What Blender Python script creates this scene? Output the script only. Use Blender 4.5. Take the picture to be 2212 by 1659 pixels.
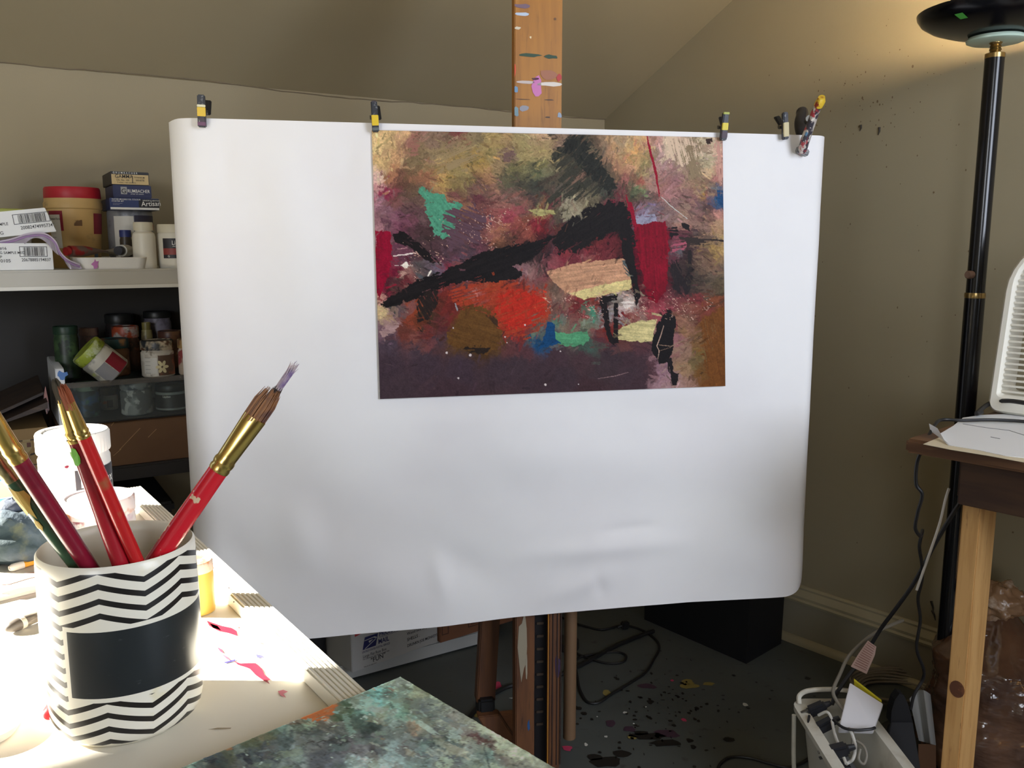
import bpy, bmesh, math, random
import numpy as np
from mathutils import Vector, Matrix, Quaternion
from mathutils import noise as mnoise

for o in list(bpy.data.objects):
    bpy.data.objects.remove(o)
scene = bpy.context.scene
COL = scene.collection
R = math.radians
random.seed(7)

# ------------------------------------------------------------------ camera
FPX, CX, CY, PITCH, CAMZ = 1880.0, 1106.0, 829.5, R(9.0), 1.04
cam_d = bpy.data.cameras.new('camera')
cam_d.sensor_width = 36.0
cam_d.lens = 36.0 * FPX / 2212.0
cam_d.clip_start = 0.02
cam = bpy.data.objects.new('camera', cam_d)
cam.location = (0, 0, CAMZ)
cam.rotation_euler = (R(90) - PITCH, 0, 0)
COL.objects.link(cam)
scene.camera = cam

# ------------------------------------------------------------------ colour management
scene.view_settings.view_transform = 'Standard'
scene.view_settings.look = 'None'
scene.view_settings.gamma = 1.0
scene.view_settings.use_curve_mapping = False
scene.view_settings.exposure = 0.0

# ------------------------------------------------------------------ room axes (the walls run at an angle to the camera)
TH = R(31.5)
U = Vector((math.cos(TH), math.sin(TH), 0))       # along the knee wall, to the right
N = Vector((math.sin(TH), -math.cos(TH), 0))      # off the knee wall, into the room
CORNER = Vector((0.282, 2.743, 0))                # knee wall meets the gable wall
KNEE_Z, CEIL_Z = 1.42, 2.45
V = Vector((0.658, -0.753, 0)).normalized()       # along the gable wall, towards the camera
WN = Vector((-0.753, -0.658, 0)).normalized()     # off the gable wall, into the room
VN = V.dot(N)
def rw(t, off=0.0, z=0.0):
    return CORNER + V * t + WN * off + Vector((0, 0, z))

def kw(a, d, z=0.0):
    return CORNER + U * a + N * d + Vector((0, 0, z))

def ray(px, py):
    x, y = (px - CX) / FPX, (CY - py) / FPX
    return Vector((x, math.cos(PITCH) + y * math.sin(PITCH), -math.sin(PITCH) + y * math.cos(PITCH)))
CAM = Vector((0, 0, CAMZ))
def on_z(px, py, z):
    r = ray(px, py); return CAM + r * ((z - CAMZ) / r.z)
def at_y(px, py, Y):
    r = ray(px, py); return CAM + r * (Y / r.y)
def on_k(px, py, d):
    """point where the sight line meets the vertical plane d in front of the knee wall -> (a, z)"""
    r = ray(px, py)
    t = (d - (CAM - CORNER).dot(N)) / r.dot(N)
    p = CAM + r * t
    return (p - CORNER).dot(U), p.z
def proj(P):
    P = np.asarray(P, float)
    y, z = P[..., 1], P[..., 2] - CAMZ
    dep = y * math.cos(PITCH) - z * math.sin(PITCH)
    up = y * math.sin(PITCH) + z * math.cos(PITCH)
    return CX + FPX * P[..., 0] / dep, CY - FPX * up / dep

# ------------------------------------------------------------------ daylight
world = bpy.data.worlds.new('world'); scene.world = world
world.use_nodes = True
bg = world.node_tree.nodes['Background']
bg.inputs[0].default_value = (0.55, 0.70, 1.0, 1)
bg.inputs[1].default_value = 2.0

SUN_EL = R(25)
SUN_DIR = Vector((math.cos(SUN_EL), -0.03, -math.sin(SUN_EL))).normalized()   # where the light travels
sl = bpy.data.lights.new('sun', 'SUN'); sl.energy = 50.0; sl.angle = R(0.55); sl.color = (1.0, 0.95, 0.86)
so = bpy.data.objects.new('sun', sl); COL.objects.link(so)
so.rotation_euler = SUN_DIR.to_track_quat('-Z', 'Y').to_euler()
so.location = (-4, 0.7, 3)

def area(name, loc, direction, sx, sy, power, color):
    l = bpy.data.lights.new(name, 'AREA'); l.shape = 'RECTANGLE'; l.size = sx; l.size_y = sy
    l.energy = power; l.color = color
    o = bpy.data.objects.new(name, l); COL.objects.link(o)
    o.location = loc; o.rotation_euler = Vector(direction).to_track_quat('-Z', 'Y').to_euler()
    return o
# daylight standing in the window just right of the camera, and in the one further behind it
WALL_A0, WALL_D1, JOG_A, JOG_D = -4.8, 4.4, -1.10, 3.0
WIN_R = (-0.92, -0.12, 0.80, 1.90)    # a0, a1, z0, z1 on the short wall to the right of the camera
WIN_B = (-4.6, -3.5, 1.05, 2.1)      # a0, a1, z0, z1 on the wall opposite the knee wall
area('window_daylight_near', kw((WIN_R[0]+WIN_R[1])/2, JOG_D+0.04, (WIN_R[2]+WIN_R[3])/2), -N, WIN_R[1]-WIN_R[0], WIN_R[3]-WIN_R[2], 29, (0.82, 0.88, 1.0))
area('window_daylight_back', kw((WIN_B[0]+WIN_B[1])/2, WALL_D1+0.04, (WIN_B[2]+WIN_B[3])/2), -N, WIN_B[1]-WIN_B[0], WIN_B[3]-WIN_B[2], 42, (0.92, 0.95, 1.0))

# ------------------------------------------------------------------ helpers
def lin(c):
    return tuple(((v/255)/12.92 if v/255 <= 0.04045 else ((v/255+0.055)/1.055)**2.4) for v in c)

def tag(o, label=None, cat=None, group=None, kind=None):
    if label: o['label'] = label
    if cat: o['category'] = cat
    if group: o['group'] = group
    if kind: o['kind'] = kind
    return o

def thing(name, label, cat, loc=(0, 0, 0), rotz=0.0, group=None):
    o = bpy.data.objects.new(name, None); COL.objects.link(o)
    o.empty_display_size = 0.02
    o.location = loc; o.rotation_euler = (0, 0, rotz)
    return tag(o, label, cat, group)

class NT:
    """small helper that chains shader nodes"""
    def __init__(s, mat):
        mat.use_nodes = True; s.t = mat.node_tree; s.n = s.t.nodes; s.l = s.t.links
        s.bsdf = s.n['Principled BSDF']; s.out = s.n['Material Output']
    def add(s, typ, **kw_):
        nd = s.n.new(typ)
        for k, v in kw_.items(): setattr(nd, k, v)
        return nd
    def put(s, sock, v):
        if isinstance(v, bpy.types.NodeSocket): s.l.new(v, sock)
        else: sock.default_value = v
    def m(s, op, a, b=0.0, c=0.0):
        nd = s.add('ShaderNodeMath', operation=op)
        s.put(nd.inputs[0], a); s.put(nd.inputs[1], b); s.put(nd.inputs[2], c)
        return nd.outputs[0]
    def mix(s, f, a, b):
        nd = s.add('ShaderNodeMix', data_type='RGBA')
        s.put(nd.inputs[0], f)
        s.put(nd.inputs[6], a if isinstance(a, bpy.types.NodeSocket) else (*a, 1))
        s.put(nd.inputs[7], b if isinstance(b, bpy.types.NodeSocket) else (*b, 1))
        return nd.outputs[2]
    def coords(s, scale=(1, 1, 1), rot=(0, 0, 0), off=(0, 0, 0)):
        tc = s.add('ShaderNodeTexCoord'); mp = s.add('ShaderNodeMapping')
        s.l.new(tc.outputs['Object'], mp.inputs[0])
        mp.inputs['Scale'].default_value = scale; mp.inputs['Rotation'].default_value = rot; mp.inputs['Location'].default_value = off
        return mp.outputs[0]
    def noise(s, vec, scale, detail=4, rough=0.55):
        nd = s.add('ShaderNodeTexNoise'); s.l.new(vec, nd.inputs['Vector'])
        nd.inputs['Scale'].default_value = scale; nd.inputs['Detail'].default_value = detail; nd.inputs['Roughness'].default_value = rough
        return nd.outputs['Fac']
    def ramp(s, f, lo, hi):
        nd = s.add('ShaderNodeMapRange'); s.put(nd.inputs[0], f)
        nd.inputs[1].default_value = lo; nd.inputs[2].default_value = hi
        return nd.outputs[0]

MATS = {}
def M(name, col, rough=0.55, metal=0.0, spots=(), stretch=(1, 1, 1), bump=0.0, bscale=60, coat=0.0, spec=None, off=None):
    """principled material; spots = [(colour, scale, lo, hi), ...] noise layers painted over the base"""
    if name in MATS: return MATS[name]
    mt = bpy.data.materials.new(name); t = NT(mt); b = t.bsdf
    b.inputs['Roughness'].default_value = rough; b.inputs['Metallic'].default_value = metal
    b.inputs['Coat Weight'].default_value = coat
    if spec is not None: b.inputs['Specular IOR Level'].default_value = spec
    c = lin(col); b.inputs['Base Color'].default_value = (*c, 1)
    mt.diffuse_color = (*c, 1)
    if spots or bump:
        rnd = random.Random(name)
        cur = c
        for i, (sc, scale, lo, hi) in enumerate(spots):
            v = t.coords(stretch, off=(rnd.random()*9, rnd.random()*9, rnd.random()*9))
            cur = t.mix(t.ramp(t.noise(v, scale), lo, hi), cur, lin(sc))
        if spots: t.put(b.inputs['Base Color'], cur)
        if bump:
            v = t.coords(stretch)
            bn = t.add('ShaderNodeBump'); bn.inputs['Strength'].default_value = bump; bn.inputs['Distance'].default_value = 0.002
            t.put(bn.inputs['Height'], t.noise(v, bscale)); t.l.new(bn.outputs[0], b.inputs['Normal'])
    MATS[name] = mt
    return mt

def clear_mat(name, tint=(235, 240, 240), amount=0.16, rough=0.08):
    """thin clear plastic: mostly see-through with a glossy sheen"""
    if name in MATS: return MATS[name]
    mt = bpy.data.materials.new(name); t = NT(mt)
    tr = t.add('ShaderNodeBsdfTransparent'); tr.inputs[0].default_value = (*lin(tint), 1)
    t.bsdf.inputs['Base Color'].default_value = (*lin(tint), 1); t.bsdf.inputs['Roughness'].default_value = rough
    mx = t.add('ShaderNodeMixShader'); mx.inputs[0].default_value = amount
    t.l.new(tr.outputs[0], mx.inputs[1]); t.l.new(t.bsdf.outputs[0], mx.inputs[2]); t.l.new(mx.outputs[0], t.out.inputs[0])
    MATS[name] = mt
    return mt

def attr_mat(name, rough=0.5, bump=0.0, spec=0.4):
    if name in MATS: return MATS[name]
    mt = bpy.data.materials.new(name); t = NT(mt)
    at = t.add('ShaderNodeAttribute', attribute_name='Col')
    t.l.new(at.outputs['Color'], t.bsdf.inputs['Base Color'])
    t.bsdf.inputs['Roughness'].default_value = rough; t.bsdf.inputs['Specular IOR Level'].default_value = spec
    if bump:
        bn = t.add('ShaderNodeBump'); bn.inputs['Strength'].default_value = bump; bn.inputs['Distance'].default_value = 0.001
        t.put(bn.inputs['Height'], t.noise(t.coords(), 300)); t.l.new(bn.outputs[0], t.bsdf.inputs['Normal'])
    MATS[name] = mt
    return mt

class MB:
    """collects shapes; build() links them as ONE mesh object"""
    def __init__(s): s.v = []; s.f = []; s.T = None
    def add(s, vs, fs, T=None):
        b = len(s.v)
        T = T if T is not None else s.T
        s.v += [tuple(T @ Vector(p)) if T is not None else tuple(p) for p in vs]
        s.f += [tuple(i + b for i in f) for f in fs]
        return s
    def box(s, c, d, T=None):
        x, y, z = c; a, b_, e = d[0]/2, d[1]/2, d[2]/2
        vs = [(x+i*a, y+j*b_, z+k*e) for i in (-1, 1) for j in (-1, 1) for k in (-1, 1)]
        return s.add(vs, [(0,1,3,2),(4,6,7,5),(0,4,5,1),(2,3,7,6),(0,2,6,4),(1,5,7,3)], T)
    def hexa(s, pts):                       # eight corners: bottom loop then top loop
        return s.add(pts, [(3,2,1,0),(4,5,6,7),(0,1,5,4),(1,2,6,5),(2,3,7,6),(3,0,4,7)])
    def lathe(s, prof, seg=40, T=None, a0=0.0, a1=None, cap=True):
        full = a1 is None; n = seg if full else seg + 1
        span = 2*math.pi if full else a1 - a0
        vs, fs = [], []
        for r_, z in prof:
            for i in range(n):
                a = a0 + span * i / seg
                vs.append((r_*math.sin(a), -r_*math.cos(a), z))
        for j in range(len(prof)-1):
            for i in range(seg):
                i2 = (i+1) % n
                fs.append((j*n+i, j*n+i2, (j+1)*n+i2, (j+1)*n+i))
        if full and cap:
            if prof[0][0] > 1e-6: fs.append(tuple(range(n-1, -1, -1)))
            if prof[-1][0] > 1e-6: fs.append(tuple((len(prof)-1)*n+i for i in range(n)))
        return s.add(vs, fs, T)
    def tube(s, pts, r, seg=8, flat=1.0):
        pts = [Vector(p) for p in pts]; n = len(pts)
        rs = r if isinstance(r, (list, tuple)) else [r]*n
        vs, fs = [], []; up = None
        for i, p in enumerate(pts):
            t = (pts[min(i+1, n-1)] - pts[max(i-1, 0)]).normalized()
            if up is None:
                up = t.orthogonal().normalized()
            up = (up - t*up.dot(t)).normalized(); sd = t.cross(up)
            for k in range(seg):
                a = 2*math.pi*k/seg
                vs.append(p + up*(math.cos(a)*rs[i]) + sd*(math.sin(a)*rs[i]*flat))
        for i in range(n-1):
            for k in range(seg):
                k2 = (k+1) % seg
                fs.append((i*seg+k, i*seg+k2, (i+1)*seg+k2, (i+1)*seg+k))
        fs.append(tuple(range(seg-1, -1, -1))); fs.append(tuple((n-1)*seg+k for k in range(seg)))
        return s.add(vs, fs)
    def prism(s, poly, h, T=None):          # polygon in xy, thickness h along z
        n = len(poly)
        vs = [(p[0], p[1], 0) for p in poly] + [(p[0], p[1], h) for p in poly]
        fs = [tuple(range(n-1, -1, -1)), tuple(range(n, 2*n))] + [(i, (i+1) % n, n+(i+1) % n, n+i) for i in range(n)]
        return s.add(vs, fs, T)
    def grid(s, fn, nu, nv):
        vs = [fn(i/nu, j/nv) for j in range(nv+1) for i in range(nu+1)]
        fs = [(j*(nu+1)+i, j*(nu+1)+i+1, (j+1)*(nu+1)+i+1, (j+1)*(nu+1)+i) for j in range(nv) for i in range(nu)]
        return s.add(vs, fs)
    def build(s, name, mat, parent=None, smooth=35, bevel=0.0, kind=None, label=None, bseg=2):
        me = bpy.data.meshes.new(name)
        me.from_pydata(s.v, [], s.f)
        bm = bmesh.new(); bm.from_mesh(me)
        bmesh.ops.recalc_face_normals(bm, faces=bm.faces)
        if bevel:
            bmesh.ops.bevel(bm, geom=[e for e in bm.edges if len(e.link_faces) == 2 and e.calc_face_angle(0) > 0.6], offset=bevel, segments=bseg, affect='EDGES', clamp_overlap=True)
        bm.to_mesh(me); bm.free()
        me.materials.append(mat)
        if smooth:
            me.shade_smooth(); me.set_sharp_from_angle(angle=R(smooth))
        o = bpy.data.objects.new(name, me); COL.objects.link(o)
        if parent is not None: o.parent = parent
        if kind: o['kind'] = kind
        if label: o['label'] = label
        return o

def crv(pts, n=8):
    """Catmull-Rom through the points"""
    P = [Vector(p) for p in pts]; P = [2*P[0]-P[1]] + P + [2*P[-1]-P[-2]]
    out = []
    for i in range(1, len(P)-2):
        p0, p1, p2, p3 = P[i-1:i+3]
        for k in range(n):
            t = k/n
            out.append(0.5*((2*p1) + (p2-p0)*t + (2*p0-5*p1+4*p2-p3)*t*t + (3*p1-p0-3*p2+p3)*t**3))
    out.append(P[-2])
    return out

_txt = {}
def text_geo(s, size, align='LEFT', bold=0.0):
    key = (s, size, align, bold)
    if key not in _txt:
        cu = bpy.data.curves.new('lettering', 'FONT'); cu.body = s; cu.size = size; cu.align_x = align
        cu.fill_mode = 'FRONT'; cu.resolution_u = 3; cu.offset = bold
        ob = bpy.data.objects.new('lettering', cu); COL.objects.link(ob)
        me = bpy.data.meshes.new_from_object(ob.evaluated_get(bpy.context.evaluated_depsgraph_get()))
        _txt[key] = ([tuple(v.co) for v in me.vertices], [tuple(p.vertices) for p in me.polygons])
        bpy.data.objects.remove(ob); bpy.data.curves.remove(cu); bpy.data.meshes.remove(me)
    return _txt[key]

def lettering(items, mat, parent, fn, name='lettering'):
    """items = [(string, size, x, y, align, rot[, xscale])]; fn maps flat (x, y) to 3-D"""
    b = MB()
    for it in items:
        s, size, x, y, al, ro = it[:6]; xs = it[6] if len(it) > 6 else 1.0
        vs, fs = text_geo(s, size, al, 0.004*size if len(it) < 8 else it[7]*size)
        c, sn = math.cos(ro), math.sin(ro)
        b.add([fn(x + (p[0]*c*xs - p[1]*sn), y + (p[0]*sn*xs + p[1]*c)) for p in vs], fs)
    return b.build(name, mat, parent, smooth=0)

def bars(mat, parent, fn, x0, y0, w, h, seed=1, name='barcode', frame=True):
    rn = random.Random(seed); b = MB(); x = x0 + w*0.14
    def q(xa, ya, xb, yb): b.add([fn(xa, ya), fn(xb, ya), fn(xb, yb), fn(xa, yb)], [(0, 1, 2, 3)])
    while x < x0 + w*0.88:
        bw = w*rn.choice((0.008, 0.012, 0.02)); q(x, y0+h*0.08, x+bw, y0+h*0.92); x += bw + w*rn.choice((0.01, 0.014, 0.022))
    if frame:
        t = h*0.05
        q(x0, y0, x0+w, y0+t); q(x0, y0+h-t, x0+w, y0+h); q(x0, y0, x0+t, y0+h); q(x0+w-t, y0, x0+w, y0+h)
    return b.build(name, mat, parent, smooth=0)

def quadpatch(mat, parent, fn, x0, y0, x1, y1, name, nx=8, thick=0.0):
    b = MB(); b.grid(lambda u, v: fn(x0+(x1-x0)*u, y0+(y1-y0)*v), nx, 1)
    return b.build(name, mat, parent, smooth=30)

def blob(rn, cx, cy, rx, ry, n=14, jag=0.35, rot=0.0):
    out = []
    for i in range(n):
        a = 2*math.pi*i/n; k = 1 + rn.uniform(-jag, jag)
        x, y = rx*k*math.cos(a), ry*k*math.sin(a)
        out.append((cx + x*math.cos(rot) - y*math.sin(rot), cy + x*math.sin(rot) + y*math.cos(rot)))
    return out

INK = M('black_ink', (28, 27, 30), 0.6)
WHITE_INK = M('white_ink', (235, 235, 230), 0.5)

# ------------------------------------------------------------------ painted fields (colours computed here, stored per vertex)
def _hash(i, j, seed):
    h = (i.astype(np.int64)*374761393 + j.astype(np.int64)*668265263 + seed*982451653) & 0x7fffffff
    h = ((h ^ (h >> 13))*1274126177) & 0x7fffffff
    return ((h ^ (h >> 16)) & 0xffff)/65535.0
def vnoise(x, y, seed=0):
    i, j = np.floor(x), np.floor(y); u, v = x-i, y-j
    u = u*u*(3-2*u); v = v*v*(3-2*v)
    return (_hash(i, j, seed)*(1-u)+_hash(i+1, j, seed)*u)*(1-v) + (_hash(i, j+1, seed)*(1-u)+_hash(i+1, j+1, seed)*u)*v
def fbm(x, y, seed=0, oct_=4):
    s = 0; a = 1.0; t = 0
    for k in range(oct_):
        s = s + a*vnoise(x*2**k, y*2**k, seed+k*17); t += a; a *= 0.55
    return s/t - 0.5
def field(PX, PY, anchors, seed=1, warp=(26, 9), power=5.0):
    A = np.array([(a[0], a[1]) for a in anchors], np.float32); C = np.array([lin(a[2]) for a in anchors], np.float32)
    wx = PX + warp[0]*fbm(PX/34, PY/34, seed) + warp[1]*2*fbm(PX/7, PY/7, seed+5)
    wy = PY + warp[0]*fbm(PX/34, PY/34, seed+9) + warp[1]*2*fbm(PX/7, PY/7, seed+14)
    out = np.zeros(PX.shape + (3,), np.float32)
    for r in range(PX.shape[0]):
        dx = wx[r][:, None].astype(np.float32) - A[:, 0][None]; dy = wy[r][:, None].astype(np.float32) - A[:, 1][None]
        w = (dx*dx + dy*dy + 20.0) ** (-power/2)
        out[r] = (w @ C) / w.sum(1, keepdims=True)
    return out
def inpoly(x, y, poly):
    ins = np.zeros(x.shape, bool); n = len(poly)
    for i in range(n):
        (x0, y0), (x1, y1) = poly[i], poly[(i+1) % n]
        if y0 == y1: continue
        ins ^= ((y0 > y) != (y1 > y)) & (x < (x1-x0)*(y-y0)/(y1-y0) + x0)
    return ins
def stroke(img, PX, PY, poly, col, jag=5, seed=3, dry=0.0, ang=0.0, var=0.12):
    x = PX + jag*2*fbm(PX/9, PY/9, seed, 3); y = PY + jag*2*fbm(PX/9, PY/9, seed+4, 3)
    msk = inpoly(x, y, poly)
    c, s = math.cos(ang), math.sin(ang)
    al, ac = PX*c + PY*s, -PX*s + PY*c
    st = fbm(al/40, ac/3.0, seed+8, 3) + 0.5
    if dry: msk &= st > dry
    k = (1 + var*4*(st-0.5))[..., None]
    img[msk] = (np.array(lin(col))[None, None]*np.clip(k, 0.2, 3) + 0*img)[msk]
def line(img, PX, PY, pts, w, col, seed=5, jag=2, dry=0.0):
    poly = []
    L = []; Rr = []
    for i, p in enumerate(pts):
        a, b = pts[max(i-1, 0)], pts[min(i+1, len(pts)-1)]
        d = math.hypot(b[0]-a[0], b[1]-a[1]); nx, ny = -(b[1]-a[1])/d, (b[0]-a[0])/d
        ww = w/2 if 0 < i < len(pts)-1 else w/4
        L.append((p[0]+nx*ww, p[1]+ny*ww)); Rr.append((p[0]-nx*ww, p[1]-ny*ww))
    stroke(img, PX, PY, L + Rr[::-1], col, jag, seed, dry, math.atan2(pts[-1][1]-pts[0][1], pts[-1][0]-pts[0][0]))

def scumble(img, PX, PY, n, seed, lens=(12, 38), wid=(2.5, 8), jit=0.3, drag=10, zone=None, alpha=0.85, dark=0.0, ang=None):
    """many short dry strokes that pick up the colour next to them"""
    rn = np.random.RandomState(seed); H, W = PX.shape
    hstep = abs(PX[0, -1]-PX[0, 0])/(W-1); vstep = abs(PY[-1, 0]-PY[0, 0])/(H-1)
    for k in range(n):
        r, c = rn.randint(0, H), rn.randint(0, W)
        if zone is not None and rn.rand() > zone(PX[r, c], PY[r, c]): continue
        an = 0.9*math.sin(PX[r, c]/90.0 + PY[r, c]/140.0) - 0.5 + rn.normal(0, 0.55)
        if ang is not None: an = ang + rn.normal(0, 0.35)
        L, w = rn.uniform(*lens)/2, rn.uniform(*wid)/2
        dc, dr = int((L+3)/hstep)+1, int((L+3)/vstep)+1
        r0, r1, c0, c1 = max(0, r-dr), min(H, r+dr+1), max(0, c-dc), min(W, c+dc+1)
        x = PX[r0:r1, c0:c1]-PX[r, c]; y = PY[r0:r1, c0:c1]-PY[r, c]
        al = x*math.cos(an)+y*math.sin(an); ac = -x*math.sin(an)+y*math.cos(an)
        ed = fbm(al/6+k*3.1, ac/2.0+k, seed, 2)
        m = (np.abs(al) < L*(1+ed)) & (np.abs(ac) < w*(1+0.8*ed)) & (fbm(al/22+k, ac/1.6+k*1.7, seed+3, 2) > -0.16 - 0.2*rn.rand())
        rr = min(H-1, max(0, int(r+rn.normal(0, drag)/vstep))); cc = min(W-1, max(0, int(c+rn.normal(0, drag)/hstep)))
        col = img[rr, cc]*(1+rn.uniform(-jit-dark, jit))*(1+rn.normal(0, 0.05, 3))
        sub = img[r0:r1, c0:c1]; a_ = alpha*rn.uniform(0.6, 1.0)
        sub[m] = sub[m]*(1-a_) + col*a_
    return img

def colour_sheet(name, mat, parent, P00, P10, P11, P01, nu, nv, painter, thick, relief=None):
    """a sheet between four corners (TL, TR, BR, BL) with per-vertex colours and a real thickness"""
    u, v = np.meshgrid(np.linspace(0, 1, nu+1), np.linspace(0, 1, nv+1))
    c = [np.array(p)[None, None] for p in (P00, P10, P11, P01)]
    P = (c[0]*(1-u)[..., None] + c[1]*u[..., None])*(1-v)[..., None] + (c[3]*(1-u)[..., None] + c[2]*u[..., None])*v[..., None]
    nrm = np.cross(np.array(P01)-np.array(P00), np.array(P10)-np.array(P00)); nrm = nrm/np.linalg.norm(nrm)
    PX, PY = proj(P)
    img = painter(PX, PY)
    if relief is not None: P = P + nrm[None, None]*relief(PX, PY)[..., None]
    V = P.reshape(-1, 3); n1 = nu+1
    idx = np.arange(n1*(nv+1)).reshape(nv+1, n1)
    F = np.stack([idx[:-1, :-1], idx[1:, :-1], idx[1:, 1:], idx[:-1, 1:]], -1).reshape(-1, 4)
    ring = np.concatenate([idx[0, :], idx[1:, -1], idx[-1, -2::-1], idx[-2:0:-1, 0]])
    base = len(V); V2 = V[ring] - nrm[None]*thick; nr = len(ring)
    rr = np.arange(nr); F2 = np.stack([ring, base+rr, base+(rr+1) % nr, ring[(rr+1) % nr]], -1)
    V = np.concatenate([V, V2]); F = np.concatenate([F, F2])
    corners = [base+int(np.where(ring == k)[0][0]) for k in (idx[0, 0], idx[0, -1], idx[-1, -1], idx[-1, 0])]
    F = np.concatenate([F, np.array([corners])])
    me = bpy.data.meshes.new(name)
    me.vertices.add(len(V)); me.vertices.foreach_set('co', V.astype(np.float32).ravel())
    me.loops.add(F.size); me.loops.foreach_set('vertex_index', F.astype(np.int32).ravel())
    me.polygons.add(len(F)); me.polygons.foreach_set('loop_start', np.arange(0, F.size, 4, dtype=np.int32))
    me.update(calc_edges=True)
    at = me.color_attributes.new('Col', 'FLOAT_COLOR', 'POINT')
    Cc = np.ones((len(V), 4), np.float32); Cc[:base, :3] = img.reshape(-1, 3); Cc[base:, :3] = img.reshape(-1, 3)[ring]
    at.data.foreach_set('color', Cc.ravel())
    me.materials.append(mat)
    o = bpy.data.objects.new(name, me); COL.objects.link(o)
    if parent is not None: o.parent = parent
    return o

# ================================================================== THE ROOM
def struct(name, bm, mat, parent=None, **k):
    o = bm.build(name, mat, parent, **k)
    if parent is None: o['kind'] = 'structure'
    return o

def wall_mat(name, col):
    mt = bpy.data.materials.new(name); t = NT(mt)
    v = t.coords()
    c = t.mix(t.ramp(t.noise(v, 2.2, 3), 0.3, 0.7), lin(col), lin(tuple(int(x*0.96) for x in col)))
    t.put(t.bsdf.inputs['Base Color'], c); t.bsdf.inputs['Roughness'].default_value = 0.75
    bn = t.add('ShaderNodeBump'); bn.inputs['Strength'].default_value = 0.12; bn.inputs['Distance'].default_value = 0.001
    t.put(bn.inputs['Height'], t.noise(v, 420, 2)); t.l.new(bn.outputs[0], t.bsdf.inputs['Normal'])
    return mt
WALL = wall_mat('beige_wall_paint', (160, 148, 120))
TP = math.tan(R(30))
TRIM = M('cream_trim_paint', (206, 196, 166), 0.45)
TFLAT = (CEIL_Z - KNEE_Z) / TP              # d at which the slope meets the flat ceiling

# floor: dark grey painted boards, scuffed
fm = bpy.data.materials.new('grey_floor_paint'); t = NT(fm); v = t.coords()
c = t.mix(t.ramp(t.noise(v, 3.0, 5), 0.35, 0.7), lin((84, 88, 86)), lin((70, 74, 72)))
c = t.mix(t.ramp(t.noise(v, 30.0, 5), 0.62, 0.75), c, lin((60, 60, 58)))
t.put(t.bsdf.inputs['Base Color'], c); t.bsdf.inputs['Roughness'].default_value = 0.55
b = MB()
fp = [kw(WALL_A0-0.1, -0.1), kw(0.15, -0.1), rw(WALL_D1/VN+0.1, -0.15), kw(WALL_A0-0.1, WALL_D1+0.1)]
b.hexa([p + Vector((0, 0, -0.05)) for p in fp] + fp)
floor = struct('floor', b, fm, smooth=0)

# knee wall
b = MB(); b.hexa([kw(WALL_A0-0.1, 0), kw(0.1, 0), kw(0.1, -0.1), kw(WALL_A0-0.1, -0.1)] + [kw(WALL_A0-0.1, 0, KNEE_Z), kw(0.1, 0, KNEE_Z), kw(0.1, -0.1, KNEE_Z+0.06), kw(WALL_A0-0.1, -0.1, KNEE_Z+0.06)])
knee = struct('wall_back', b, WALL, smooth=0)
# ragged dark seam where the knee wall meets the slope
b = MB(); rn = random.Random(3); pts = []
for i in range(90):
    a = -2.6 + 2.6*i/89
    w = 0.004*math.sin(a*3.1+0.6) + 0.003*math.sin(a*9.0) + rn.uniform(-0.0012, 0.0012)
    dd = max(w, 0)*1.732 + 0.0006
    pts.append(kw(a, dd, KNEE_Z + (w if w < 0 else dd*TP - 0.0006)))
b.tube(pts, [0.0006 + 0.0012*abs(math.sin(i*0.9))*rn.random() + 0.0005 for i in range(90)], 6)
b.build('plaster_seam', M('plaster_crack', (120, 108, 88), 0.9), knee)

# sloped ceiling with the roof window cut out of it
SK = (-4.5, -2.75, 0.05, 0.552)
def sl(a, d, off=0.0): return kw(a, d, KNEE_Z + d*TP + off)
def slope_slab(b, a0, a1, d0, d1):
    q = [(a0, d0), (a1, d0), (a1, d1), (a0, d1)]
    b.hexa([sl(*p) for p in q] + [sl(*p, 0.09) for p in q])
b = MB()
slope_slab(b, WALL_A0-0.1, SK[0], -0.05, TFLAT); slope_slab(b, SK[1], 0.45, -0.05, TFLAT)
slope_slab(b, SK[0], SK[1], -0.05, SK[2]); slope_slab(b, SK[0], SK[1], SK[3], TFLAT)
ceil = struct('ceiling', b, WALL, smooth=0)
b = MB(); q = [kw(WALL_A0-0.1, TFLAT), kw(0.9, TFLAT), kw(1.6, WALL_D1+0.1), kw(WALL_A0-0.1, WALL_D1+0.1)]
b.hexa([p + Vector((0, 0, CEIL_Z)) for p in q] + [p + Vector((0, 0, CEIL_Z+0.08)) for p in q])
b.build('flat_ceiling', WALL, ceil, smooth=0)
# roof window frame
win1 = bpy.data.objects.new('window_1', None); COL.objects.link(win1); win1['kind'] = 'structure'
win1.location = sl((SK[0]+SK[1])/2, SK[2])
Wi = Matrix.Translation(-win1.location)
b = MB(); b.T = Wi
for (a0, a1, d0, d1) in ((SK[0], SK[0]+0.05, SK[2], SK[3]), (SK[1]-0.05, SK[1], SK[2], SK[3]), (SK[0], SK[1], SK[2], SK[2]+0.05), (SK[0], SK[1], SK[3]-0.05, SK[3])):
    q = [(a0, d0), (a1, d0), (a1, d1), (a0, d1)]
    b.add([sl(*p, 0.02) for p in q] + [sl(*p, 0.07) for p in q], [(3,2,1,0),(4,5,6,7),(0,1,5,4),(1,2,6,5),(2,3,7,6),(3,0,4,7)])
b.build('window_frame', TRIM, win1, smooth=0)

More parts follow.
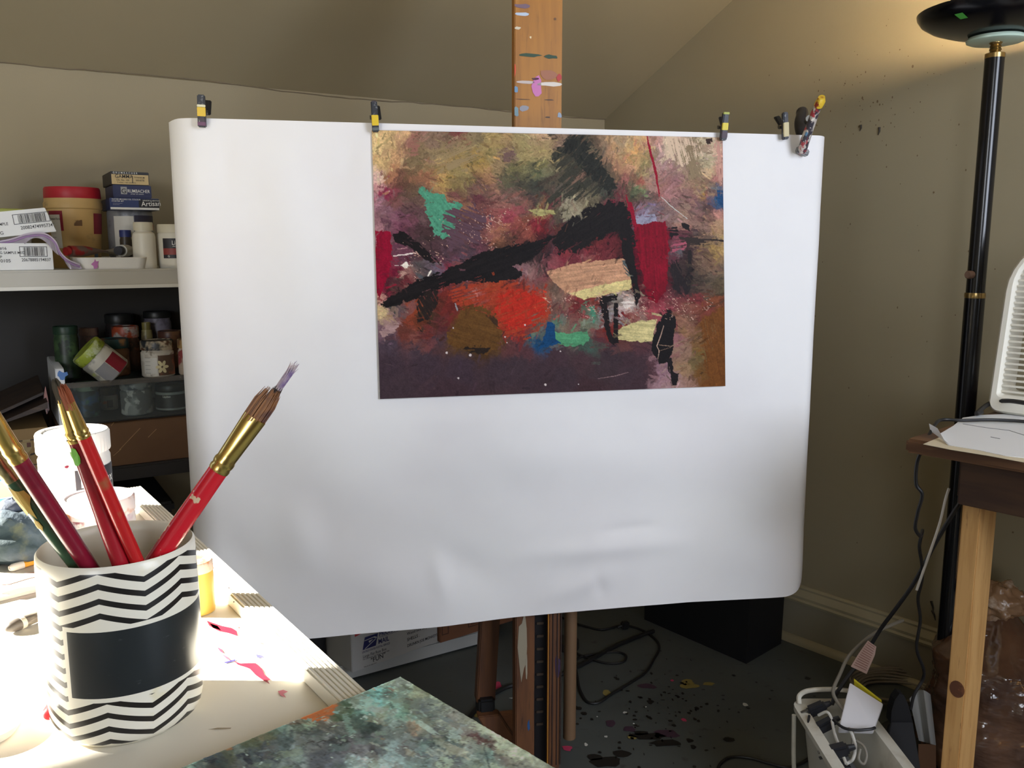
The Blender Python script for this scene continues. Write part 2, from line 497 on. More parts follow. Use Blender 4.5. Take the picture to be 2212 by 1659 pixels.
# gable wall (right) with a window to the right of the camera
def rpoly(b, t0, t1, z0, z1):
    b.hexa([rw(t0, 0, z0), rw(t1, 0, z0), rw(t1, -0.1, z0), rw(t0, -0.1, z0), rw(t0, 0, z1), rw(t1, 0, z1), rw(t1, -0.1, z1), rw(t0, -0.1, z1)])
TEND = WALL_D1/VN
b = MB()
tf = TFLAT/VN
b.hexa([rw(0, 0, 0), rw(tf, 0, 0), rw(tf, -0.1, 0), rw(0, -0.1, 0), rw(0, 0, KNEE_Z+0.03), rw(tf, 0, CEIL_Z+0.03), rw(tf, -0.1, CEIL_Z+0.03), rw(0, -0.1, KNEE_Z+0.03)])
rpoly(b, tf, TEND+0.1, 0, CEIL_Z+0.03)
wr = struct('wall_right', b, WALL, smooth=0)

# opposite wall with its window, left gable wall
def bpoly(b, a0, a1, z0, z1):
    b.hexa([kw(a0, WALL_D1, z0), kw(a1, WALL_D1, z0), kw(a1, WALL_D1+0.1, z0), kw(a0, WALL_D1+0.1, z0), kw(a0, WALL_D1, z1), kw(a1, WALL_D1, z1), kw(a1, WALL_D1+0.1, z1), kw(a0, WALL_D1+0.1, z1)])
b = MB()
def dpoly(b, a0, a1, z0, z1, D):
    b.hexa([kw(a, d, z) for z in (z0, z1) for (a, d) in ((a0, D), (a1, D), (a1, D+0.1), (a0, D+0.1))])
def with_hole(b, A0_, A1_, w, D):
    dpoly(b, A0_, w[0], 0, CEIL_Z+0.03, D); dpoly(b, w[1], A1_, 0, CEIL_Z+0.03, D)
    dpoly(b, w[0], w[1], 0, w[2], D); dpoly(b, w[0], w[1], w[3], CEIL_Z+0.03, D)
with_hole(b, WALL_A0-0.1, JOG_A+0.1, WIN_B, WALL_D1)
with_hole(b, JOG_A, 0.62, WIN_R, JOG_D)
b.hexa([kw(a, d, z) for z in (0, CEIL_Z+0.03) for (a, d) in ((JOG_A, JOG_D+0.1), (JOG_A+0.1, JOG_D+0.1), (JOG_A+0.1, WALL_D1+0.1), (JOG_A, WALL_D1+0.1))])
struct('wall_front', b, WALL, smooth=0)
for nm, w, D in (('window_2', WIN_R, JOG_D), ('window_3', WIN_B, WALL_D1)):
    wn = bpy.data.objects.new(nm, None); COL.objects.link(wn); wn['kind'] = 'structure'
    wn.location = kw((w[0]+w[1])/2, D, w[2])
    b = MB(); b.T = Matrix.Translation(-wn.location)
    w0, w1, z0, z1 = w
    for (a0, a1, c0, c1) in ((w0-0.05, w0, z0-0.05, z1+0.05), (w1, w1+0.05, z0-0.05, z1+0.05), (w0, w1, z0-0.05, z0), (w0, w1, z1, z1+0.05)):
        vs = [kw(x, D-o, z) for z in (c0, c1) for (x, o) in ((a0, 0), (a1, 0), (a1, 0.02), (a0, 0.02))]
        b.add(vs, [(3,2,1,0),(4,5,6,7),(0,1,5,4),(1,2,6,5),(2,3,7,6),(3,0,4,7)])
    b.build('window_frame', TRIM, wn, smooth=0, bevel=0.003)
b = MB()
b.hexa([kw(WALL_A0, -0.1, 0), kw(WALL_A0, WALL_D1+0.1, 0), kw(WALL_A0-0.1, WALL_D1+0.1, 0), kw(WALL_A0-0.1, -0.1, 0), kw(WALL_A0, -0.1, CEIL_Z), kw(WALL_A0, WALL_D1+0.1, CEIL_Z), kw(WALL_A0-0.1, WALL_D1+0.1, CEIL_Z), kw(WALL_A0-0.1, -0.1, CEIL_Z)])
struct('wall_left', b, WALL, smooth=0)

# baseboard along the gable wall: flat board, moulded cap, quarter round at the floor
bb = bpy.data.objects.new('baseboard_right', None); COL.objects.link(bb); bb['kind'] = 'structure'
BBM = M('baseboard_paint', (168, 158, 130), 0.4)
def extr(prof, t0, t1):
    b = MB(); n = len(prof)
    vs = [rw(t0, o, z) for o, z in prof] + [rw(t1, o, z) for o, z in prof]
    b.add(vs, [tuple(range(n-1, -1, -1)), tuple(range(n, 2*n))] + [(i, (i+1) % n, n+(i+1) % n, n+i) for i in range(n)])
    return b
extr([(0.0005, 0), (0.014, 0), (0.014, 0.112), (0.0005, 0.112)], 0.02, 2.3).build('board', M('baseboard_board_paint', (150, 142, 122), 0.5), bb, smooth=0)
extr([(0.0005, 0.112), (0.020, 0.112), (0.022, 0.118), (0.018, 0.123), (0.019, 0.130), (0.013, 0.140), (0.009, 0.146), (0.010, 0.151), (0.006, 0.156), (0.0005, 0.156)], 0.02, 2.3).build('cap_moulding', BBM, bb, smooth=25)
extr([(0.014, 0)] + [(0.014+0.016*math.cos(R(a)), 0.019*math.sin(R(a))) for a in range(0, 91, 15)], 0.02, 2.3).build('quarter_round', BBM, bb, smooth=40)

# little spatters of paint on the gable wall
b = MB(); rn = random.Random(11)
for i in range(150):
    if i < 95: px, py = rn.gauss(1880, 70), rn.gauss(210, 80)
    else: px, py = rn.uniform(1620, 2200), rn.uniform(60, 1250)
    if py < 40: continue
    r_ = ray(px, py); tt = (CORNER - CAM).dot(WN)/r_.dot(WN); p = CAM + r_*tt + WN*0.0009
    if p.z > KNEE_Z + TP*(p-CORNER).dot(N) - 0.02: continue
    rr = rn.uniform(0.0005, 0.0016)*(1.5 if rn.random() < 0.1 else 1); e = rn.uniform(1, 1.9)
    b.add([p + V*(rr*math.cos(k)) + Vector((0, 0, rr*e*math.sin(k))) for k in [2*math.pi*j/7 for j in range(7)]], [tuple(range(7))])
b.build('paint_spatter', M('brown_spatter', (112, 94, 68), 0.6), wr, smooth=0, kind='stuff')
b = MB()
for (x0, y0, x1, y1) in ((2012, 1298, 2017, 1325), (2014, 1318, 2021, 1340), (2126, 1280, 2124, 1293), (1900, 275, 1897, 292), (1860, 270, 1858, 283)):
    ps = []
    for (px, py) in ((x0, y0), ((x0+x1)/2+1.5, (y0+y1)/2), (x1, y1)):
        r_ = ray(px, py); p = CAM + r_*((CORNER-CAM).dot(WN)/r_.dot(WN)) + WN*0.001; ps.append(p)
    b.tube(ps, [0.003, 0.0022, 0.0008], 6)
b.build('paint_drip', M('dark_drip', (52, 42, 30), 0.6), wr)

# paint spots on the floor
rn = random.Random(5)
def floor_spots(name, col, spots):
    b = MB()
    for (px, py, rx, ry) in spots:
        c = on_z(px, py, 0.0012); k = (c - CAM).length/FPX
        poly = blob(rn, c.x, c.y, rx*k, ry*k*2.0, 12, 0.25)
        b.add([(p[0], p[1], 0.0012) for p in poly], [tuple(range(len(poly)))])
    o = b.build(name, M(name, col, 0.5), floor, smooth=0, kind='stuff'); return o
sp = []
for i in range(120):
    sp.append((rn.gauss(1440, 90), rn.gauss(1530, 55), rn.uniform(1, 4.5), rn.uniform(0.8, 2.6)))
sp += [(1310, 1645, 30, 9), (1345, 1628, 18, 6), (1285, 1635, 14, 6), (1400, 1590, 34, 6), (1435, 1605, 30, 6), (1385, 1583, 14, 4), (1490, 1600, 7, 4), (1575, 1597, 12, 4), (1745, 1465, 6, 3), (1405, 1516, 7, 4), (1505, 1530, 5, 3), (1498, 1613, 5, 4), (1250, 1530, 8, 4), (1262, 1541, 6, 3), (1585, 1459, 4, 2)]
floor_spots('black_paint_spots', (20, 18, 18), sp)
floor_spots('ochre_paint_spots', (138, 122, 66), [(1486, 1473, 12, 5), (1492, 1482, 18, 5), (1530, 1477, 12, 4), (1310, 1497, 8, 6), (1365, 1592, 10, 4), (1052, 1530, 14, 6), (1040, 1545, 14, 6)])
floor_spots('pale_paint_spots', (205, 205, 198), [(1610, 1522, 5, 3.2), (1369, 1563, 2, 1.2), (1394, 1527, 3, 1), (1266, 1608, 3.5, 2.5), (1309, 1591, 3, 2), (1290, 1548, 1.5, 1), (1107, 1508, 6, 1), (1112, 1516, 4, 2), (1350, 1539, 4, 2)])
floor_spots('pink_paint_spots', (190, 60, 95), [(1477, 1555, 5, 3), (1452, 1470, 4, 2), (1075, 1482, 8, 8), (1225, 1616, 10, 5)])
floor_spots('plum_paint_spots', (66, 44, 60), [(1398, 1482, 20, 5), (1440, 1585, 26, 7), (1320, 1562, 10, 6), (1360, 1575, 12, 5)])

# ================================================================== EASEL, BOARD, PAPER, PAINTING
PA = R(11.7)
PD = Vector((math.cos(PA), math.sin(PA), 0)); PN = Vector((math.sin(PA), -math.cos(PA), 0))   # along the paper, out of its face
PO = Vector((-0.238, 1.476, 0))
def pp(s, off=0.0, z=0.0): return PO + PD*s + PN*off + Vector((0, 0, z))
def on_p(px, py, off=0.0):
    r = ray(px, py); p = CAM + r*(((PO + PN*off) - CAM).dot(PN)/r.dot(PN))
    return (p - PO).dot(PD), p.z
PROT = PA
S0, S1 = on_p(357, 260)[0], on_p(1795, 300)[0]
ZT, ZB = (on_p(440, 254)[1] + on_p(1700, 292)[1])/2, 0.358
print('paper', S0, S1, ZT, ZB)

# easel -------------------------------------------------------------
OAK = dict(stretch=(9, 9, 0.8), rough=0.45)
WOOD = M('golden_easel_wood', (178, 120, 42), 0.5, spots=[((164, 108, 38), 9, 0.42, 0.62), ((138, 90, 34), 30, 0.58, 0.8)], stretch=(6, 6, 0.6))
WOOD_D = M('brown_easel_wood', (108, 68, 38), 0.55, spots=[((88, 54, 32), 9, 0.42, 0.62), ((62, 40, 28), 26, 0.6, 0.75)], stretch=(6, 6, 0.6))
sm, _ = on_p(1163, 700, -0.035)
ez = pp(sm, -0.056)
easel = thing('easel', 'wooden studio easel with paint-marked mast holding the big sheet', 'easel', (ez.x, ez.y, 0), PA)
# local: x along paper, -y towards the viewer
wl = lambda px, py, off: on_p(px, py, off)[0] - sm
MW = wl(1215, 200, -0.035) - wl(1112, 200, -0.035)
b = MB(); b.box((0, 0.0, 1.36), (MW, 0.024, 1.46)); mast = b.build('mast', WOOD, easel, bevel=0.0015)
def daub(px0, py0, px1, py1, col, n=10, jag=0.25, name='paint_mark', seed=0):
    """a flat dab of paint on the front of the mast"""
    rnn = random.Random(seed or int(px0*7+py0)); a0, z1_ = on_p(px0, py0, -0.037); a1, z0_ = on_p(px1, py1, -0.037)
    poly = blob(rnn, (a0+a1)/2-sm, (z0_+z1_)/2, abs(a1-a0)/2, abs(z1_-z0_)/2, n, jag)
    bb_ = MB(); bb_.add([(max(min(x, MW/2), -MW/2), -0.0128, z) for x, z in poly], [tuple(range(n))])
    return bb_.build(name, M('paint_%d_%d_%d' % col, col, 0.5), mast, smooth=0)
for d in ((1112, 5, 1150, 18, (120, 95, 110)), (1116, 24, 1148, 34, (190, 205, 225)), (1113, 55, 1127, 62, (215, 205, 180)),
          (1122, 112, 1170, 122, (40, 70, 44)), (1179, 116, 1206, 126, (34, 66, 40)), (1152, 164, 1172, 206, (205, 120, 180)),
          (1115, 172, 1160, 180, (200, 185, 180)), (1160, 175, 1216, 186, (225, 215, 205)), (1205, 156, 1216, 174, (185, 50, 45)),
          (1117, 212, 1146, 214.5, (60, 40, 26)), (1178, 213, 1200, 216, (70, 46, 30)), (1112, 184, 1120, 200, (110, 150, 185)), (1122, 226, 1146, 240, (150, 150, 160)),
          (1206, 242, 1216, 254, (150, 165, 185)), (1112, 228, 1122, 252, (120, 150, 160)), (1170, 148, 1205, 172, (165, 105, 75)), (1112, 138, 1116, 165, (220, 80, 40)),
          (1180, 250, 1190, 254, (70, 46, 30)), (1198, 36, 1204, 42, (110, 75, 40)), (1146, 76, 1150, 82, (235, 215, 170)), (1150, 166, 1166, 172, (90, 40, 50))):
    daub(*d)
# lower part: two rails with a notched metal track between them
zl = lambda px, py: on_p(px, py, -0.05)[1]
x0, x1, x2, x3 = [wl(p, 1500, -0.03) for p in (1111, 1152, 1182, 1214)]
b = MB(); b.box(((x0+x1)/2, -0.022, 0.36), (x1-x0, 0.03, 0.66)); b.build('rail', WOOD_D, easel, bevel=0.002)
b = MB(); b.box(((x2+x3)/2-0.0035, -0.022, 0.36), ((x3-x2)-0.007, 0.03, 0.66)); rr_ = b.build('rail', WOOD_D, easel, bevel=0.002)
for gx in (0.25, 0.55, 0.8):
    b = MB(); b.box((x2+(x3-x2)*gx, -0.0375, 0.36), (0.0022, 0.0015, 0.64)); b.build('groove', M('groove_dark', (46, 26, 16), 0.7), rr_, smooth=0)
b = MB(); b.box((x2-0.0015, -0.0372, 0.36), (0.002, 0.003, 0.64)); b.build('edge_strip', WOOD, easel, smooth=0)
b = MB(); b.box(((x1+x2)/2, -0.014, 0.36), (x2-x1, 0.012, 0.66)); trk = b.build('ratchet_track', M('dark_track_steel', (38, 36, 38), 0.45, 0.6), easel, smooth=0)
for i in range(14):
    b = MB(); b.box(((x1+x2)/2, -0.0215, 0.12+0.026*i), (0.014, 0.003, 0.005)); b.build('notch', M('notch_steel', (86, 74, 64), 0.4, 0.7), trk, bevel=0.0008)
for (px0, py0, px1, py1, col) in ((1122, 1338, 1140, 1462, (150, 140, 120)), (1136, 1420, 1141, 1466, (160, 150, 130)), (1200, 1420, 1212, 1462, (58, 40, 66)), (1141, 1560, 1146, 1582, (40, 80, 130)), (1204, 1425, 1208, 1440, (200, 150, 60))):
    a0, za = on_p(px0, py0, -0.013); a1, zb = on_p(px1, py1, -0.013); poly = blob(random.Random(px0), (a0+a1)/2-sm, (za+zb)/2, abs(a1-a0)/2, abs(za-zb)/2, 10, 0.3)
    bb_ = MB(); bb_.add([(x, -0.0378, z) for x, z in poly], [tuple(range(10))]); bb_.build('paint_mark', M('paint_%d_%d_%d' % col, col, 0.5), easel, smooth=0)
# back leg with black strap, and the sledge feet
la, lz = on_p(1063, 1330, -0.12); lb, lz2 = on_p(1047, 1510, -0.12)
b = MB(); xa, xb = la-sm, lb-sm
hw = 0.019
b.hexa([(xb-hw, 0.05, lz2), (xb+hw, 0.05, lz2), (xb+hw, 0.08, lz2), (xb-hw, 0.08, lz2), (xa-hw+0.03, 0.05, 0.9), (xa+hw+0.03, 0.05, 0.9), (xa+hw+0.03, 0.08, 0.9), (xa-hw+0.03, 0.08, 0.9)])
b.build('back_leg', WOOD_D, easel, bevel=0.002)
b = MB(); b.box((xb, 0.06, lz2-0.01), (0.032, 0.05, 0.045)); b.build('hinge', M('black_hinge', (30, 30, 32), 0.5, 0.3), easel, bevel=0.004)
b = MB(); bx_ = x0 + 0.01
b.hexa([(bx_-0.02, 0.02, 0.02), (bx_+0.03, 0.02, 0.02), (bx_+0.03, 0.045, 0.02), (bx_-0.02, 0.045, 0.02), (xb-0.022, 0.02, lz2-0.012), (xb+0.022, 0.02, lz2-0.012), (xb+0.022, 0.045, lz2-0.012), (xb-0.022, 0.045, lz2-0.012)])
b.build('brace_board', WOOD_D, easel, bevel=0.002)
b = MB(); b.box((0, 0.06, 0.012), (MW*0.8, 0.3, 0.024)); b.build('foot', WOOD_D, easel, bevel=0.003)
# round post standing behind the right rail
b = MB(); xr = wl(1228, 1350, -0.1); zr = 0.33
b.lathe([(0.0, 0.04), (0.013, 0.04), (0.013, 0.72), (0.0, 0.72)], 20, Matrix.Translation((xr+0.006, 0.05, 0))); b.build('round_post', M('tan_post', (120, 92, 66), 0.5), easel)

# drawing board behind the sheet --------------------------------------
b = MB(); mid = (S0+S1)/2
bd = thing('drawing_board', 'thin hardboard drawing panel hidden behind the white sheet', 'board', pp(mid, -0.0125, ZB), PA)
b.box((0, 0, (ZT-ZB)/2), (S1-S0-0.10, 0.004, ZT-ZB-0.012)); b.build('panel', M('hardboard', (120, 86, 56), 0.7), bd, smooth=0)

# the big white sheet ---------------------------------------------------
def crease(s, z, x0, z0, x1, z1, amp, w):
    """a soft ridge along a segment"""
    L2 = (x1-x0)**2 + (z1-z0)**2; t = max(0, min(1, ((s-x0)*(x1-x0)+(z-z0)*(z1-z0))/L2))
    dx, dz = s-(x0+t*(x1-x0)), z-(z0+t*(z1-z0))
    return amp*math.exp(-(dx*dx+dz*dz)/(w*w))*math.sin(math.pi*(0.1+0.8*t))
def cp(px, py): return on_p(px, py)
CR = []
for (x0, y0, x1, y1, amp, w) in ((800, 290, 740, 390, -0.006, 0.03), (600, 300, 620, 560, 0.005, 0.035), (486, 300, 488, 420, -0.003, 0.015), (530, 420, 545, 700, -0.004, 0.05),
                                 (690, 300, 680, 520, -0.004, 0.04), (650, 330, 655, 640, 0.004, 0.04),
                                 (1130, 1200, 1480, 1170, 0.006, 0.02), (1300, 1150, 1420, 1135, -0.003, 0.008), (940, 1195, 960, 1290, 0.006, 0.018), (950, 1190, 1080, 1260, -0.005, 0.03),
                                 (1180, 1290, 1320, 1240, 0.005, 0.02), (1290, 1240, 1300, 1290, -0.004, 0.012), (900, 960, 1500, 1010, 0.006, 0.07), (1000, 1060, 1600, 1080, -0.006, 0.06),
                                 (560, 1000, 700, 1120, -0.006, 0.05), (640, 1060, 660, 1240, 0.007, 0.035), (1700, 600, 1740, 1100, -0.004, 0.05), (450, 800, 480, 1150, 0.004, 0.05),
                                 (700, 1200, 1000, 1330, 0.010, 0.06), (480, 1150, 560, 1250, -0.005, 0.03), (1500, 1180, 1750, 1230, 0.005, 0.05)):
    a0, za = cp(x0, y0); a1, zb = cp(x1, y1); CR.append((a0, za, a1, zb, amp, w))
PS0, PS1, PZ0 = on_p(806, 500)[0], on_p(1564, 500)[0], on_p(1200, 850)[1]
def sheet_off(s, z):
    o = 0.0
    el, er = s - S0, S1 - s
    if el < 0.05: o -= 0.030*(1-el/0.05)**2.2
    if er < 0.03: o -= 0.022*(1-er/0.03)**2.2
    low = (ZT - z)/(ZT - ZB)
    kk = 1.0 - min(1, max(0, 1 - max(PS0-s, s-PS1, PZ0-z)/0.05))
    o += 0.012*max(0, low-0.6)**2
    if kk <= 0: return o
    e0 = o; o = 0.0
    o += 0.004*math.sin(s*7+1)*low
    o += 0.0035*(mnoise.noise(Vector((s*5, z*3, 0.3))))*min(1, low*6) + 0.0012*mnoise.noise(Vector((s*16, z*14, 3.3)))*min(1, low*6)
    for c_ in CR: o += crease(s, z, *c_)
    o = e0 + o*kk*kk*(3-2*kk)
    if el > 0.055 and er > 0.055: o = max(o, -0.008)
    return o
def sheet_pt(u, v, th=0.0):
    s = S0 + (S1-S0)*u; z = ZT + (ZB-ZT)*v
    # rounded lower right corner, slightly wavy lower edge
    er = S1 - s
    if er < 0.05: z += 0.028*(1-er/0.05)**2*v**6
    z += 0.004*math.sin(s*5.0)*v**4
    if s - S0 < 0.02: z += 0.004*(1-v)*(1-(s-S0)/0.02)**2*-1
    return pp(s, sheet_off(s, z)+th, z)
paper_mat = M('white_paper', (244, 242, 240), 0.62, spots=[((240, 237, 236), 4, 0.4, 0.65)], spec=0.25)
b = MB(); NU, NV = 200, 150
b.grid(lambda u, v: sheet_pt(u, v), NU, NV)
n1 = (NU+1)*(NV+1)
b.grid(lambda u, v: sheet_pt(u, v, -0.0006), NU, NV)
ring = [i for i in range(NU+1)] + [j*(NU+1)+NU for j in range(1, NV+1)] + [NV*(NU+1)+i for i in range(NU-1, -1, -1)] + [j*(NU+1) for j in range(NV-1, 0, -1)]
b.f += [(ring[k], ring[(k+1) % len(ring)], n1+ring[(k+1) % len(ring)], n1+ring[k]) for k in range(len(ring))]
sheet = b.build('paper_sheet', paper_mat, None, smooth=60)
tag(sheet, 'large blank white sheet of paper clipped along its top edge', 'paper')

# clips ------------------------------------------------------------------
BLACKP = M('black_plastic', (34, 34, 38), 0.4)
def clip_mat(i): return M('splashed_plastic_%d' % i, (44, 46, 52), 0.45, spots=[((120, 122, 124), 150, 0.6, 0.66), ((200, 196, 180), 110, 0.68, 0.72), ((70, 60, 66), 60, 0.5, 0.6)])
def peg(px, pt, pb, wpx, tilt, bands, label, i, open_=0.0):
    """a flat spring peg gripping the top edge; pt, pb = top and bottom pixel rows"""
    s, zb = on_p(px, pb); _, zt = on_p(px, pt)
    p = pp(s, 0.004, zb); k = 1.5/FPX; w = wpx*k; h = zt - zb
    e = thing('spring_peg', label, 'clip', p, PA, 'pegs along the top of the sheet')
    Tt = Matrix.Rotation(R(tilt), 4, 'Y')
    b = MB(); b.T = Tt; b.hexa([(-w/2, -0.011, 0), (w/2, -0.011, 0), (w/2, -0.001, 0), (-w/2, -0.001, 0), (-w/2*0.9, -0.018, h), (w/2*0.9, -0.018, h), (w/2*0.9, -0.009, h), (-w/2*0.9, -0.009, h)])
    b.build('front_arm', clip_mat(i), e, bevel=0.0015)
    b = MB(); b.T = Matrix.Rotation(R(tilt - open_), 4, 'Y'); x = 0.006; b.hexa([(-w/2+x, -0.001, h*0.42), (w/2+x, -0.001, h*0.42), (w/2+x, 0.003, h*0.42), (-w/2+x, 0.003, h*0.42), (-w/2*0.9+x, 0.012, h*0.93), (w/2*0.9+x, 0.012, h*0.93), (w/2*0.9+x, 0.020, h*0.93), (-w/2*0.9+x, 0.020, h*0.93)])
    b.build('back_arm', BLACKP, e, bevel=0.0012)
    for (f0, f1, col) in bands:
        y = lambda f: -0.0118 - 0.0072*f
        b = MB(); b.T = Tt; ww = w/2*0.98
        b.hexa([(-ww, y(f0), h*f0), (ww, y(f0), h*f0), (ww, y(f0)+0.004, h*f0), (-ww, y(f0)+0.004, h*f0), (-ww, y(f1), h*f1), (ww, y(f1), h*f1), (ww, y(f1)+0.004, h*f1), (-ww, y(f1)+0.004, h*f1)])
        b.build('paint_band', M('band_%d_%d_%d' % col, col, 0.45), e, bevel=0.0006)
    b = MB(); b.T = Tt; b.tube([(-w/2-0.002, 0.0, h*0.5), (w/2+0.002, 0.0, h*0.5)], 0.0035, 10); b.build('spring', M('spring_steel', (120, 118, 112), 0.35, 0.9), e)
peg(439, 209, 277, 16, 2, [(0.33, 0.61, (226, 190, 62)), (0.62, 0.69, (232, 226, 190)), (0.04, 0.16, (112, 74, 100))], 'grey and yellow spring peg near the left corner of the sheet', 1)
peg(811, 222, 287, 14, -3, [(0.2, 0.54, (230, 196, 40)), (0.04, 0.14, (96, 104, 104))], 'grey and yellow spring peg over the painting\'s dark red and cream corner', 2)
peg(1556, 246, 305, 14, 0, [(0.36, 0.62, (222, 200, 44)), (0.92, 1.0, (170, 176, 60)), (0.08, 0.32, (58, 30, 46))], 'yellow-splashed spring peg over the painting\'s pale pink corner', 3)
peg(1690, 245, 303, 13, -9, [(0.1, 0.62, (206, 192, 146))], 'slim grey spring peg with a cream painted jaw, beside the big clamp', 4, open_=9)

# big spring clamp
s, z = on_p(1736, 335)
cl = thing('spring_clamp', 'large black spring clamp crusted with red, white and yellow paint', 'clamp', pp(s, 0.012, z), PA)
def cpnt(px, py, off):
    a, zz = on_p(px, py, off); return Vector((a - s, -(off - 0.012), zz - z))
SPL = M('clamp_paint_crust', (200, 190, 180), 0.5, spots=[((60, 56, 66), 70, 0.48, 0.52), ((176, 60, 66), 55, 0.56, 0.6), ((235, 228, 214), 90, 0.6, 0.64), ((90, 130, 160), 45, 0.68, 0.71)])
b = MB(); pts = crv([cpnt(1733, 326, 0.014), cpnt(1742, 295, 0.028), cpnt(1752, 268, 0.04), cpnt(1762, 240, 0.058), cpnt(1772, 218, 0.075)], 6)
b.tube(pts, [0.0145 - 0.004*abs(i/(len(pts)-1)-0.2) for i in range(len(pts))], 14, 0.55); b.build('front_handle', SPL, cl)
b = MB(); pts = [cpnt(1768, 228, 0.069), cpnt(1773, 218, 0.075), cpnt(1775, 210, 0.079)]; b.tube(pts, [0.0125, 0.0128, 0.009], 14, 0.62); b.build('handle_tip', M('yellow_red_tip', (222, 186, 50), 0.45, spots=[((150, 50, 36), 60, 0.55, 0.6)]), cl)
b = MB(); pts = crv([cpnt(1738, 300, -0.02), cpnt(1731, 282, -0.03), cpnt(1729, 264, -0.04), cpnt(1733, 248, -0.05), cpnt(1731, 236, -0.06)], 6)
b.tube(pts, [0.010, 0.012, 0.0125] + [0.0115]*(len(pts)-6) + [0.0105, 0.008, 0.005], 14, 0.95); b.build('back_handle', BLACKP, cl)
b = MB(); b.T = Matrix.Translation(cpnt(1733, 327, 0.010)) @ Matrix.Rotation(R(20), 4, 'Y'); b.box((0, 0, 0), (0.023, 0.012, 0.012)); b.build('jaw_pad', M('smeared_pad', (120, 120, 118), 0.4, spots=[((190, 100, 110), 90, 0.52, 0.58), ((66, 70, 70), 60, 0.55, 0.6)]), cl, bevel=0.002)
b = MB(); b.tube([cpnt(1744, 262, -0.01), cpnt(1748, 256, 0.03)], 0.006, 12); b.build('pivot', M('spring_steel', (120, 118, 112), 0.35, 0.9), cl)

# the painting -------------------------------------------------------------
def Q(ox, oy, sc, L): return [(ox + x/sc, oy + y/sc, c) for (x, y, c) in L]
ANCH = []
ANCH += Q(780, 250, 5.03, [
(180,300,(225,190,135)),(300,420,(205,160,115)),(200,500,(215,180,125)),(170,650,(225,195,170)),(200,780,(190,140,135)),(530,260,(150,105,90)),(650,230,(165,120,105)),(480,200,(205,165,120)),(330,250,(220,185,130)),(800,250,(135,110,90)),(1050,190,(130,60,60)),(1000,300,(140,118,88)),(1250,250,(135,115,85)),(1450,300,(165,140,90)),(600,450,(125,105,75)),(800,480,(135,115,85)),(900,420,(140,118,85)),(1100,440,(135,117,80)),(1270,500,(195,155,85)),(950,510,(170,140,95)),(1400,470,(160,138,90)),(1590,430,(125,100,85)),(1800,400,(165,150,100)),(1950,350,(160,140,90)),(1800,600,(125,118,80)),(1650,600,(120,112,75)),(1950,620,(105,105,75)),(1500,560,(150,125,90)),(700,580,(135,115,80)),(900,700,(185,150,90)),(700,650,(170,115,85)),(550,650,(115,90,65)),(1050,750,(150,130,80)),(1150,700,(140,120,80)),(1350,700,(165,120,90)),(1600,720,(90,85,65)),(1900,750,(60,62,52)),(1700,800,(75,70,58)),(450,700,(110,75,60)),(500,800,(105,80,62)),(600,900,(105,80,70)),(300,700,(170,115,85)),(270,850,(140,50,75)),(350,950,(110,70,75)),(200,950,(165,120,130)),(350,1040,(140,90,105)),(500,1000,(105,75,75)),(550,1100,(115,70,80)),(650,1100,(95,70,70)),(300,1000,(130,90,100)),(250,1150,(100,65,75)),(170,1200,(175,125,130)),(450,1220,(120,65,85)),(600,1250,(85,55,60)),(700,1300,(75,55,55)),(1000,1300,(90,62,68)),(1150,1300,(100,65,65)),(1100,1450,(85,65,75)),(1200,1200,(80,50,58)),(950,1500,(80,62,72)),(1300,1050,(115,70,65)),(1180,1020,(150,105,80)),(1450,950,(140,95,85)),(1600,870,(120,90,80)),(1250,880,(100,55,60)),(1450,1150,(150,85,80)),(1600,1100,(150,65,75)),(1750,1000,(120,85,75)),(1500,1250,(160,105,80)),(1750,1230,(150,85,70)),(1900,1200,(145,45,55)),(1850,950,(85,65,60)),(1300,800,(115,85,75)),(1050,860,(120,75,70)),(650,1500,(80,55,55)),(450,1480,(110,65,80)),(1300,1400,(120,70,80)),(1700,1320,(40,30,28)),(1500,1500,(30,22,20)),(1850,1500,(40,30,30))])
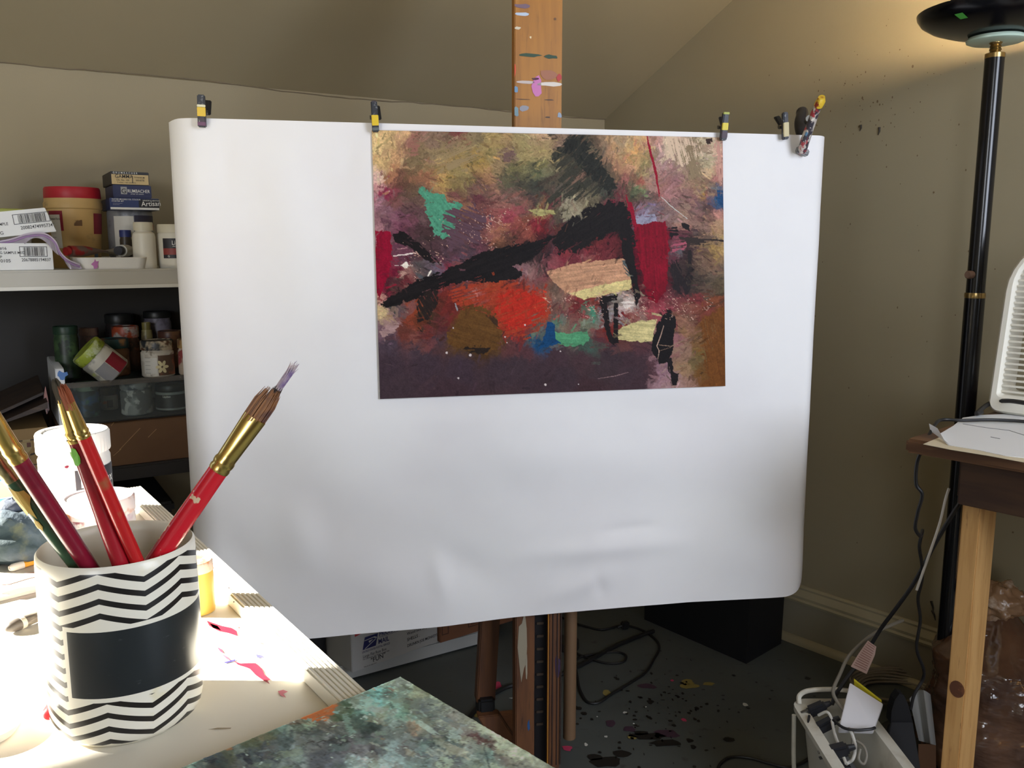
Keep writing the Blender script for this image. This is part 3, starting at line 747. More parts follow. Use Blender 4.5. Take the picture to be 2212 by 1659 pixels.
ANCH += Q(1160, 250, 5.028, [
(80,260,(195,160,125)),(250,220,(150,125,100)),(60,450,(165,145,100)),(100,600,(120,115,85)),(400,250,(70,62,50)),(300,350,(60,58,48)),(350,480,(75,72,55)),(500,400,(50,48,40)),(450,560,(60,58,45)),(600,550,(35,33,30)),(650,650,(32,32,30)),(550,330,(80,68,55)),(450,330,(140,95,70)),(700,400,(115,95,75)),(600,300,(105,90,70)),(720,270,(150,120,95)),(750,550,(95,80,65)),(850,400,(190,140,105)),(900,270,(175,145,115)),(1050,290,(200,165,120)),(1100,330,(215,160,100)),(950,450,(190,150,105)),(1000,550,(200,150,115)),(1150,450,(165,140,95)),(1200,600,(160,135,100)),(880,600,(180,130,100)),(1100,700,(165,95,80)),(950,700,(150,95,85)),(1300,280,(190,145,130)),(1350,400,(185,150,140)),(1400,520,(180,140,135)),(1450,650,(155,115,110)),(1380,700,(160,120,110)),(1250,750,(165,125,110)),(1450,300,(215,190,160)),(1550,300,(195,160,140)),(1650,350,(150,130,95)),(1600,500,(150,130,100)),(1700,450,(145,125,95)),(1800,350,(215,195,160)),(1850,500,(200,180,145)),(1750,600,(165,140,110)),(1950,350,(210,170,145)),(1970,500,(195,140,125)),(1970,650,(170,115,105)),(1900,650,(200,170,130)),(1600,750,(140,105,100)),(1750,750,(155,125,95)),(1800,820,(170,130,70)),(1900,850,(175,115,95)),(1980,900,(40,75,110)),(1950,800,(110,110,110)),(1500,800,(155,110,105)),(1650,880,(140,100,95)),(1500,950,(140,105,100)),(1750,960,(135,100,95)),(1600,1020,(165,130,110)),(1850,1000,(90,65,65)),(1950,1100,(185,130,115)),(1400,950,(140,110,100)),(1300,1020,(130,100,100)),(1150,1000,(120,85,95)),(1150,1090,(150,145,165)),(1250,1130,(140,130,145)),(1100,820,(120,130,90)),(1080,860,(60,60,50)),(1200,900,(90,80,70)),(1350,830,(175,110,105)),(700,800,(70,72,60)),(800,750,(60,62,52)),(550,760,(80,78,60)),(450,650,(130,95,80)),(250,650,(90,80,65)),(150,700,(70,68,55)),(100,800,(85,75,62)),(300,800,(80,68,58)),(600,880,(105,95,75)),(500,950,(100,90,70)),(350,930,(150,140,115)),(200,950,(110,50,52)),(50,1060,(165,155,100)),(250,1050,(95,88,65)),(100,950,(110,75,65)),(900,830,(120,75,75)),(850,930,(120,30,50)),(1030,1050,(130,5,35)),(700,1050,(25,22,20)),(800,1150,(22,18,17)),(600,1200,(25,20,20)),(500,1150,(40,35,30)),(400,1100,(70,68,58)),(300,1150,(75,60,55)),(100,1150,(130,50,60)),(50,1200,(150,40,45)),(250,1250,(110,40,45)),(350,1350,(35,30,28)),(550,1300,(30,22,22)),(700,1230,(30,22,22)),(200,1350,(90,55,60)),(100,1330,(35,28,28)),(100,1500,(50,35,38)),(300,1450,(130,50,55)),(450,1550,(120,45,55)),(600,1500,(130,45,50)),(750,1450,(110,40,45)),(250,1580,(140,70,75)),(850,1350,(95,35,38)),(950,1250,(25,18,18)),(970,1450,(20,15,15)),(1150,1300,(120,0,30)),(1250,1250,(115,5,35)),(1200,1550,(110,0,30)),(1350,1250,(110,10,35)),(1400,1350,(100,10,35)),(1420,1080,(140,110,105)),(1500,1150,(150,120,110)),(1600,1100,(155,120,105)),(1550,1250,(100,50,60)),(1650,1150,(155,115,100)),(1750,1150,(140,105,95)),(1850,1200,(130,100,90)),(1950,1200,(170,135,105)),(1980,1270,(185,150,110)),(1750,1280,(95,75,70)),(1900,1340,(95,78,68)),(1500,1400,(150,70,85)),(1500,1460,(110,110,110)),(1640,1400,(60,40,42)),(1800,1380,(130,100,80)),(1950,1430,(175,140,85)),(1750,1500,(120,90,75)),(1900,1550,(130,100,75)),(1480,1550,(100,50,60)),(1620,1550,(60,42,40))])
ANCH += Q(780, 550, 5.03, [
(220,100,(140,5,40)),(200,300,(140,10,45)),(200,450,(130,30,60)),(200,550,(215,170,150)),(230,640,(205,180,130)),(300,720,(165,130,125)),(220,830,(115,85,95)),(400,60,(110,60,75)),(400,170,(105,20,45)),(650,130,(85,82,80)),(700,200,(75,78,82)),(470,225,(180,140,125)),(400,300,(80,50,50)),(500,270,(110,40,45)),(300,280,(80,30,40)),(350,420,(45,30,30)),(850,100,(120,60,75)),(950,140,(130,50,65)),(800,150,(105,90,105)),(1000,50,(85,70,80)),(1700,180,(120,85,90)),(1850,200,(140,105,100)),(1700,300,(95,45,40)),(1950,150,(110,85,80)),(1000,450,(125,45,35)),(900,500,(110,40,35)),(950,650,(110,40,38)),(870,750,(85,40,40)),(1250,320,(150,65,40)),(1230,420,(165,95,85)),(1300,480,(160,70,60)),(1150,370,(90,60,62)),(1450,350,(170,75,40)),(1500,450,(165,50,30)),(1700,420,(150,50,30)),(1750,550,(190,45,25)),(1650,650,(195,30,22)),(1550,580,(185,40,25)),(1850,500,(190,50,25)),(1950,560,(200,60,25)),(1800,750,(160,35,28)),(1600,780,(165,35,28)),(1750,880,(115,45,42)),(1450,570,(130,55,28)),(1150,580,(105,62,25)),(1100,700,(100,65,28)),(1250,800,(95,68,28)),(1050,900,(95,65,28)),(1500,950,(90,62,28)),(1300,1000,(75,50,25)),(1400,830,(85,60,28)),(540,620,(150,65,35)),(520,750,(140,60,40)),(480,840,(110,55,45)),(600,880,(130,75,65)),(440,640,(95,75,78)),(360,640,(60,62,60)),(700,650,(60,45,28)),(650,800,(65,48,38)),(760,830,(120,50,42)),(850,880,(75,55,60)),(300,950,(75,60,70)),(600,1000,(75,58,66)),(300,1200,(66,50,58)),(700,1200,(66,50,58)),(1100,1250,(66,50,58)),(1500,1250,(66,50,56)),(400,1450,(68,52,58)),(1000,1480,(68,48,54)),(1700,1200,(66,50,56)),(1900,1300,(65,48,54)),(1800,1050,(85,52,56)),(1650,1000,(95,55,55)),(1950,950,(20,70,110)),(1900,880,(95,110,95)),(1950,700,(105,115,95)),(1880,820,(110,60,55))])
ANCH += Q(1160, 550, 5.028, [
(50,550,(200,70,30)),(50,650,(150,45,35)),(100,60,(140,75,80)),(300,60,(125,40,55)),(500,90,(150,95,90)),(100,350,(125,80,70)),(200,420,(130,100,85)),(50,250,(120,70,70)),(1080,300,(25,15,18)),(1050,100,(60,10,20)),(1200,150,(125,0,28)),(1300,200,(105,0,28)),(1200,350,(100,5,28)),(1300,450,(105,5,30)),(1350,350,(85,8,28)),(1430,150,(70,35,40)),(1550,150,(60,45,42)),(1550,280,(40,32,32)),(1650,250,(35,28,28)),(1480,100,(45,35,35)),(1800,150,(120,95,75)),(1950,200,(110,92,75)),(1850,350,(90,75,62)),(1750,300,(70,60,52)),(1700,380,(60,48,42)),(1980,400,(85,70,52)),(1600,450,(110,50,52)),(1450,480,(145,75,80)),(1350,560,(150,60,70)),(1250,600,(150,70,75)),(1750,480,(120,50,50)),(1850,550,(115,55,45)),(1950,500,(120,65,40)),(1700,600,(120,75,60)),(1950,700,(105,60,20)),(1850,750,(110,65,25)),(1980,1000,(110,62,18)),(1950,1250,(110,60,20)),(1900,1400,(115,68,28)),(1700,700,(90,50,40)),(1600,750,(140,95,80)),(1550,820,(150,110,80)),(1750,900,(120,85,50)),(1800,1100,(120,88,45)),(1800,1300,(110,75,35)),(1600,1100,(150,115,95)),(1580,1250,(155,120,90)),(1700,1200,(115,95,60)),(1650,1380,(140,105,85)),(1500,1050,(150,110,100)),(1520,900,(150,100,100)),(1350,1250,(155,115,125)),(1400,1380,(165,125,130)),(1330,1400,(160,120,125)),(1550,1400,(165,130,120)),(1250,1250,(85,55,60)),(1050,800,(165,145,115)),(1050,700,(150,120,105)),(1150,650,(150,115,105)),(950,700,(125,35,35)),(900,650,(100,20,25)),(950,580,(200,180,170)),(800,550,(60,50,48)),(770,600,(150,140,140)),(800,850,(120,35,28)),(650,550,(120,50,40)),(500,520,(125,40,42)),(400,560,(120,45,45)),(550,650,(140,60,60)),(450,650,(120,50,55)),(600,620,(75,130,105)),(630,680,(100,130,110)),(680,650,(170,160,155)),(300,600,(110,60,60)),(250,650,(100,60,62)),(400,720,(125,75,70)),(300,760,(125,110,90)),(400,790,(125,95,85)),(550,750,(115,130,105)),(650,800,(130,80,75)),(220,700,(90,130,110)),(550,980,(65,85,75)),(60,880,(85,95,90)),(60,750,(110,80,70)),(200,1100,(68,48,54)),(500,1150,(72,50,54)),(800,1100,(60,45,50)),(1000,1100,(66,46,52)),(1100,1000,(85,50,55)),(950,950,(95,55,50)),(700,900,(85,45,50)),(300,1350,(64,48,54)),(700,1250,(64,48,52)),(1000,1300,(66,48,54)),(100,1400,(66,48,54)),(600,1450,(66,44,48)),(1100,1400,(66,46,52)),(1150,1200,(66,46,52))])
PAINT_GAIN = 1.0
def painter(PX, PY):
    img = field(PX, PY, ANCH, seed=4, warp=(22, 9), power=5.5)
    # brushed grain, stronger in the upper, busier part
    up = np.clip((760-PY)/120, 0.15, 1)[..., None]
    gr = 0.5*fbm((PX+PY*0.8)/30, (PY-PX*0.8)/9.0, 31, 3)[..., None] + 0.7*fbm(PX/3.2, PY/3.2, 41, 2)[..., None]
    img = img*np.clip(1 + up*0.7*gr, 0.4, 1.7)
    busy = lambda x, y: 1.0 if y < 700 else (0.55 if y < 755 or x > 1400 else 0.06)
    img = scumble(img, PX, PY, 1500, 5, (14, 52), (6, 20), 0.26, 10, busy, 0.65, 0.12)
    img = scumble(img, PX, PY, 2200, 6, (5, 20), (1.5, 6), 0.5, 14, busy, 0.9, 0.1)
    S = lambda poly, col, **k: stroke(img, PX, PY, poly, col, **k)
    S([(811,498),(842,500),(848,560),(838,600),(820,645),(815,640)], (140,6,42), jag=4, ang=1.5, seed=51)
    S([(903,405),(915,405),(930,415),(955,420),(970,440),(992,438),(1000,444),(980,460),(985,480),(975,508),(955,517),(940,505),(928,480),(922,445),(908,425)], (80,148,118), jag=8, dry=0.1, ang=0.9, seed=52)
    S([(1165,425),(1215,395),(1200,360),(1190,330),(1235,286),(1268,292),(1300,345),(1335,405),(1325,432),(1280,425),(1230,432),(1190,445)], (58,56,46), jag=14, dry=0.47, ang=-0.7, seed=153)
    S([(1205,318),(1245,286),(1262,300),(1290,340),(1310,370),(1330,400),(1320,420),(1285,395),(1260,370),(1240,340),(1212,330)], (40,40,35), jag=10, dry=0.36, ang=-0.9, seed=53)
    S([(960,640),(985,618),(1050,612),(1110,606),(1170,630),(1185,655),(1180,700),(1140,735),(1090,720),(1060,690),(1000,660)], (160,58,34), jag=16, dry=0.48, ang=-0.3, seed=54)
    S([(1075,645),(1120,625),(1170,640),(1182,670),(1150,700),(1110,715),(1080,690)], (186,42,26), jag=15, dry=0.4, ang=-0.4, seed=55)
    S([(1000,668),(1040,660),(1070,680),(1085,720),(1085,745),(1050,765),(1000,755),(970,738),(968,720),(985,700)], (100,66,28), jag=8, dry=0.26, ang=0.3, seed=56)
    S([(995,756),(1015,762),(1050,764),(1062,752),(1048,748),(1012,750)], (40,28,20), jag=6, dry=0.42, seed=57)
    S([(1046,680),(1060,680),(1076,692),(1076,706),(1066,700),(1056,688)], (66,44,26), jag=2, seed=58)
    S([(822,655),(845,640),(900,605),(960,585),(1010,560),(1040,545),(1100,530),(1160,520),(1200,505),(1190,520),(1150,560),(1110,575),(1132,588),(1128,598),(1080,608),(1050,612),(1010,605),(960,620),(900,645),(850,662),(826,668)], (24,19,19), jag=6, dry=0.2, ang=-0.36, seed=59, var=0.3)
    S([(848,503),(870,500),(905,525),(940,558),(952,570),(930,568),(885,535),(850,520)], (26,20,20), jag=5, dry=0.2, ang=0.7, seed=60)
    S([(905,640),(935,625),(950,640),(925,690),(905,700),(900,670)], (38,28,24), jag=8, dry=0.38, ang=1.1, seed=61)
    S([(1180,588),(1230,572),(1290,563),(1345,558),(1362,566),(1364,590),(1372,600),(1374,612),(1360,625),(1290,640),(1262,646),(1230,636),(1196,612)], (196,146,112), jag=3, dry=0.12, ang=-0.12, seed=62, var=0.22)
    S([(1226,634),(1290,618),(1350,605),(1372,600),(1374,612),(1360,625),(1290,641),(1262,647)], (218,198,134), jag=3, dry=0.2, ang=-0.12, seed=63)
    S([(1345,562),(1356,560),(1364,580),(1362,596),(1350,590)], (86,92,90), jag=4, dry=0.35, ang=0.8, seed=64)
    S([(1195,508),(1240,470),(1290,442),(1346,432),(1364,470),(1370,530),(1350,522),(1335,500),(1290,522),(1250,542),(1215,550),(1195,532)], (26,21,20), jag=12, dry=0.27, ang=-0.6, seed=65, var=0.3)
    S([(1338,470),(1356,465),(1370,560),(1384,640),(1374,662),(1362,600),(1345,545)], (24,18,18), jag=3, dry=0.1, ang=1.4, seed=66)
    S([(1368,480),(1438,478),(1446,540),(1440,620),(1420,655),(1398,642),(1380,560)], (128,2,30), jag=5, dry=0.06, ang=1.5, seed=67, var=0.2)
    S([(1356,436),(1364,436),(1376,480),(1372,500),(1366,480)], (138,8,38), jag=2, seed=68)
    S([(1372,468),(1412,462),(1420,478),(1390,484),(1374,484)], (150,146,164), jag=4, dry=0.35, seed=69)
    S([(1195,715),(1230,720),(1270,717),(1273,738),(1240,751),(1205,744)], (84,152,108), jag=4, dry=0.16, ang=0.05, seed=70)
    S([(1163,757),(1176,725),(1183,694),(1200,700),(1199,730),(1212,742),(1190,746)], (16,68,112), jag=3, seed=71)
    S([(1272,662),(1284,660),(1290,690),(1282,700)], (80,140,112), jag=3, dry=0.3, seed=72)
    S([(1345,706),(1390,692),(1420,690),(1412,715),(1408,737),(1380,738),(1332,733),(1327,722)], (206,190,132), jag=3, dry=0.16, ang=0.1, seed=73, var=0.22)
    S([(1410,732),(1420,700),(1435,675),(1447,666),(1460,690),(1456,730),(1450,760),(1446,785),(1425,785),(1408,757)], (22,17,18), jag=5, dry=0.1, ang=1.2, seed=74)
    S([(1438,775),(1450,775),(1456,805),(1466,808),(1462,830),(1452,832),(1444,800)], (28,22,24), jag=4, dry=0.25, ang=1.4, seed=75)
    S([(1296,650),(1310,648),(1320,720),(1328,747),(1315,738),(1305,700)], (28,20,20), jag=3, dry=0.15, ang=1.4, seed=76)
    S([(1326,655),(1335,655),(1336,742),(1324,742)], (24,18,18), jag=2, seed=77)
    S([(1296,642),(1335,636),(1330,648),(1300,656)], (26,20,20), jag=3, seed=78)
    S([(1340,652),(1362,640),(1368,660),(1350,668)], (222,208,196), jag=8, dry=0.5, seed=79)
    S([(1450,560),(1462,560),(1490,625),(1480,640),(1455,625)], (36,28,30), jag=7, dry=0.42, ang=1.2, seed=80)
    S([(1486,540),(1494,540),(1491,630),(1484,632)], (40,32,32), jag=3, dry=0.25, ang=1.55, seed=81)
    S([(1471,482),(1488,486),(1492,500),(1474,492)], (28,22,22), jag=4, dry=0.35, seed=82)
    S([(1524,300),(1540,298),(1538,308),(1528,310)], (58,40,34), jag=4, dry=0.3, seed=83)
    S([(1550,410),(1562,412),(1562,450),(1552,440)], (30,70,112), jag=3, dry=0.2, seed=84)
    S([(1515,690),(1568,660),(1568,834),(1535,834),(1520,780)], (112,66,24), jag=10, dry=0.35, ang=1.4, seed=85)
    S([(1140,455),(1160,450),(1196,455),(1200,462),(1165,466)], (170,160,104), jag=3, dry=0.3, ang=0.15, seed=86)
    S([(818,712),(850,700),(866,700),(850,720),(826,728)], (170,136,132), jag=6, dry=0.4, seed=87)
    S([(815,660),(834,668),(836,680),(820,690)], (212,186,136), jag=4, dry=0.3, seed=88)
    img = scumble(img, PX, PY, 1500, 9, (5, 22), (1.5, 5), 0.3, 9, busy, 0.8, 0.15)
    img *= np.clip(1 + 0.5*fbm(PX/2.1, PY/2.1, 55, 2) + 0.35*fbm(PX/9, PY/9, 56, 3), 0.6, 1.4)[..., None]
    S([(1466,512),(1500,508),(1560,514),(1562,526),(1520,528),(1490,534),(1470,526)], (52,42,38), jag=8, dry=0.42, ang=0.05, seed=191)
    S([(1440,495),(1458,488),(1470,505),(1452,514)], (30,22,24), jag=7, dry=0.4, seed=192)
    S([(1448,530),(1480,520),(1486,534),(1452,546)], (168,84,100), jag=6, dry=0.42, ang=-0.1, seed=193)
    S([(925,330),(1000,310),(1040,330),(1010,365),(950,370)], (150,128,92), jag=16, dry=0.5, ang=-0.4, seed=194)
    S([(880,300),(905,288),(908,330),(885,340)], (150,102,88), jag=10, dry=0.42, seed=195)
    S([(960,455),(1010,440),(1060,470),(1030,520),(975,540),(955,500)], (92,66,76), jag=18, dry=0.42, ang=0.4, seed=196)
    S([(1085,318),(1112,318),(1116,345),(1090,350)], (112,86,80), jag=7, dry=0.52, seed=197)
    S([(1440,290),(1500,292),(1520,330),(1470,360),(1440,340)], (214,186,158), jag=14, dry=0.46, ang=1.3, seed=199)
    S([(1480,320),(1515,310),(1510,380),(1485,390)], (140,120,92), jag=12, dry=0.45, ang=1.3, seed=200)
    S([(1545,305),(1562,305),(1562,400),(1548,395)], (196,146,130), jag=9, dry=0.46, ang=1.5, seed=201)
    L = lambda pts, w, col, **k: line(img, PX, PY, pts, w, col, **k)
    L([(1398,293),(1403,320),(1410,345),(1418,380),(1424,424)], 5, (152,16,42), jag=1.5)
    L([(1352,420),(1360,450),(1372,480)], 5, (140,12,40), jag=1.5)
    L([(850,553),(875,550),(898,546)], 3.5, (226,208,200)); L([(858,538),(880,536)], 2.5, (190,140,140)); L([(852,574),(892,573)], 2, (220,200,190))
    S([(868,572),(874,566),(880,566),(884,573),(880,580),(874,580)], (235,225,210), jag=2, seed=90)
    L([(924,597),(929,588),(932,584)], 4, (232,222,206), jag=1)
    L([(1428,425),(1455,450),(1485,473)], 1.8, (206,206,196), jag=0.8)
    L([(1434,703),(1427,725),(1419,748),(1424,758),(1421,775)], 1.8, (196,160,140), jag=0.6)
    L([(1424,745),(1450,748),(1475,735),(1492,728)], 1.8, (150,120,100), jag=0.6); L([(1424,758),(1450,750)], 1.4, (150,120,100), jag=0.5)
    L([(1292,818),(1330,812),(1358,804)], 1.8, (140,110,110), jag=0.6)
    L([(830,880-95),(850,790)], 1.5, (100,80,84), jag=0.5)
    L([(1172,643),(1180,645),(1176,648)], 2, (226,212,170), jag=0.5)
    L([(983,655),(988,672)], 6, (150,148,150), jag=2)
    # fine flecks of pale and dark paint
    fl = fbm((PX+0.7*PY)/5.5, (PY-0.7*PX)/1.9, 77, 2) + 0.5*fbm(PX/17, PY/17, 78, 2)
    zone = np.exp(-(((PX-1050)/90)**2 + ((PY-490)/40)**2)) + np.exp(-(((PX-1300)/110)**2 + ((PY-660)/28)**2)) + np.exp(-(((PX-1480)/70)**2 + ((PY-660)/30)**2)) + 0.6*np.exp(-(((PX-900)/60)**2 + ((PY-560)/50)**2))
    mk = fl > (0.42 - 0.12*np.clip(zone, 0, 1)); img[mk & (zone > 0.25)] = lin((214, 170, 150))
    mk = (fbm(PX/3.0, PY/3.0, 99, 2) > 0.31) & (PY < 560) & (zone < 0.5); img[mk] *= 0.55
    for (x, y, r_) in ((979, 708, 1.6), (1016, 767, 3), (1178, 831, 2.4), (990, 817, 2), (1091, 728, 1.5), (1134, 702, 2), (1095, 740, 1.4), (1211, 759, 1.6), (965, 762, 2.5), (1250, 830, 1.3)):
        img[((PX-x)**2 + (PY-y)**2) < r_*r_] = lin((220, 205, 200))
    return np.clip(img*PAINT_GAIN, 0, 0.92)
def pcorner(px, py, off): a, zz = on_p(px, py, off); return pp(a, off, zz)
OFFP = 0.0035
pt = colour_sheet('abstract_painting', attr_mat('artist_paint', 0.55, 0.25, 0.12), None, pcorner(803, 281, OFFP), pcorner(1561, 297, OFFP), pcorner(1567, 834, 0.005), pcorner(821, 862, 0.005), 700, 520, painter, 0.0022)
tag(pt, 'unframed abstract painting in black, crimson, orange, plum and cream', 'painting')

# ================================================================== SHELVING ALONG THE KNEE WALL
RES = M('white_resin', (186, 182, 170), 0.5)
SH_D = 0.31
ZS1, ZS0 = 0.995, 0.958          # top shelf, its top and underside
ZL = 0.597                       # lower shelf
sx = -1.75
unit = thing('shelving_unit', 'white resin shelving unit standing along the low wall', 'shelf', kw(sx, SH_D/2), TH)
A0, A1 = -2.75, -0.40
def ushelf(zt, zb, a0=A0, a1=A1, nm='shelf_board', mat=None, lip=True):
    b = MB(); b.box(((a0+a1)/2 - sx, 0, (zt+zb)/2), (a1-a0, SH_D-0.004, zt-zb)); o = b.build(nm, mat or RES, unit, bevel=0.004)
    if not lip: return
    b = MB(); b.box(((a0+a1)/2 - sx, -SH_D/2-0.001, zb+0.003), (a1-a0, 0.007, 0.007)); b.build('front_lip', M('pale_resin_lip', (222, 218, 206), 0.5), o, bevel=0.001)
ushelf(ZS1, ZS0); ushelf(ZL, ZL-0.03, mat=M('dark_shelf', (40, 36, 34), 0.6), lip=False); ushelf(0.042, 0.004, a1=-0.56, mat=M('grey_resin', (170, 170, 166), 0.5), lip=False)  # lower board coloured dark for the shade below the cardboard box
b = MB(); b.box(((A0+A1)/2 - sx, SH_D/2-0.006, (ZL+ZS0)/2), (A1-A0-0.1, 0.006, ZS0-ZL-0.002)); b.build('shade_panel', M('dark_back_panel', (50, 48, 46), 0.7), unit, smooth=0)  # dark sheet added behind the jars to imitate the shade between the shelves
for a in (A0+0.03, A1-0.03):
    for y in (-SH_D/2+0.03, SH_D/2-0.032):
        for (za, zb) in ((0.042, ZL-0.03), (ZL, ZS0)):
            b = MB(); b.lathe([(0.02, za), (0.02, zb)], 16, Matrix.Translation((a-sx, y, 0))); b.build('post', RES, unit)

def kthing(name, label, cat, a, d, z, group=None, rot=0.0):
    return thing(name, label, cat, kw(a, d, z), TH + rot, group)
def kbox(px0, px1, pyt, d, zb):
    """front-face extents of something standing on zb with its front d off the wall"""
    a0, _ = on_k(px0, (pyt+580)/2, d); a1, _ = on_k(px1, (pyt+580)/2, d); _, zt = on_k((px0+px1)/2, pyt, d)
    return a0, a1, zt
def front(y): return lambda x, z: (x, y, z)
CARD_W = M('white_carton', (226, 226, 222), 0.6)

# lower sample carton -----------------------------------------------------
dF = 0.30
a0, z0 = on_k(-70, 581, dF); a1, zt = on_k(112, 527, dF); zt = on_k(60, 526, dF)[1]
w, h = a1-a0, zt-ZS1
e = kthing('sample_carton', 'white paint sample carton with barcode, flat on the shelf', 'box', (a0+a1)/2, dF-0.05, ZS1+0.0005)
b = MB(); b.box((0, 0, h/2), (w, 0.10, h)); b.build('carton', CARD_W, e, bevel=0.0008)
fx = lambda px: on_k(px, 555, dF)[0] - (a0+a1)/2
fz = lambda py: on_k(60, py, dF)[1] - ZS1
bars(INK, e, front(-0.0506), fx(43), fz(555), fx(103)-fx(43), fz(533)-fz(555), 3)
lettering([('20678885194837', 0.0085, fx(46), fz(565), 'LEFT', 0, 0.82), ('#16', 0.0075, fx(0), fz(540), 'LEFT', 0), ('G SAMPLE MED', 0.0068, fx(0), fz(549), 'LEFT', 0, 0.9), ('P', 0.0068, fx(0), fz(558), 'LEFT', 0), ('0105', 0.0085, fx(0), fz(567), 'LEFT', 0)], INK, e, front(-0.0506))

# upper sample carton, tilted on the bag -----------------------------------
au0, zu0 = on_k(-60, 519, dF); au1, zu1 = on_k(122, 500, dF); _, zu2 = on_k(110, 446, dF)
til = math.atan2(zu1-zu0, au1-au0)
W2 = math.hypot(au1-au0, zu1-zu0); H2 = (zu2-zu1)*0.985
e = thing('sample_carton', 'white paint sample carton tipped up on a zip bag', 'box', kw(au0, dF-0.05, zu0), TH)
T_ = Matrix.Rotation(-til, 4, 'Y')
b = MB(); b.T = T_; sh = 0.011
b.hexa([(0, -0.05, 0), (W2, -0.05, 0), (W2, 0.05, 0), (0, 0.05, 0), (0, -0.05, H2), (W2-sh, -0.05, H2), (W2-sh, 0.05, H2), (0, 0.05, H2)]); b.build('carton', CARD_W, e, bevel=0.0008)
f2 = lambda x, z: tuple(T_ @ Vector((x, -0.0506, z)))
k = W2/182.0
bars(INK, e, f2, k*94, H2*0.44, k*80, H2*0.4, 9)
lettering([('20082474995734', 0.009, k*106, H2*0.22, 'LEFT', 0, 0.86), ('SAMPLE', 0.0075, k*52, H2*0.45, 'LEFT', 0, 0.9), ('G', 0.0085, k*60, H2*0.1, 'LEFT', 0)], INK, e, f2)

# zip bag between the cartons -----------------------------------------------
path = [(-40, 528, 0.285), (20, 518, 0.29), (60, 506, 0.303), (95, 505, 0.306), (118, 520, 0.31), (130, 545, 0.31), (148, 562, 0.308), (172, 572, 0.304)]
bag = kthing('zip_bag', 'crumpled clear zip bag with a purple seal, squeezed between cartons', 'bag', -1.75, 0.2, ZS1)
def bagpt(px, py, d): a, zz = on_k(px, py, d); return Vector((a+1.75, 0.2-d, zz-ZS1))
C_ = crv([bagpt(*p) for p in path], 6)
b = MB(); n = len(C_)
hts = [0.018 + 0.010*math.sin(i*0.35) + 0.006*(i > n*0.7) for i in range(n)]
rn = random.Random(4)
lo = [p + Vector((0.004, 0.004*math.sin(i), -min(hts[i], max(0.0, p.z-0.0015)))) for i, p in enumerate(C_)]
b.add([tuple(p) for p in C_] + [tuple(p) for p in lo] + [tuple(p + Vector((0, 0.0012, 0))) for p in C_] + [tuple(p + Vector((0, 0.0012, 0))) for p in lo],
      [(i, i+1, n+i+1, n+i) for i in range(n-1)] + [(2*n+i, 2*n+i+1, 3*n+i+1, 3*n+i) for i in range(n-1)] + [(i, i+1, 2*n+i+1, 2*n+i) for i in range(n-1)])
b.build('bag_film', clear_mat('bag_plastic', (205, 195, 205), 0.55, 0.25), bag)
b = MB(); b.tube([p + Vector((0, -0.0012, -0.004)) for p in C_], 0.0019, 6); b.build('zip_seal', M('purple_seal', (160, 128, 170), 0.4), bag)
b = MB(); b.tube([p + Vector((0, -0.0012, 0.0005)) for p in C_], 0.0014, 6); b.build('zip_edge', M('pale_seal', (205, 190, 205), 0.4), bag)

# lime lid at the far left
a, z = on_k(15, 452, 0.12)
e = kthing('plastic_tub', 'tub with a lime green lid behind the cartons', 'tub', a, 0.12, ZS1)
hh = z - ZS1
b = MB(); b.lathe([(0.036, 0), (0.042, hh-0.012), (0.0, hh-0.012)], 32); b.build('tub_body', CARD_W, e)
b = MB(); b.lathe([(0.045, hh-0.014), (0.045, hh-0.002), (0.042, hh), (0, hh)], 32); b.build('lid', M('lime_lid', (190, 196, 96), 0.5), e)

def jar(name, label, cat, px0, px1, pyt, pyl, d, zb, body, lid, group=None, neck=0.92, lidw=1.0, taper=1.0, cyl='k', extra=None):
    """straight round jar: px0..px1 width, pyt top of lid, pyl underside of lid"""
    a0, _ = on_k(px0, pyt+30, d); a1, _ = on_k(px1, pyt+30, d); r_ = (a1-a0)/2*0.93
    am = (a0+a1)/2
    _, zt = on_k((px0+px1)/2, pyt, d); _, zl = on_k((px0+px1)/2, pyl, d)
    e = kthing(name, label, cat, am, d, zb, group)
    H, HL = zt-zb, zl-zb
    b = MB(); b.lathe([(r_*taper*0.9, 0), (r_*taper, 0.003), (r_, HL*0.9), (r_*neck, HL*0.96), (r_*neck, HL), (0, HL)], 40); b.build('jar_body', body, e)
    if lid: 
        b = MB(); rl = r_*lidw; b.lathe([(rl*0.99, HL), (rl, HL+0.001), (rl, H-0.002), (rl*0.96, H), (rl*0.86, H), (rl*0.84, H-0.0012), (0, H-0.0012)], 40); b.build('lid', lid, e)
    return e, r_, H, HL
def wrap(r_, T=None):
    return lambda x, z: (r_*math.sin(x/r_), -r_*math.cos(x/r_), z)

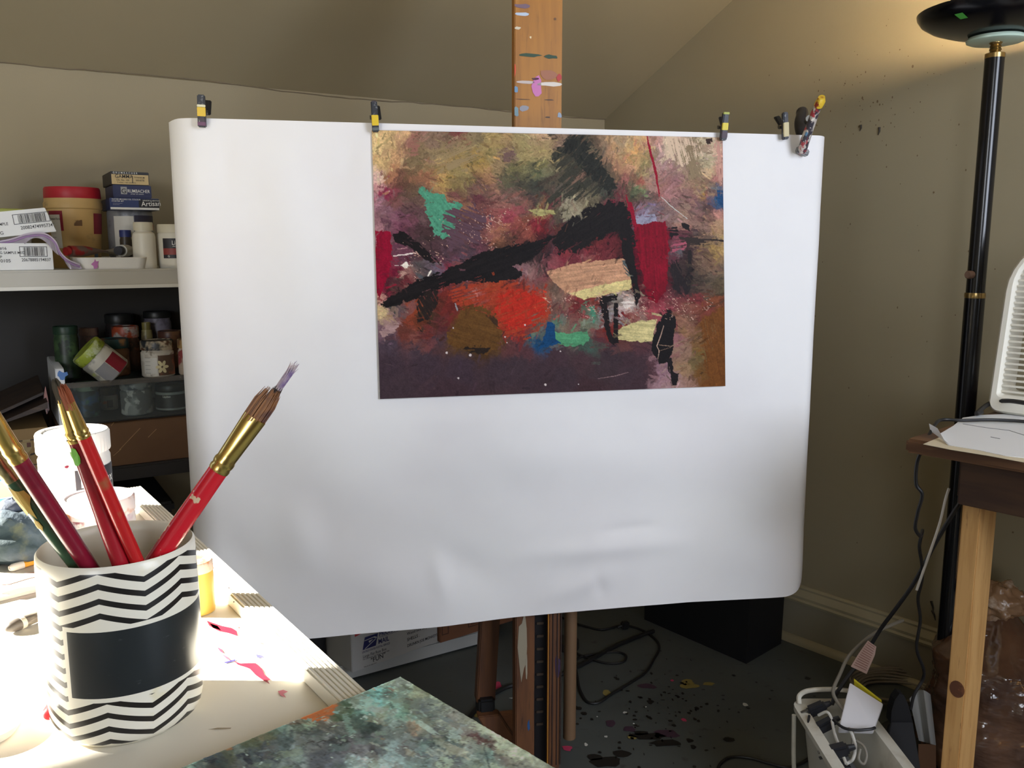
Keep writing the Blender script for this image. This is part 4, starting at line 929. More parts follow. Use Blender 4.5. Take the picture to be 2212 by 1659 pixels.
# tan bucket with red lid -------------------------------------------------------
d = 0.135
a0, _ = on_k(91, 480, d); a1, _ = on_k(228, 480, d); r_ = (a1-a0)/2*0.93; am = (a0+a1)/2
zt = on_k(160, 406, d)[1]-ZS1; zl = on_k(160, 430, d)[1]-ZS1
TAN = M('tan_plastic', (206, 172, 112), 0.5, spots=[((150, 120, 84), 14, 0.62, 0.72)])
e = kthing('plastic_bucket', 'tan plastic bucket with a red lid and maroon label', 'bucket', am, d, ZS1, rot=0.05)
b = MB(); b.lathe([(r_*0.80, 0), (r_*0.82, 0.002), (r_*0.955, zl-0.022), (r_*1.0, zl-0.020), (r_*1.01, zl-0.010), (r_*0.97, zl-0.006), (r_*0.97, zl), (0, zl)], 56); b.build('bucket_body', TAN, e)
b = MB(); b.lathe([(r_*0.965, zl), (r_*0.975, zl+0.002), (r_*0.96, zt-0.004), (r_*0.93, zt), (r_*0.86, zt), (r_*0.84, zt-0.003), (0, zt-0.003)], 56); b.build('lid', M('red_lid', (180, 32, 46), 0.45), e)
def bw(z): return r_*(0.82+0.135*min(1, z/(zl-0.022))) + 0.0006
def bwrap(x, z): rr = bw(z); an = x/r_; return (rr*math.sin(an), -rr*math.cos(an), z)
MAR = M('maroon_label', (134, 22, 44), 0.5)
zz = zl-0.026
quadpatch(MAR, e, bwrap, r_*-1.20, zz-0.040, r_*-0.55, zz, 'label', 10); quadpatch(M('label_white', (214, 212, 204), 0.5), e, lambda x, z: tuple(Vector(bwrap(x, z))*1.004 + Vector((0, 0, -0.0003*z))), r_*-1.20, zz-0.075, r_*-0.66, zz-0.008, 'nutrition_panel', 10)
quadpatch(MAR, e, bwrap, r_*0.62, zz-0.046, r_*1.5, zz-0.004, 'label', 14)
quadpatch(M('label_blue', (110, 130, 150), 0.5), e, bwrap, r_*0.62, 0.012, r_*0.85, 0.030, 'stamp', 6)
quadpatch(M('bucket_smudge', (118, 88, 62), 0.7, spots=[((200, 166, 110), 60, 0.5, 0.6)]), e, bwrap, r_*-0.16, zz-0.030, r_*0.14, zz-0.018, 'smudge', 8)
lettering([('Nutrition Facts', 0.006, r_*-1.18, zz-0.018, 'LEFT', 0, 0.8)] + [('------------', 0.005, r_*-1.18, zz-0.026-0.007*i, 'LEFT', 0, 0.8) for i in range(6)], INK, e, lambda x, z: tuple(Vector((bwrap(x, z)[0]*1.009, bwrap(x, z)[1]*1.009, z))))

# can with three paint boxes on it -----------------------------------------------
d = 0.13
a0, _ = on_k(229, 500, d); a1, _ = on_k(334, 500, d); r_ = (a1-a0)/2*0.93; am = (a0+a1)/2; zc = on_k(282, 456, d)[1]-ZS1
e = kthing('paint_can', 'grey tin can with a red-edged label under three boxes', 'can', am, d, ZS1)
b = MB(); b.lathe([(r_*0.97, 0), (r_, 0.002), (r_, zc-0.004), (r_*0.97, zc), (r_*0.9, zc), (r_*0.9, zc-0.003), (0, zc-0.003)], 48); b.build('can_body', M('can_grey', (150, 152, 156), 0.4, 0.3, spots=[((120, 122, 128), 30, 0.5, 0.6)]), e)
quadpatch(M('can_navy', (54, 52, 70), 0.5), e, wrap(r_+0.0005), r_*0.05, zc-0.028, r_*1.4, zc-0.010, 'label', 14)
quadpatch(M('can_red', (196, 58, 40), 0.5), e, wrap(r_+0.0006), r_*0.05, zc-0.040, r_*1.4, zc-0.028, 'label_band', 14)
quadpatch(M('label_white', (214, 212, 204), 0.5), e, wrap(r_+0.0005), r_*-0.9, 0.02, r_*0.02, zc-0.012, 'label', 14)
zst = ZS1 + zc
dB = 0.20
def paint_box(px0, px1, pyt, pyb, dep, mat, label, rot=0.0):
    global zst
    a0, zb_ = on_k(px0, pyb, dB); a1, _ = on_k(px1, pyb, dB); _, zt_ = on_k((px0+px1)/2, pyt, dB)
    _, zb_ = on_k((px0+px1)/2, pyb, dB); hh = zt_ - zst
    e = kthing('paint_tube_box', label, 'box', (a0+a1)/2, dB-dep/2, zst, 'boxes stacked on the tin can')
    b = MB(); b.box((0, 0, hh/2), (a1-a0, dep, hh-0.0004)); b.build('carton', mat, e, bevel=0.0012)
    zst += hh
    return e, a1-a0, hh, -dep/2-0.0006
e, w, h, y = paint_box(238, 345, 428, 454, 0.13, M('navy_box', (44, 58, 104), 0.4), 'flat blue and black paint box lowest in the stack on the can')
quadpatch(M('box_black', (26, 26, 30), 0.45), e, front(y), w*0.08, h*0.2, w*0.49, h*0.93, 'panel'); quadpatch(CARD_W, e, front(y), -w*0.49, h*0.02, w*0.49, h*0.2, 'white_band')
lettering([('Artisan', 0.014, w*0.13, h*0.32, 'LEFT', R(3), 0.95), ('WINSOR & NEWTON', 0.0035, w*0.16, h*0.76, 'LEFT', 0), ('WATER MIXABLE OIL COLOUR', 0.0040, -w*0.46, h*0.82, 'LEFT', 0), ('STARTER SET', 0.0040, -w*0.46, h*0.66, 'LEFT', 0), ('-------------------', 0.003, -w*0.44, h*0.5, 'LEFT', 0), ('-------------', 0.003, -w*0.44, h*0.38, 'LEFT', 0)], WHITE_INK, e, front(y-0.0004))
e, w, h, y = paint_box(245, 328, 400, 428, 0.12, M('dark_blue_box', (34, 40, 80), 0.4), 'dark blue paint box with silver initial, middle of the stack on the can')
quadpatch(M('silver_ink', (160, 160, 160), 0.5), e, front(y), -w*0.30, h*0.28, -w*0.14, h*0.85, 'initial_panel')
lettering([('G', 0.0135, -w*0.29, h*0.36, 'LEFT', 0)], M('box_black', (26, 26, 30), 0.45), e, front(y-0.0004), 'initial')
lettering([('RUMBACHER', 0.0095, -w*0.13, h*0.42, 'LEFT', 0, 0.78), ('artists\' oil colours', 0.0035, -w*0.05, h*0.28, 'LEFT', 0)], WHITE_INK, e, front(y-0.0004))
e, w, h, y = paint_box(240, 323, 371, 400, 0.13, M('black_box', (30, 28, 30), 0.45), 'black paint box with cream label, topmost of the stack on the can')
quadpatch(M('cream_label', (206, 182, 132), 0.55), e, front(y), -w*0.48, h*0.04, w*0.48, h*0.78, 'label')
lettering([('GAMMA', 0.0105, -w*0.39, h*0.50, 'LEFT', 0, 0.9), ('OIL No. 100', 0.0048, -w*0.36, h*0.3, 'LEFT', 0), ('3 tubes - net contents', 0.004, -w*0.34, h*0.13, 'LEFT', 0), ('TITANIUM', 0.0045, w*0.1, h*0.52, 'LEFT', 0), ('WHITE', 0.0055, w*0.14, h*0.3, 'LEFT', 0), ('|', 0.016, w*0.03, h*0.3, 'LEFT', 0)], INK, e, front(y-0.0004))
lettering([('G R U M B A C H E R', 0.0052, -w*0.44, h*0.83, 'LEFT', 0, 1.0)], WHITE_INK, e, front(y-0.0004), 'heading')

# small blue-capped bottle
e, r_, H, HL = jar('pigment_bottle', 'small dark bottle with a blue cap behind the white bottle', 'bottle', 258, 286, 497, 512, 0.205, ZS1, M('dark_bottle', (60, 52, 44), 0.4), M('blue_cap', (40, 52, 110), 0.45))
# white bottle
d = 0.262
a0, _ = on_k(285, 540, d); a1, _ = on_k(339, 540, d); r_ = (a1-a0)/2*0.93; am = (a0+a1)/2
H = on_k(312, 480, d)[1]-ZS1; HC = on_k(312, 498, d)[1]-ZS1
e = kthing('white_bottle', 'plain white plastic bottle with a screw cap at the tray end', 'bottle', am, d, ZS1)
WB = M('white_plastic', (226, 222, 208), 0.4)
b = MB(); b.lathe([(r_*0.94, 0), (r_, 0.003), (r_, HC-0.013), (r_*0.93, HC-0.006), (r_*0.7, HC-0.002), (r_*0.7, HC), (0, HC)], 40); b.build('bottle_body', WB, e)
b = MB(); b.lathe([(r_*0.84, HC), (r_*0.84, H-0.002), (r_*0.8, H), (0, H)], 40); cp_ = b.build('screw_cap', M('cap_ivory', (216, 210, 188), 0.45), e)
# gel medium jar
d = 0.25
a0, _ = on_k(338, 540, d); a1, _ = on_k(416, 540, d); r_ = (a1-a0)/2*0.93; am = (a0+a1)/2
H = on_k(377, 485, d)[1]-ZS1; HC = on_k(377, 503, d)[1]-ZS1
e = kthing('medium_jar', 'white gel medium jar with black and red label beside the bottle', 'jar', am, d, ZS1)
b = MB(); b.lathe([(r_*0.95, 0), (r_, 0.003), (r_, HC-0.005), (r_*0.93, HC), (0, HC)], 44); b.build('jar_body', WB, e)
b = MB(); b.lathe([(r_*0.98, HC), (r_*0.98, H-0.002), (r_*0.94, H), (0, H)], 44); b.build('lid', M('cap_ivory', (216, 210, 188), 0.45), e)
LBL = M('label_black', (34, 32, 40), 0.5); LRED = M('label_red', (140, 52, 46), 0.5)
zq = HC*0.84
quadpatch(LBL, e, wrap(r_+0.0005), -r_*0.9, HC*0.28, r_*1.1, zq, 'label', 16); quadpatch(LRED, e, wrap(r_+0.0008), -r_*0.9, HC*0.38, r_*1.1, HC*0.56, 'label_band', 16)
lettering([('Liquitex', 0.0125, -r_*0.35, HC*0.66, 'LEFT', 0, 0.85), ('PROFESSIONAL', 0.0036, -r_*0.3, HC*0.60, 'LEFT', 0), ('G', 0.006, -r_*0.62, HC*0.31, 'LEFT', 0)], WHITE_INK, e, wrap(r_+0.0011))

# foam tray with paint tubes --------------------------------------------------------
dT = 0.305
a0, _ = on_k(165, 570, dT); a1, _ = on_k(322, 570, dT); ht = on_k(245, 556, dT)[1]-ZS1
FOAM = M('white_foam', (234, 232, 226), 0.8, bump=0.25, bscale=260)
e = kthing('foam_tray', 'white foam tray holding paint tubes at the shelf edge', 'tray', (a0+a1)/2, dT-0.09, ZS1)
w = a1-a0; tt = 0.006
b = MB()
def rrect(hx, hy, r_, n=5):
    out = []
    for (cx, cy, a) in ((hx-r_, hy-r_, 0), (-hx+r_, hy-r_, 90), (-hx+r_, -hy+r_, 180), (hx-r_, -hy+r_, 270)):
        for i in range(n+1): out.append((cx + r_*math.cos(R(a+90*i/n)), cy + r_*math.sin(R(a+90*i/n))))
    return out
def loop_stack(b, loops):
    n = len(loops[0]); vs = [p for L in loops for p in L]
    b.add(vs, [(j*n+i, j*n+(i+1) % n, (j+1)*n+(i+1) % n, (j+1)*n+i) for j in range(len(loops)-1) for i in range(n)] + [tuple(range(n-1, -1, -1)), tuple((len(loops)-1)*n+i for i in range(n))])
L = lambda s_, z_: [(x, y, z_) for x, y in rrect(w/2-s_, 0.085-s_, 0.02)]
loop_stack(b, [L(0.004, 0), L(0, ht-0.001), L(0.001, ht), L(tt, ht), L(tt+0.003, 0.006)])
b.build('tray', FOAM, e)
b = MB(); b.add([(p[0]*0.0055-0.032, -0.0852, 0.010+p[1]*0.009) for p in blob(random.Random(8), 0, 0, 1, 1, 12, 0.4)], [tuple(range(12))]); b.build('pink_smear', M('pink_smear', (190, 120, 180), 0.6), e, smooth=0)
zt_ = ZS1 + 0.0065
def paint_tube(p0, p1, r_, mat, cap, label, capd=0.006):
    v = Vector(p1)-Vector(p0); L_ = v.length; q = v.to_track_quat('X', 'Z')
    e = thing('paint_tube', label, 'paint tube', p0, 0, 'paint tubes on the foam tray'); e.rotation_euler = q.to_euler()
    b = MB(); n = 10; loops = []
    for i in range(n+1):
        f = i/n; ry = r_*(1.0 if f > 0.5 else 0.9+0.2*f); rz = r_*min(1.0, 0.12+f*1.5)
        loops.append([(L_*f, 1.25*ry*math.cos(k*2*math.pi/20) if f < 0.4 else ry*math.cos(k*2*math.pi/20), rz*math.sin(k*2*math.pi/20)) for k in range(20)])
    loop_stack(b, loops); b.build('tube_body', mat, e)
    b = MB(); loops = [[(x, r__*math.cos(k*2*math.pi/20), r__*math.sin(k*2*math.pi/20)) for k in range(20)] for x, r__ in ((L_, r_*0.6), (L_+0.003, r_*0.6), (L_+0.003, r_*0.78), (L_+0.003+capd, r_*0.74))]
    loop_stack(b, loops); b.build('cap', cap, e)
TG = M('tube_grey', (150, 144, 132), 0.35, 0.3, spots=[((92, 60, 52), 40, 0.5, 0.58), ((170, 40, 40), 26, 0.58, 0.66)])
TR = M('tube_dirty', (110, 92, 84), 0.4, 0.2, spots=[((150, 36, 40), 30, 0.48, 0.55)])
TW = M('tube_white', (206, 204, 196), 0.35, spots=[((120, 120, 118), 40, 0.55, 0.65)])
CB = M('cap_black', (32, 32, 44), 0.4); CR_ = M('cap_red', (170, 30, 36), 0.45)
def kp(px, py, d): a, z = on_k(px, py, d); return kw(a, d, z)
zz = ZS1+ht+0.0008
def tp(px, py, d, r_): p = kp(px, py, d); return Vector((p.x, p.y, zz+r_))
paint_tube(tp(225, 540, 0.215, 0.011), tp(150, 540, 0.26, 0.011), 0.011, TR, CR_, 'dirty paint tube with a red cap lying on the foam tray')
paint_tube(tp(292, 540, 0.19, 0.012), tp(262, 540, 0.245, 0.012), 0.012, TW, CB, 'pale paint tube with black cap pointing out of the foam tray', 0.012)
p = tp(220, 530, 0.175, 0.01); p2 = tp(285, 530, 0.172, 0.01)
paint_tube(p, p2, 0.010, TG, CR_, 'grey smeared paint tube lying along the back of the foam tray')

# ------------------------------------------------------------------ lower level: jars
ZJ = 0.686         # top of the cardboard box the jars stand on
# cardboard box
a0, _ = on_k(128, 960, 0.30); a1 = -0.78
e = kthing('cardboard_box', 'shallow brown cardboard box under the rows of jars', 'box', (a0+a1)/2, 0.16, ZL)
KRAFT = M('kraft_board', (112, 80, 52), 0.7, spots=[((100, 70, 46), 6, 0.4, 0.6)])
b = MB(); b.box((0, 0, (ZJ-ZL)/2), (a1-a0, 0.28, ZJ-ZL-0.001)); cb = b.build('carton', KRAFT, e, bevel=0.0015)
b = MB()
for (x0, y0, x1, y1) in ((258, 972, 303, 925), (245, 985, 262, 970), (320, 945, 338, 927), (240, 920, 246, 913)):
    pa = [on_k(x0, y0, 0.301), on_k(x1, y1, 0.301)]
    b.tube([(q[0]-(a0+a1)/2, -0.1405, q[1]-ZL) for q in pa], 0.0006, 5)
b.build('scratch', M('scratch_pale', (176, 140, 96), 0.7), e)
# dark liner the jars stand in
b = MB(); b.box((0.01, 0, 0.0025), ((a1-a0)-0.05, 0.24, 0.004)); ln = thing('tray_liner', 'dark shallow tray on the cardboard box', 'tray', kw((a0+a1)/2, 0.165, ZJ), TH); b.build('liner', M('liner_black', (34, 32, 32), 0.5), ln, bevel=0.001)
ZJ2 = ZJ + 0.0045
# white plastic upright
a0w, zwt = on_k(106, 797, 0.292); a1w, _ = on_k(138, 797, 0.292)
a0w = max(a0w, a0+0.004)
e = kthing('plastic_divider', 'white plastic end panel with blue paint smear, left of the jars', 'panel', (a0w+a1w)/2, 0.17, ZJ)
hw_ = zwt-ZJ
b = MB(); prof = [(-0.122, 0), (0.10, 0), (0.10, hw_), (-0.112, hw_), (-0.119, hw_-0.003), (-0.122, hw_-0.010)]
n = len(prof); wx = (a1w-a0w)
b.add([(-wx/2, y, z) for y, z in prof] + [(wx/2, y, z) for y, z in prof], [tuple(range(n)), tuple(range(2*n-1, n-1, -1))] + [(i, (i+1) % n, n+(i+1) % n, n+i) for i in range(n)])
b.build('panel', M('white_resin_bright', (222, 224, 226), 0.45), e, bevel=0.0015)
b = MB(); b.add([(x*0.0075+0.004, -0.1226, hw_-0.014+z*0.009) for x, z in blob(random.Random(2), 0, 0, 1, 1, 12, 0.4)], [tuple(range(12))]); b.build('blue_smear', M('blue_smear', (90, 130, 190), 0.6), e, smooth=0)

ZC = 0.765         # lid of the clear box, the upper jars stand on it
JG = 'paint jars on the lower shelf'
def smear(name, base, s1, s2, sc=26): return M(name, base, 0.42, spots=[(s1, sc, 0.48, 0.56), (s2, sc*1.7, 0.56, 0.62)])
def ljar(*a, **k): return jar('paint_jar', a[0], 'jar', *a[1:], group=JG, **k)
ljar('dark green and blue streaked paint jar in the clear box', 152, 217, 826, 842, 0.215, ZJ2, smear('jar_teal', (26, 44, 48), (36, 70, 110), (50, 90, 76)), smear('lid_green', (40, 60, 46), (120, 140, 120), (30, 40, 36)))
e, r_, H, HL = ljar('small clear-labelled paint jar between the teal and grey jars', 216, 256, 836, 852, 0.15, ZJ2, smear('jar_pale', (150, 140, 132), (110, 96, 88), (176, 120, 90)), smear('lid_brown', (86, 66, 54), (60, 48, 42), (120, 96, 80)))
bars(INK, e, wrap(r_+0.0006), -r_*0.5, H*0.1, r_*0.9, H*0.4, 5, frame=False)
ljar('grey jar smeared all over with white paint in the clear box', 257, 331, 822, 838, 0.235, ZJ2, smear('jar_grey', (150, 152, 154), (110, 112, 114), (190, 190, 190)), smear('lid_grey', (140, 142, 144), (86, 90, 96), (180, 180, 178)))
e, r_, H, HL = ljar('charcoal jar with black lid and thin white rim in the clear box', 333, 408, 828, 842, 0.225, ZJ2, M('jar_charcoal', (46, 44, 46), 0.4), M('lid_black', (26, 28, 28), 0.4))
b = MB(); b.lathe([(r_*1.01, HL-0.006), (r_*1.01, HL-0.001)], 40); b.build('rim', M('rim_grey', (140, 144, 142), 0.4), e)
b = MB(); b.lathe([(r_*1.005, 0.004), (r_*1.005, 0.008)], 40); b.build('base_rim', M('rim_grey', (140, 144, 142), 0.4), e)
lettering([('Liquitex', 0.0065, -r_*0.75, H*0.55, 'LEFT', 0, 0.8)], WHITE_INK, e, wrap(r_+0.0008))
# clear plastic box
a0c, _ = on_k(141, 815, 0.29); a1c = -0.80
e = kthing('clear_box', 'clear plastic storage box with jars inside and on its lid', 'storage box', (a0c+a1c)/2, 0.165, ZJ2)
CLR = clear_mat('clear_plastic', (240, 244, 242), 0.035, 0.06)
hc = ZC - ZJ2; wc = a1c-a0c
b = MB(); b.box((0, -0.1235, hc/2), (wc, 0.0015, hc)); b.build('front_wall', CLR, e, smooth=0)
b = MB(); b.box((0, 0.1235, hc/2), (wc, 0.0015, hc)); b.build('back_wall', CLR, e, smooth=0)
for s_ in (-1, 1):
    b = MB(); b.box((s_*(wc/2-0.001), 0, hc/2), (0.0015, 0.245, hc)); b.build('side_wall', CLR, e, smooth=0)
b = MB(); b.box((0, 0, hc+0.001), (wc+0.004, 0.252, 0.002)); b.build('lid', CLR, e, smooth=0)
b = MB(); b.box((0, -0.1262, hc+0.003), (wc+0.006, 0.0022, 0.011)); b.build('lid_rim', clear_mat('clear_rim', (210, 204, 196), 0.14, 0.15), e, bevel=0.0006)
ZC += 0.0022
ljar('dark green paint-streaked jar beside the white end panel', 113, 172, 704, 721, 0.17, ZC, smear('jar_green', (44, 66, 44), (70, 96, 60), (30, 44, 34)), M('lid_dark_green', (34, 60, 44), 0.4))
ljar('mauve paint-smeared jar behind the lime jar', 170, 216, 708, 724, 0.10, ZC, smear('jar_mauve', (120, 104, 106), (80, 66, 74), (160, 130, 120)), smear('lid_mauve', (130, 104, 98), (90, 72, 72), (150, 120, 104)))
ljar('tan jar with a teal lid behind the lime jar', 209, 282, 731, 751, 0.178, ZC, smear('jar_tan', (150, 112, 84), (120, 90, 70), (166, 130, 100)), smear('lid_teal', (44, 84, 88), (150, 110, 70), (60, 100, 100)))
e, r_, H, HL = ljar('paint jar with white flower label and black smeared lid', 301, 378, 734, 754, 0.235, ZC, smear('jar_flower', (196, 190, 176), (216, 212, 200), (150, 140, 126), 40), smear('lid_black_smear', (46, 50, 54), (190, 176, 150), (90, 60, 44)))
quadpatch(M('flower_brown', (96, 74, 60), 0.5, spots=[((176, 96, 62), 20, 0.5, 0.62)]), e, wrap(r_+0.0006), -r_*0.15, H*0.06, r_*1.2, HL*0.82, 'label', 12)
quadpatch(M('label_white', (214, 212, 204), 0.5), e, wrap(r_+0.0007), -r_*1.1, H*0.12, -r_*0.2, HL*0.74, 'text_panel', 10)
lettering([('---------', 0.006, -r_*1.0, H*0.12+0.008*i, 'LEFT', 0, 0.7) for i in range(5)], INK, e, wrap(r_+0.001))
b = MB()
for k_ in range(6):
    an = 2*math.pi*k_/6; cx, cz = r_*0.08+0.0075*math.cos(an), H*0.30+0.0085*math.sin(an)
    b.add([wrap(r_+0.0012)(x, z) for x, z in blob(random.Random(k_), cx, cz, 0.0062, 0.0034, 10, 0.1, an)], [tuple(range(10))])
b.build('flower_print', M('flower_cream', (216, 204, 160), 0.5), e, smooth=0)
ljar('cream smeared jar half hidden by the white sheet', 382, 440, 731, 750, 0.24, ZC, smear('jar_cream', (196, 180, 160), (150, 70, 70), (210, 200, 180)), smear('lid_ochre', (170, 140, 90), (120, 80, 60), (196, 180, 140)))
ljar('jar with an orange-red smeared lid at the back of the shelf', 240, 303, 704, 728, 0.106, ZC, smear('jar_brown', (90, 66, 56), (60, 48, 44), (120, 80, 60)), smear('lid_orange', (176, 76, 44), (190, 186, 176), (90, 50, 44)))
ljar('small round-shouldered yellow bottle at the back of the shelf', 303, 331, 696, 712, 0.10, ZC, smear('jar_lemon', (156, 144, 92), (120, 106, 72), (170, 160, 110)), smear('lid_lemon', (176, 162, 80), (130, 120, 66), (190, 180, 110)), lidw=0.75)
ljar('big dark jar with a black lid at the back of the shelf', 224, 292, 678, 697, 0.042, ZC, M('jar_dark', (40, 34, 34), 0.5), M('lid_black', (26, 28, 28), 0.4))
ljar('big pale-bodied jar with a dark lid at the back of the shelf', 308, 372, 672, 686, 0.05, ZC, smear('jar_lilac', (140, 136, 150), (110, 104, 116), (160, 156, 160)), M('lid_black', (26, 28, 28), 0.4))
ljar('brown smeared jar with rust lid behind the flower jar', 340, 396, 714, 732, 0.11, ZC, smear('jar_rust', (110, 76, 56), (70, 50, 44), (150, 110, 76)), smear('lid_rust', (130, 90, 60), (90, 56, 46), (160, 140, 100)))
# tipped lime jar: axis leans back to the left
pc = kp(262, 812, 0.262); q0 = kp(206, 765, 0.262)
ax = (kp(186, 762, 0.262) - kp(252, 812, 0.262)); Lx = ax.length
rj = 0.034
base = kp(252, 806, 0.262)
dirv = ax.normalized()
e = thing('paint_jar', 'tipped white jar with a lime green paint-caked lid and maroon label', 'jar', base, 0, JG)
qd = Vector((0, 0, 1)).rotation_difference(dirv); e.rotation_mode = 'QUATERNION'; e.rotation_quaternion = qd
HB = Lx*0.78
b = MB(); b.lathe([(rj*0.92, 0), (rj, 0.003), (rj, HB*0.9), (rj*0.94, HB), (0, HB)], 44); b.build('jar_body', smear('jar_limewhite', (206, 204, 192), (150, 148, 140), (170, 176, 110)), e)
b = MB(); b.lathe([(rj*0.99, HB), (rj, HB+0.001), (rj, HB+0.017), (rj*0.95, HB+0.02), (rj*0.84, HB+0.02), (0, HB+0.018)], 44); b.build('lid', smear('lid_lime', (160, 176, 60), (196, 206, 170), (120, 136, 50), 34), e)
quadpatch(MAR, e, wrap(rj+0.0006), rj*0.7, HB*0.04, rj*1.6, HB*0.66, 'label', 10)
quadpatch(M('label_grey', (150, 150, 154), 0.5), e, wrap(rj+0.0006), -rj*0.2, HB*0.04, rj*0.66, HB*0.66, 'text_panel', 10)

# ------------------------------------------------------------------ left end: wooden box, cigar box
DKW = M('dark_cigar_wood', (58, 44, 34), 0.55, spots=[((44, 34, 28), 6, 0.42, 0.6), ((78, 60, 42), 30, 0.6, 0.7)], stretch=(1, 6, 6))
a0, _ = on_k(-60, 980, 0.30); a1, _ = on_k(108, 980, 0.30); _, zt = on_k(60, 926, 0.30)
e = kthing('cigar_box', 'old yellowed cigar box with a crest print on the shelf', 'box', (a0+a1)/2, 0.21, ZL)
CIG = M('yellowed_board', (128, 100, 56), 0.6, spots=[((86, 64, 40), 5, 0.45, 0.62), ((150, 122, 70), 11, 0.58, 0.7)])
b = MB(); b.box((0, 0, (zt-ZL)/2), (a1-a0, 0.18, zt-ZL)); b.build('box_body', CIG, e, bevel=0.001)
fx = lambda px: on_k(px, 985, 0.30)[0]-(a0+a1)/2
fz = lambda py: on_k(60, py, 0.30)[1]-ZL
y = -0.0906
b = MB(); cxm, czm = fx(60), fz(966)
sh_ = [(-0.008, 0.010), (0.008, 0.010), (0.008, -0.002), (0.004, -0.008), (0, -0.011), (-0.004, -0.008), (-0.008, -0.002)]
b.add([(cxm+p[0], y, czm+p[1]) for p in sh_], [tuple(range(7))]); b.build('crest_shield', M('crest_cream', (140, 122, 80), 0.6), e, smooth=0)
b = MB(); b.add([(cxm+p[0], y-0.0003, czm+p[1]) for p in [(0, 0.009), (0.007, 0.009), (0.007, 0), (0, 0)]], [(0, 1, 2, 3)]); b.build('crest_quarter', M('crest_brown', (84, 50, 34), 0.6), e, smooth=0)
b = MB()
for sgn in (-1, 1):
    b.tube([(cxm+sgn*(0.004+0.016*math.sin(t_)), y, czm-0.016+0.016*(1-math.cos(t_))) for t_ in [i*0.2 for i in range(10)]], 0.0009, 5)
    for i in range(9):
        t_ = i*0.2; px_, pz_ = cxm+sgn*(0.004+0.016*math.sin(t_)), czm-0.016+0.016*(1-math.cos(t_))
        b.tube([(px_, y, pz_), (px_+sgn*0.004, y, pz_+0.0035)], 0.0008, 5)
b.build('crest_laurel', M('crest_dark', (44, 34, 26), 0.7), e, smooth=0)
b = MB(); b.box((cxm, y, czm+0.013), (0.013, 0.0006, 0.004)); b.build('crest_crown', M('crest_cream', (140, 122, 80), 0.6), e, smooth=0)
quadpatch(M('crest_dark', (44, 34, 26), 0.7), e, front(y), -(a1-a0)/2, fz(952), (a1-a0)/2, fz(950), 'rule_line'); quadpatch(M('crest_dark', (44, 34, 26), 0.7), e, front(y), -(a1-a0)/2, fz(1006), (a1-a0)/2, fz(1004), 'rule_line')
# dark wooden lid leaning on the cigar box
pA = kp(-60, 960, 0.315); pB = kp(104, 880, 0.315)
zt0 = zt
e = thing('wooden_lid', 'dark wooden box lid tilted on top of the cigar box', 'box lid', kw((a0+a1)/2, 0.21, zt0), TH)
b = MB()
qa = [on_k(-60, 958, 0.31), on_k(103, 882, 0.31), on_k(103, 868, 0.31), on_k(-60, 944, 0.31)]
loc = lambda p: (p[0]-(a0+a1)/2, max(p[1]-zt0, 0.0008))
vs = []
for yy, dz in ((-0.10, 0), (0.08, 0.012)):
    vs += [(loc(p)[0], yy, loc(p)[1]+dz) for p in qa]
b.add(vs, [(0,1,2,3),(7,6,5,4),(0,4,5,1),(1,5,6,2),(2,6,7,3),(3,7,4,0)]); b.build('lid_board', DKW, e, bevel=0.001)
b = MB(); vs = []
qa2 = [on_k(-60, 930, 0.31), on_k(96, 858, 0.31), on_k(96, 852, 0.31), on_k(-60, 922, 0.31)]
for yy, dz in ((-0.085, 0.003), (0.08, 0.016)):
    vs += [(loc(p)[0], yy, loc(p)[1]+dz) for p in qa2]
b.add(vs, [(0,1,2,3),(7,6,5,4),(0,4,5,1),(1,5,6,2),(2,6,7,3),(3,7,4,0)]); b.build('upper_board', DKW, e, bevel=0.001)
# printed card wedged upright by the panel
e = thing('printed_card', 'bent printed card wedged between the lid and the white panel', 'card', kp(99, 880, 0.26), TH)
b = MB(); pts = [(98, 834), (104, 862), (107, 885), (101, 895), (92, 870)]
vv = [kp(x_, y_, 0.27) - e.location for x_, y_ in pts]; Ri = Matrix.Rotation(-TH, 4, 'Z'); vv = [Ri @ q for q in vv]
b.add([tuple(q) for q in vv] + [tuple(q + Vector((0, 0.0008, 0))) for q in vv], [(0,1,2,3,4), (9,8,7,6,5)] + [(i, (i+1) % 5, 5+(i+1) % 5, 5+i) for i in range(5)])
b.build('card', M('card_print', (120, 106, 104), 0.6, spots=[((180, 130, 120), 60, 0.5, 0.55), ((60, 54, 58), 40, 0.55, 0.6)]), e, smooth=0)

# black blocks added on the bottom shelf to stand in for shadow
for i, (aa0, aa1) in enumerate(((-2.7, -2.02), (-1.98, -1.36))):
    e = kthing('shade_block', ('black storage tote under the cigar box' if i == 0 else 'black storage tote under the cardboard box'), 'tote', (aa0+aa1)/2, 0.16, 0.043)
    w_, d_, h_ = aa1-aa0, 0.27, 0.44
    b = MB(); b.hexa([(-w_/2+0.02, -d_/2+0.01, 0), (w_/2-0.02, -d_/2+0.01, 0), (w_/2-0.02, d_/2-0.01, 0), (-w_/2+0.02, d_/2-0.01, 0), (-w_/2, -d_/2, h_), (w_/2, -d_/2, h_), (w_/2, d_/2, h_), (-w_/2, d_/2, h_)]); b.build('shade_block_body', M('tote_black', (24, 24, 26), 0.55), e, bevel=0.006)
    b = MB(); b.box((0, 0, h_+0.012), (w_+0.016, d_+0.012, 0.024)); b.build('lid', M('tote_lid', (28, 28, 30), 0.55), e, bevel=0.006)

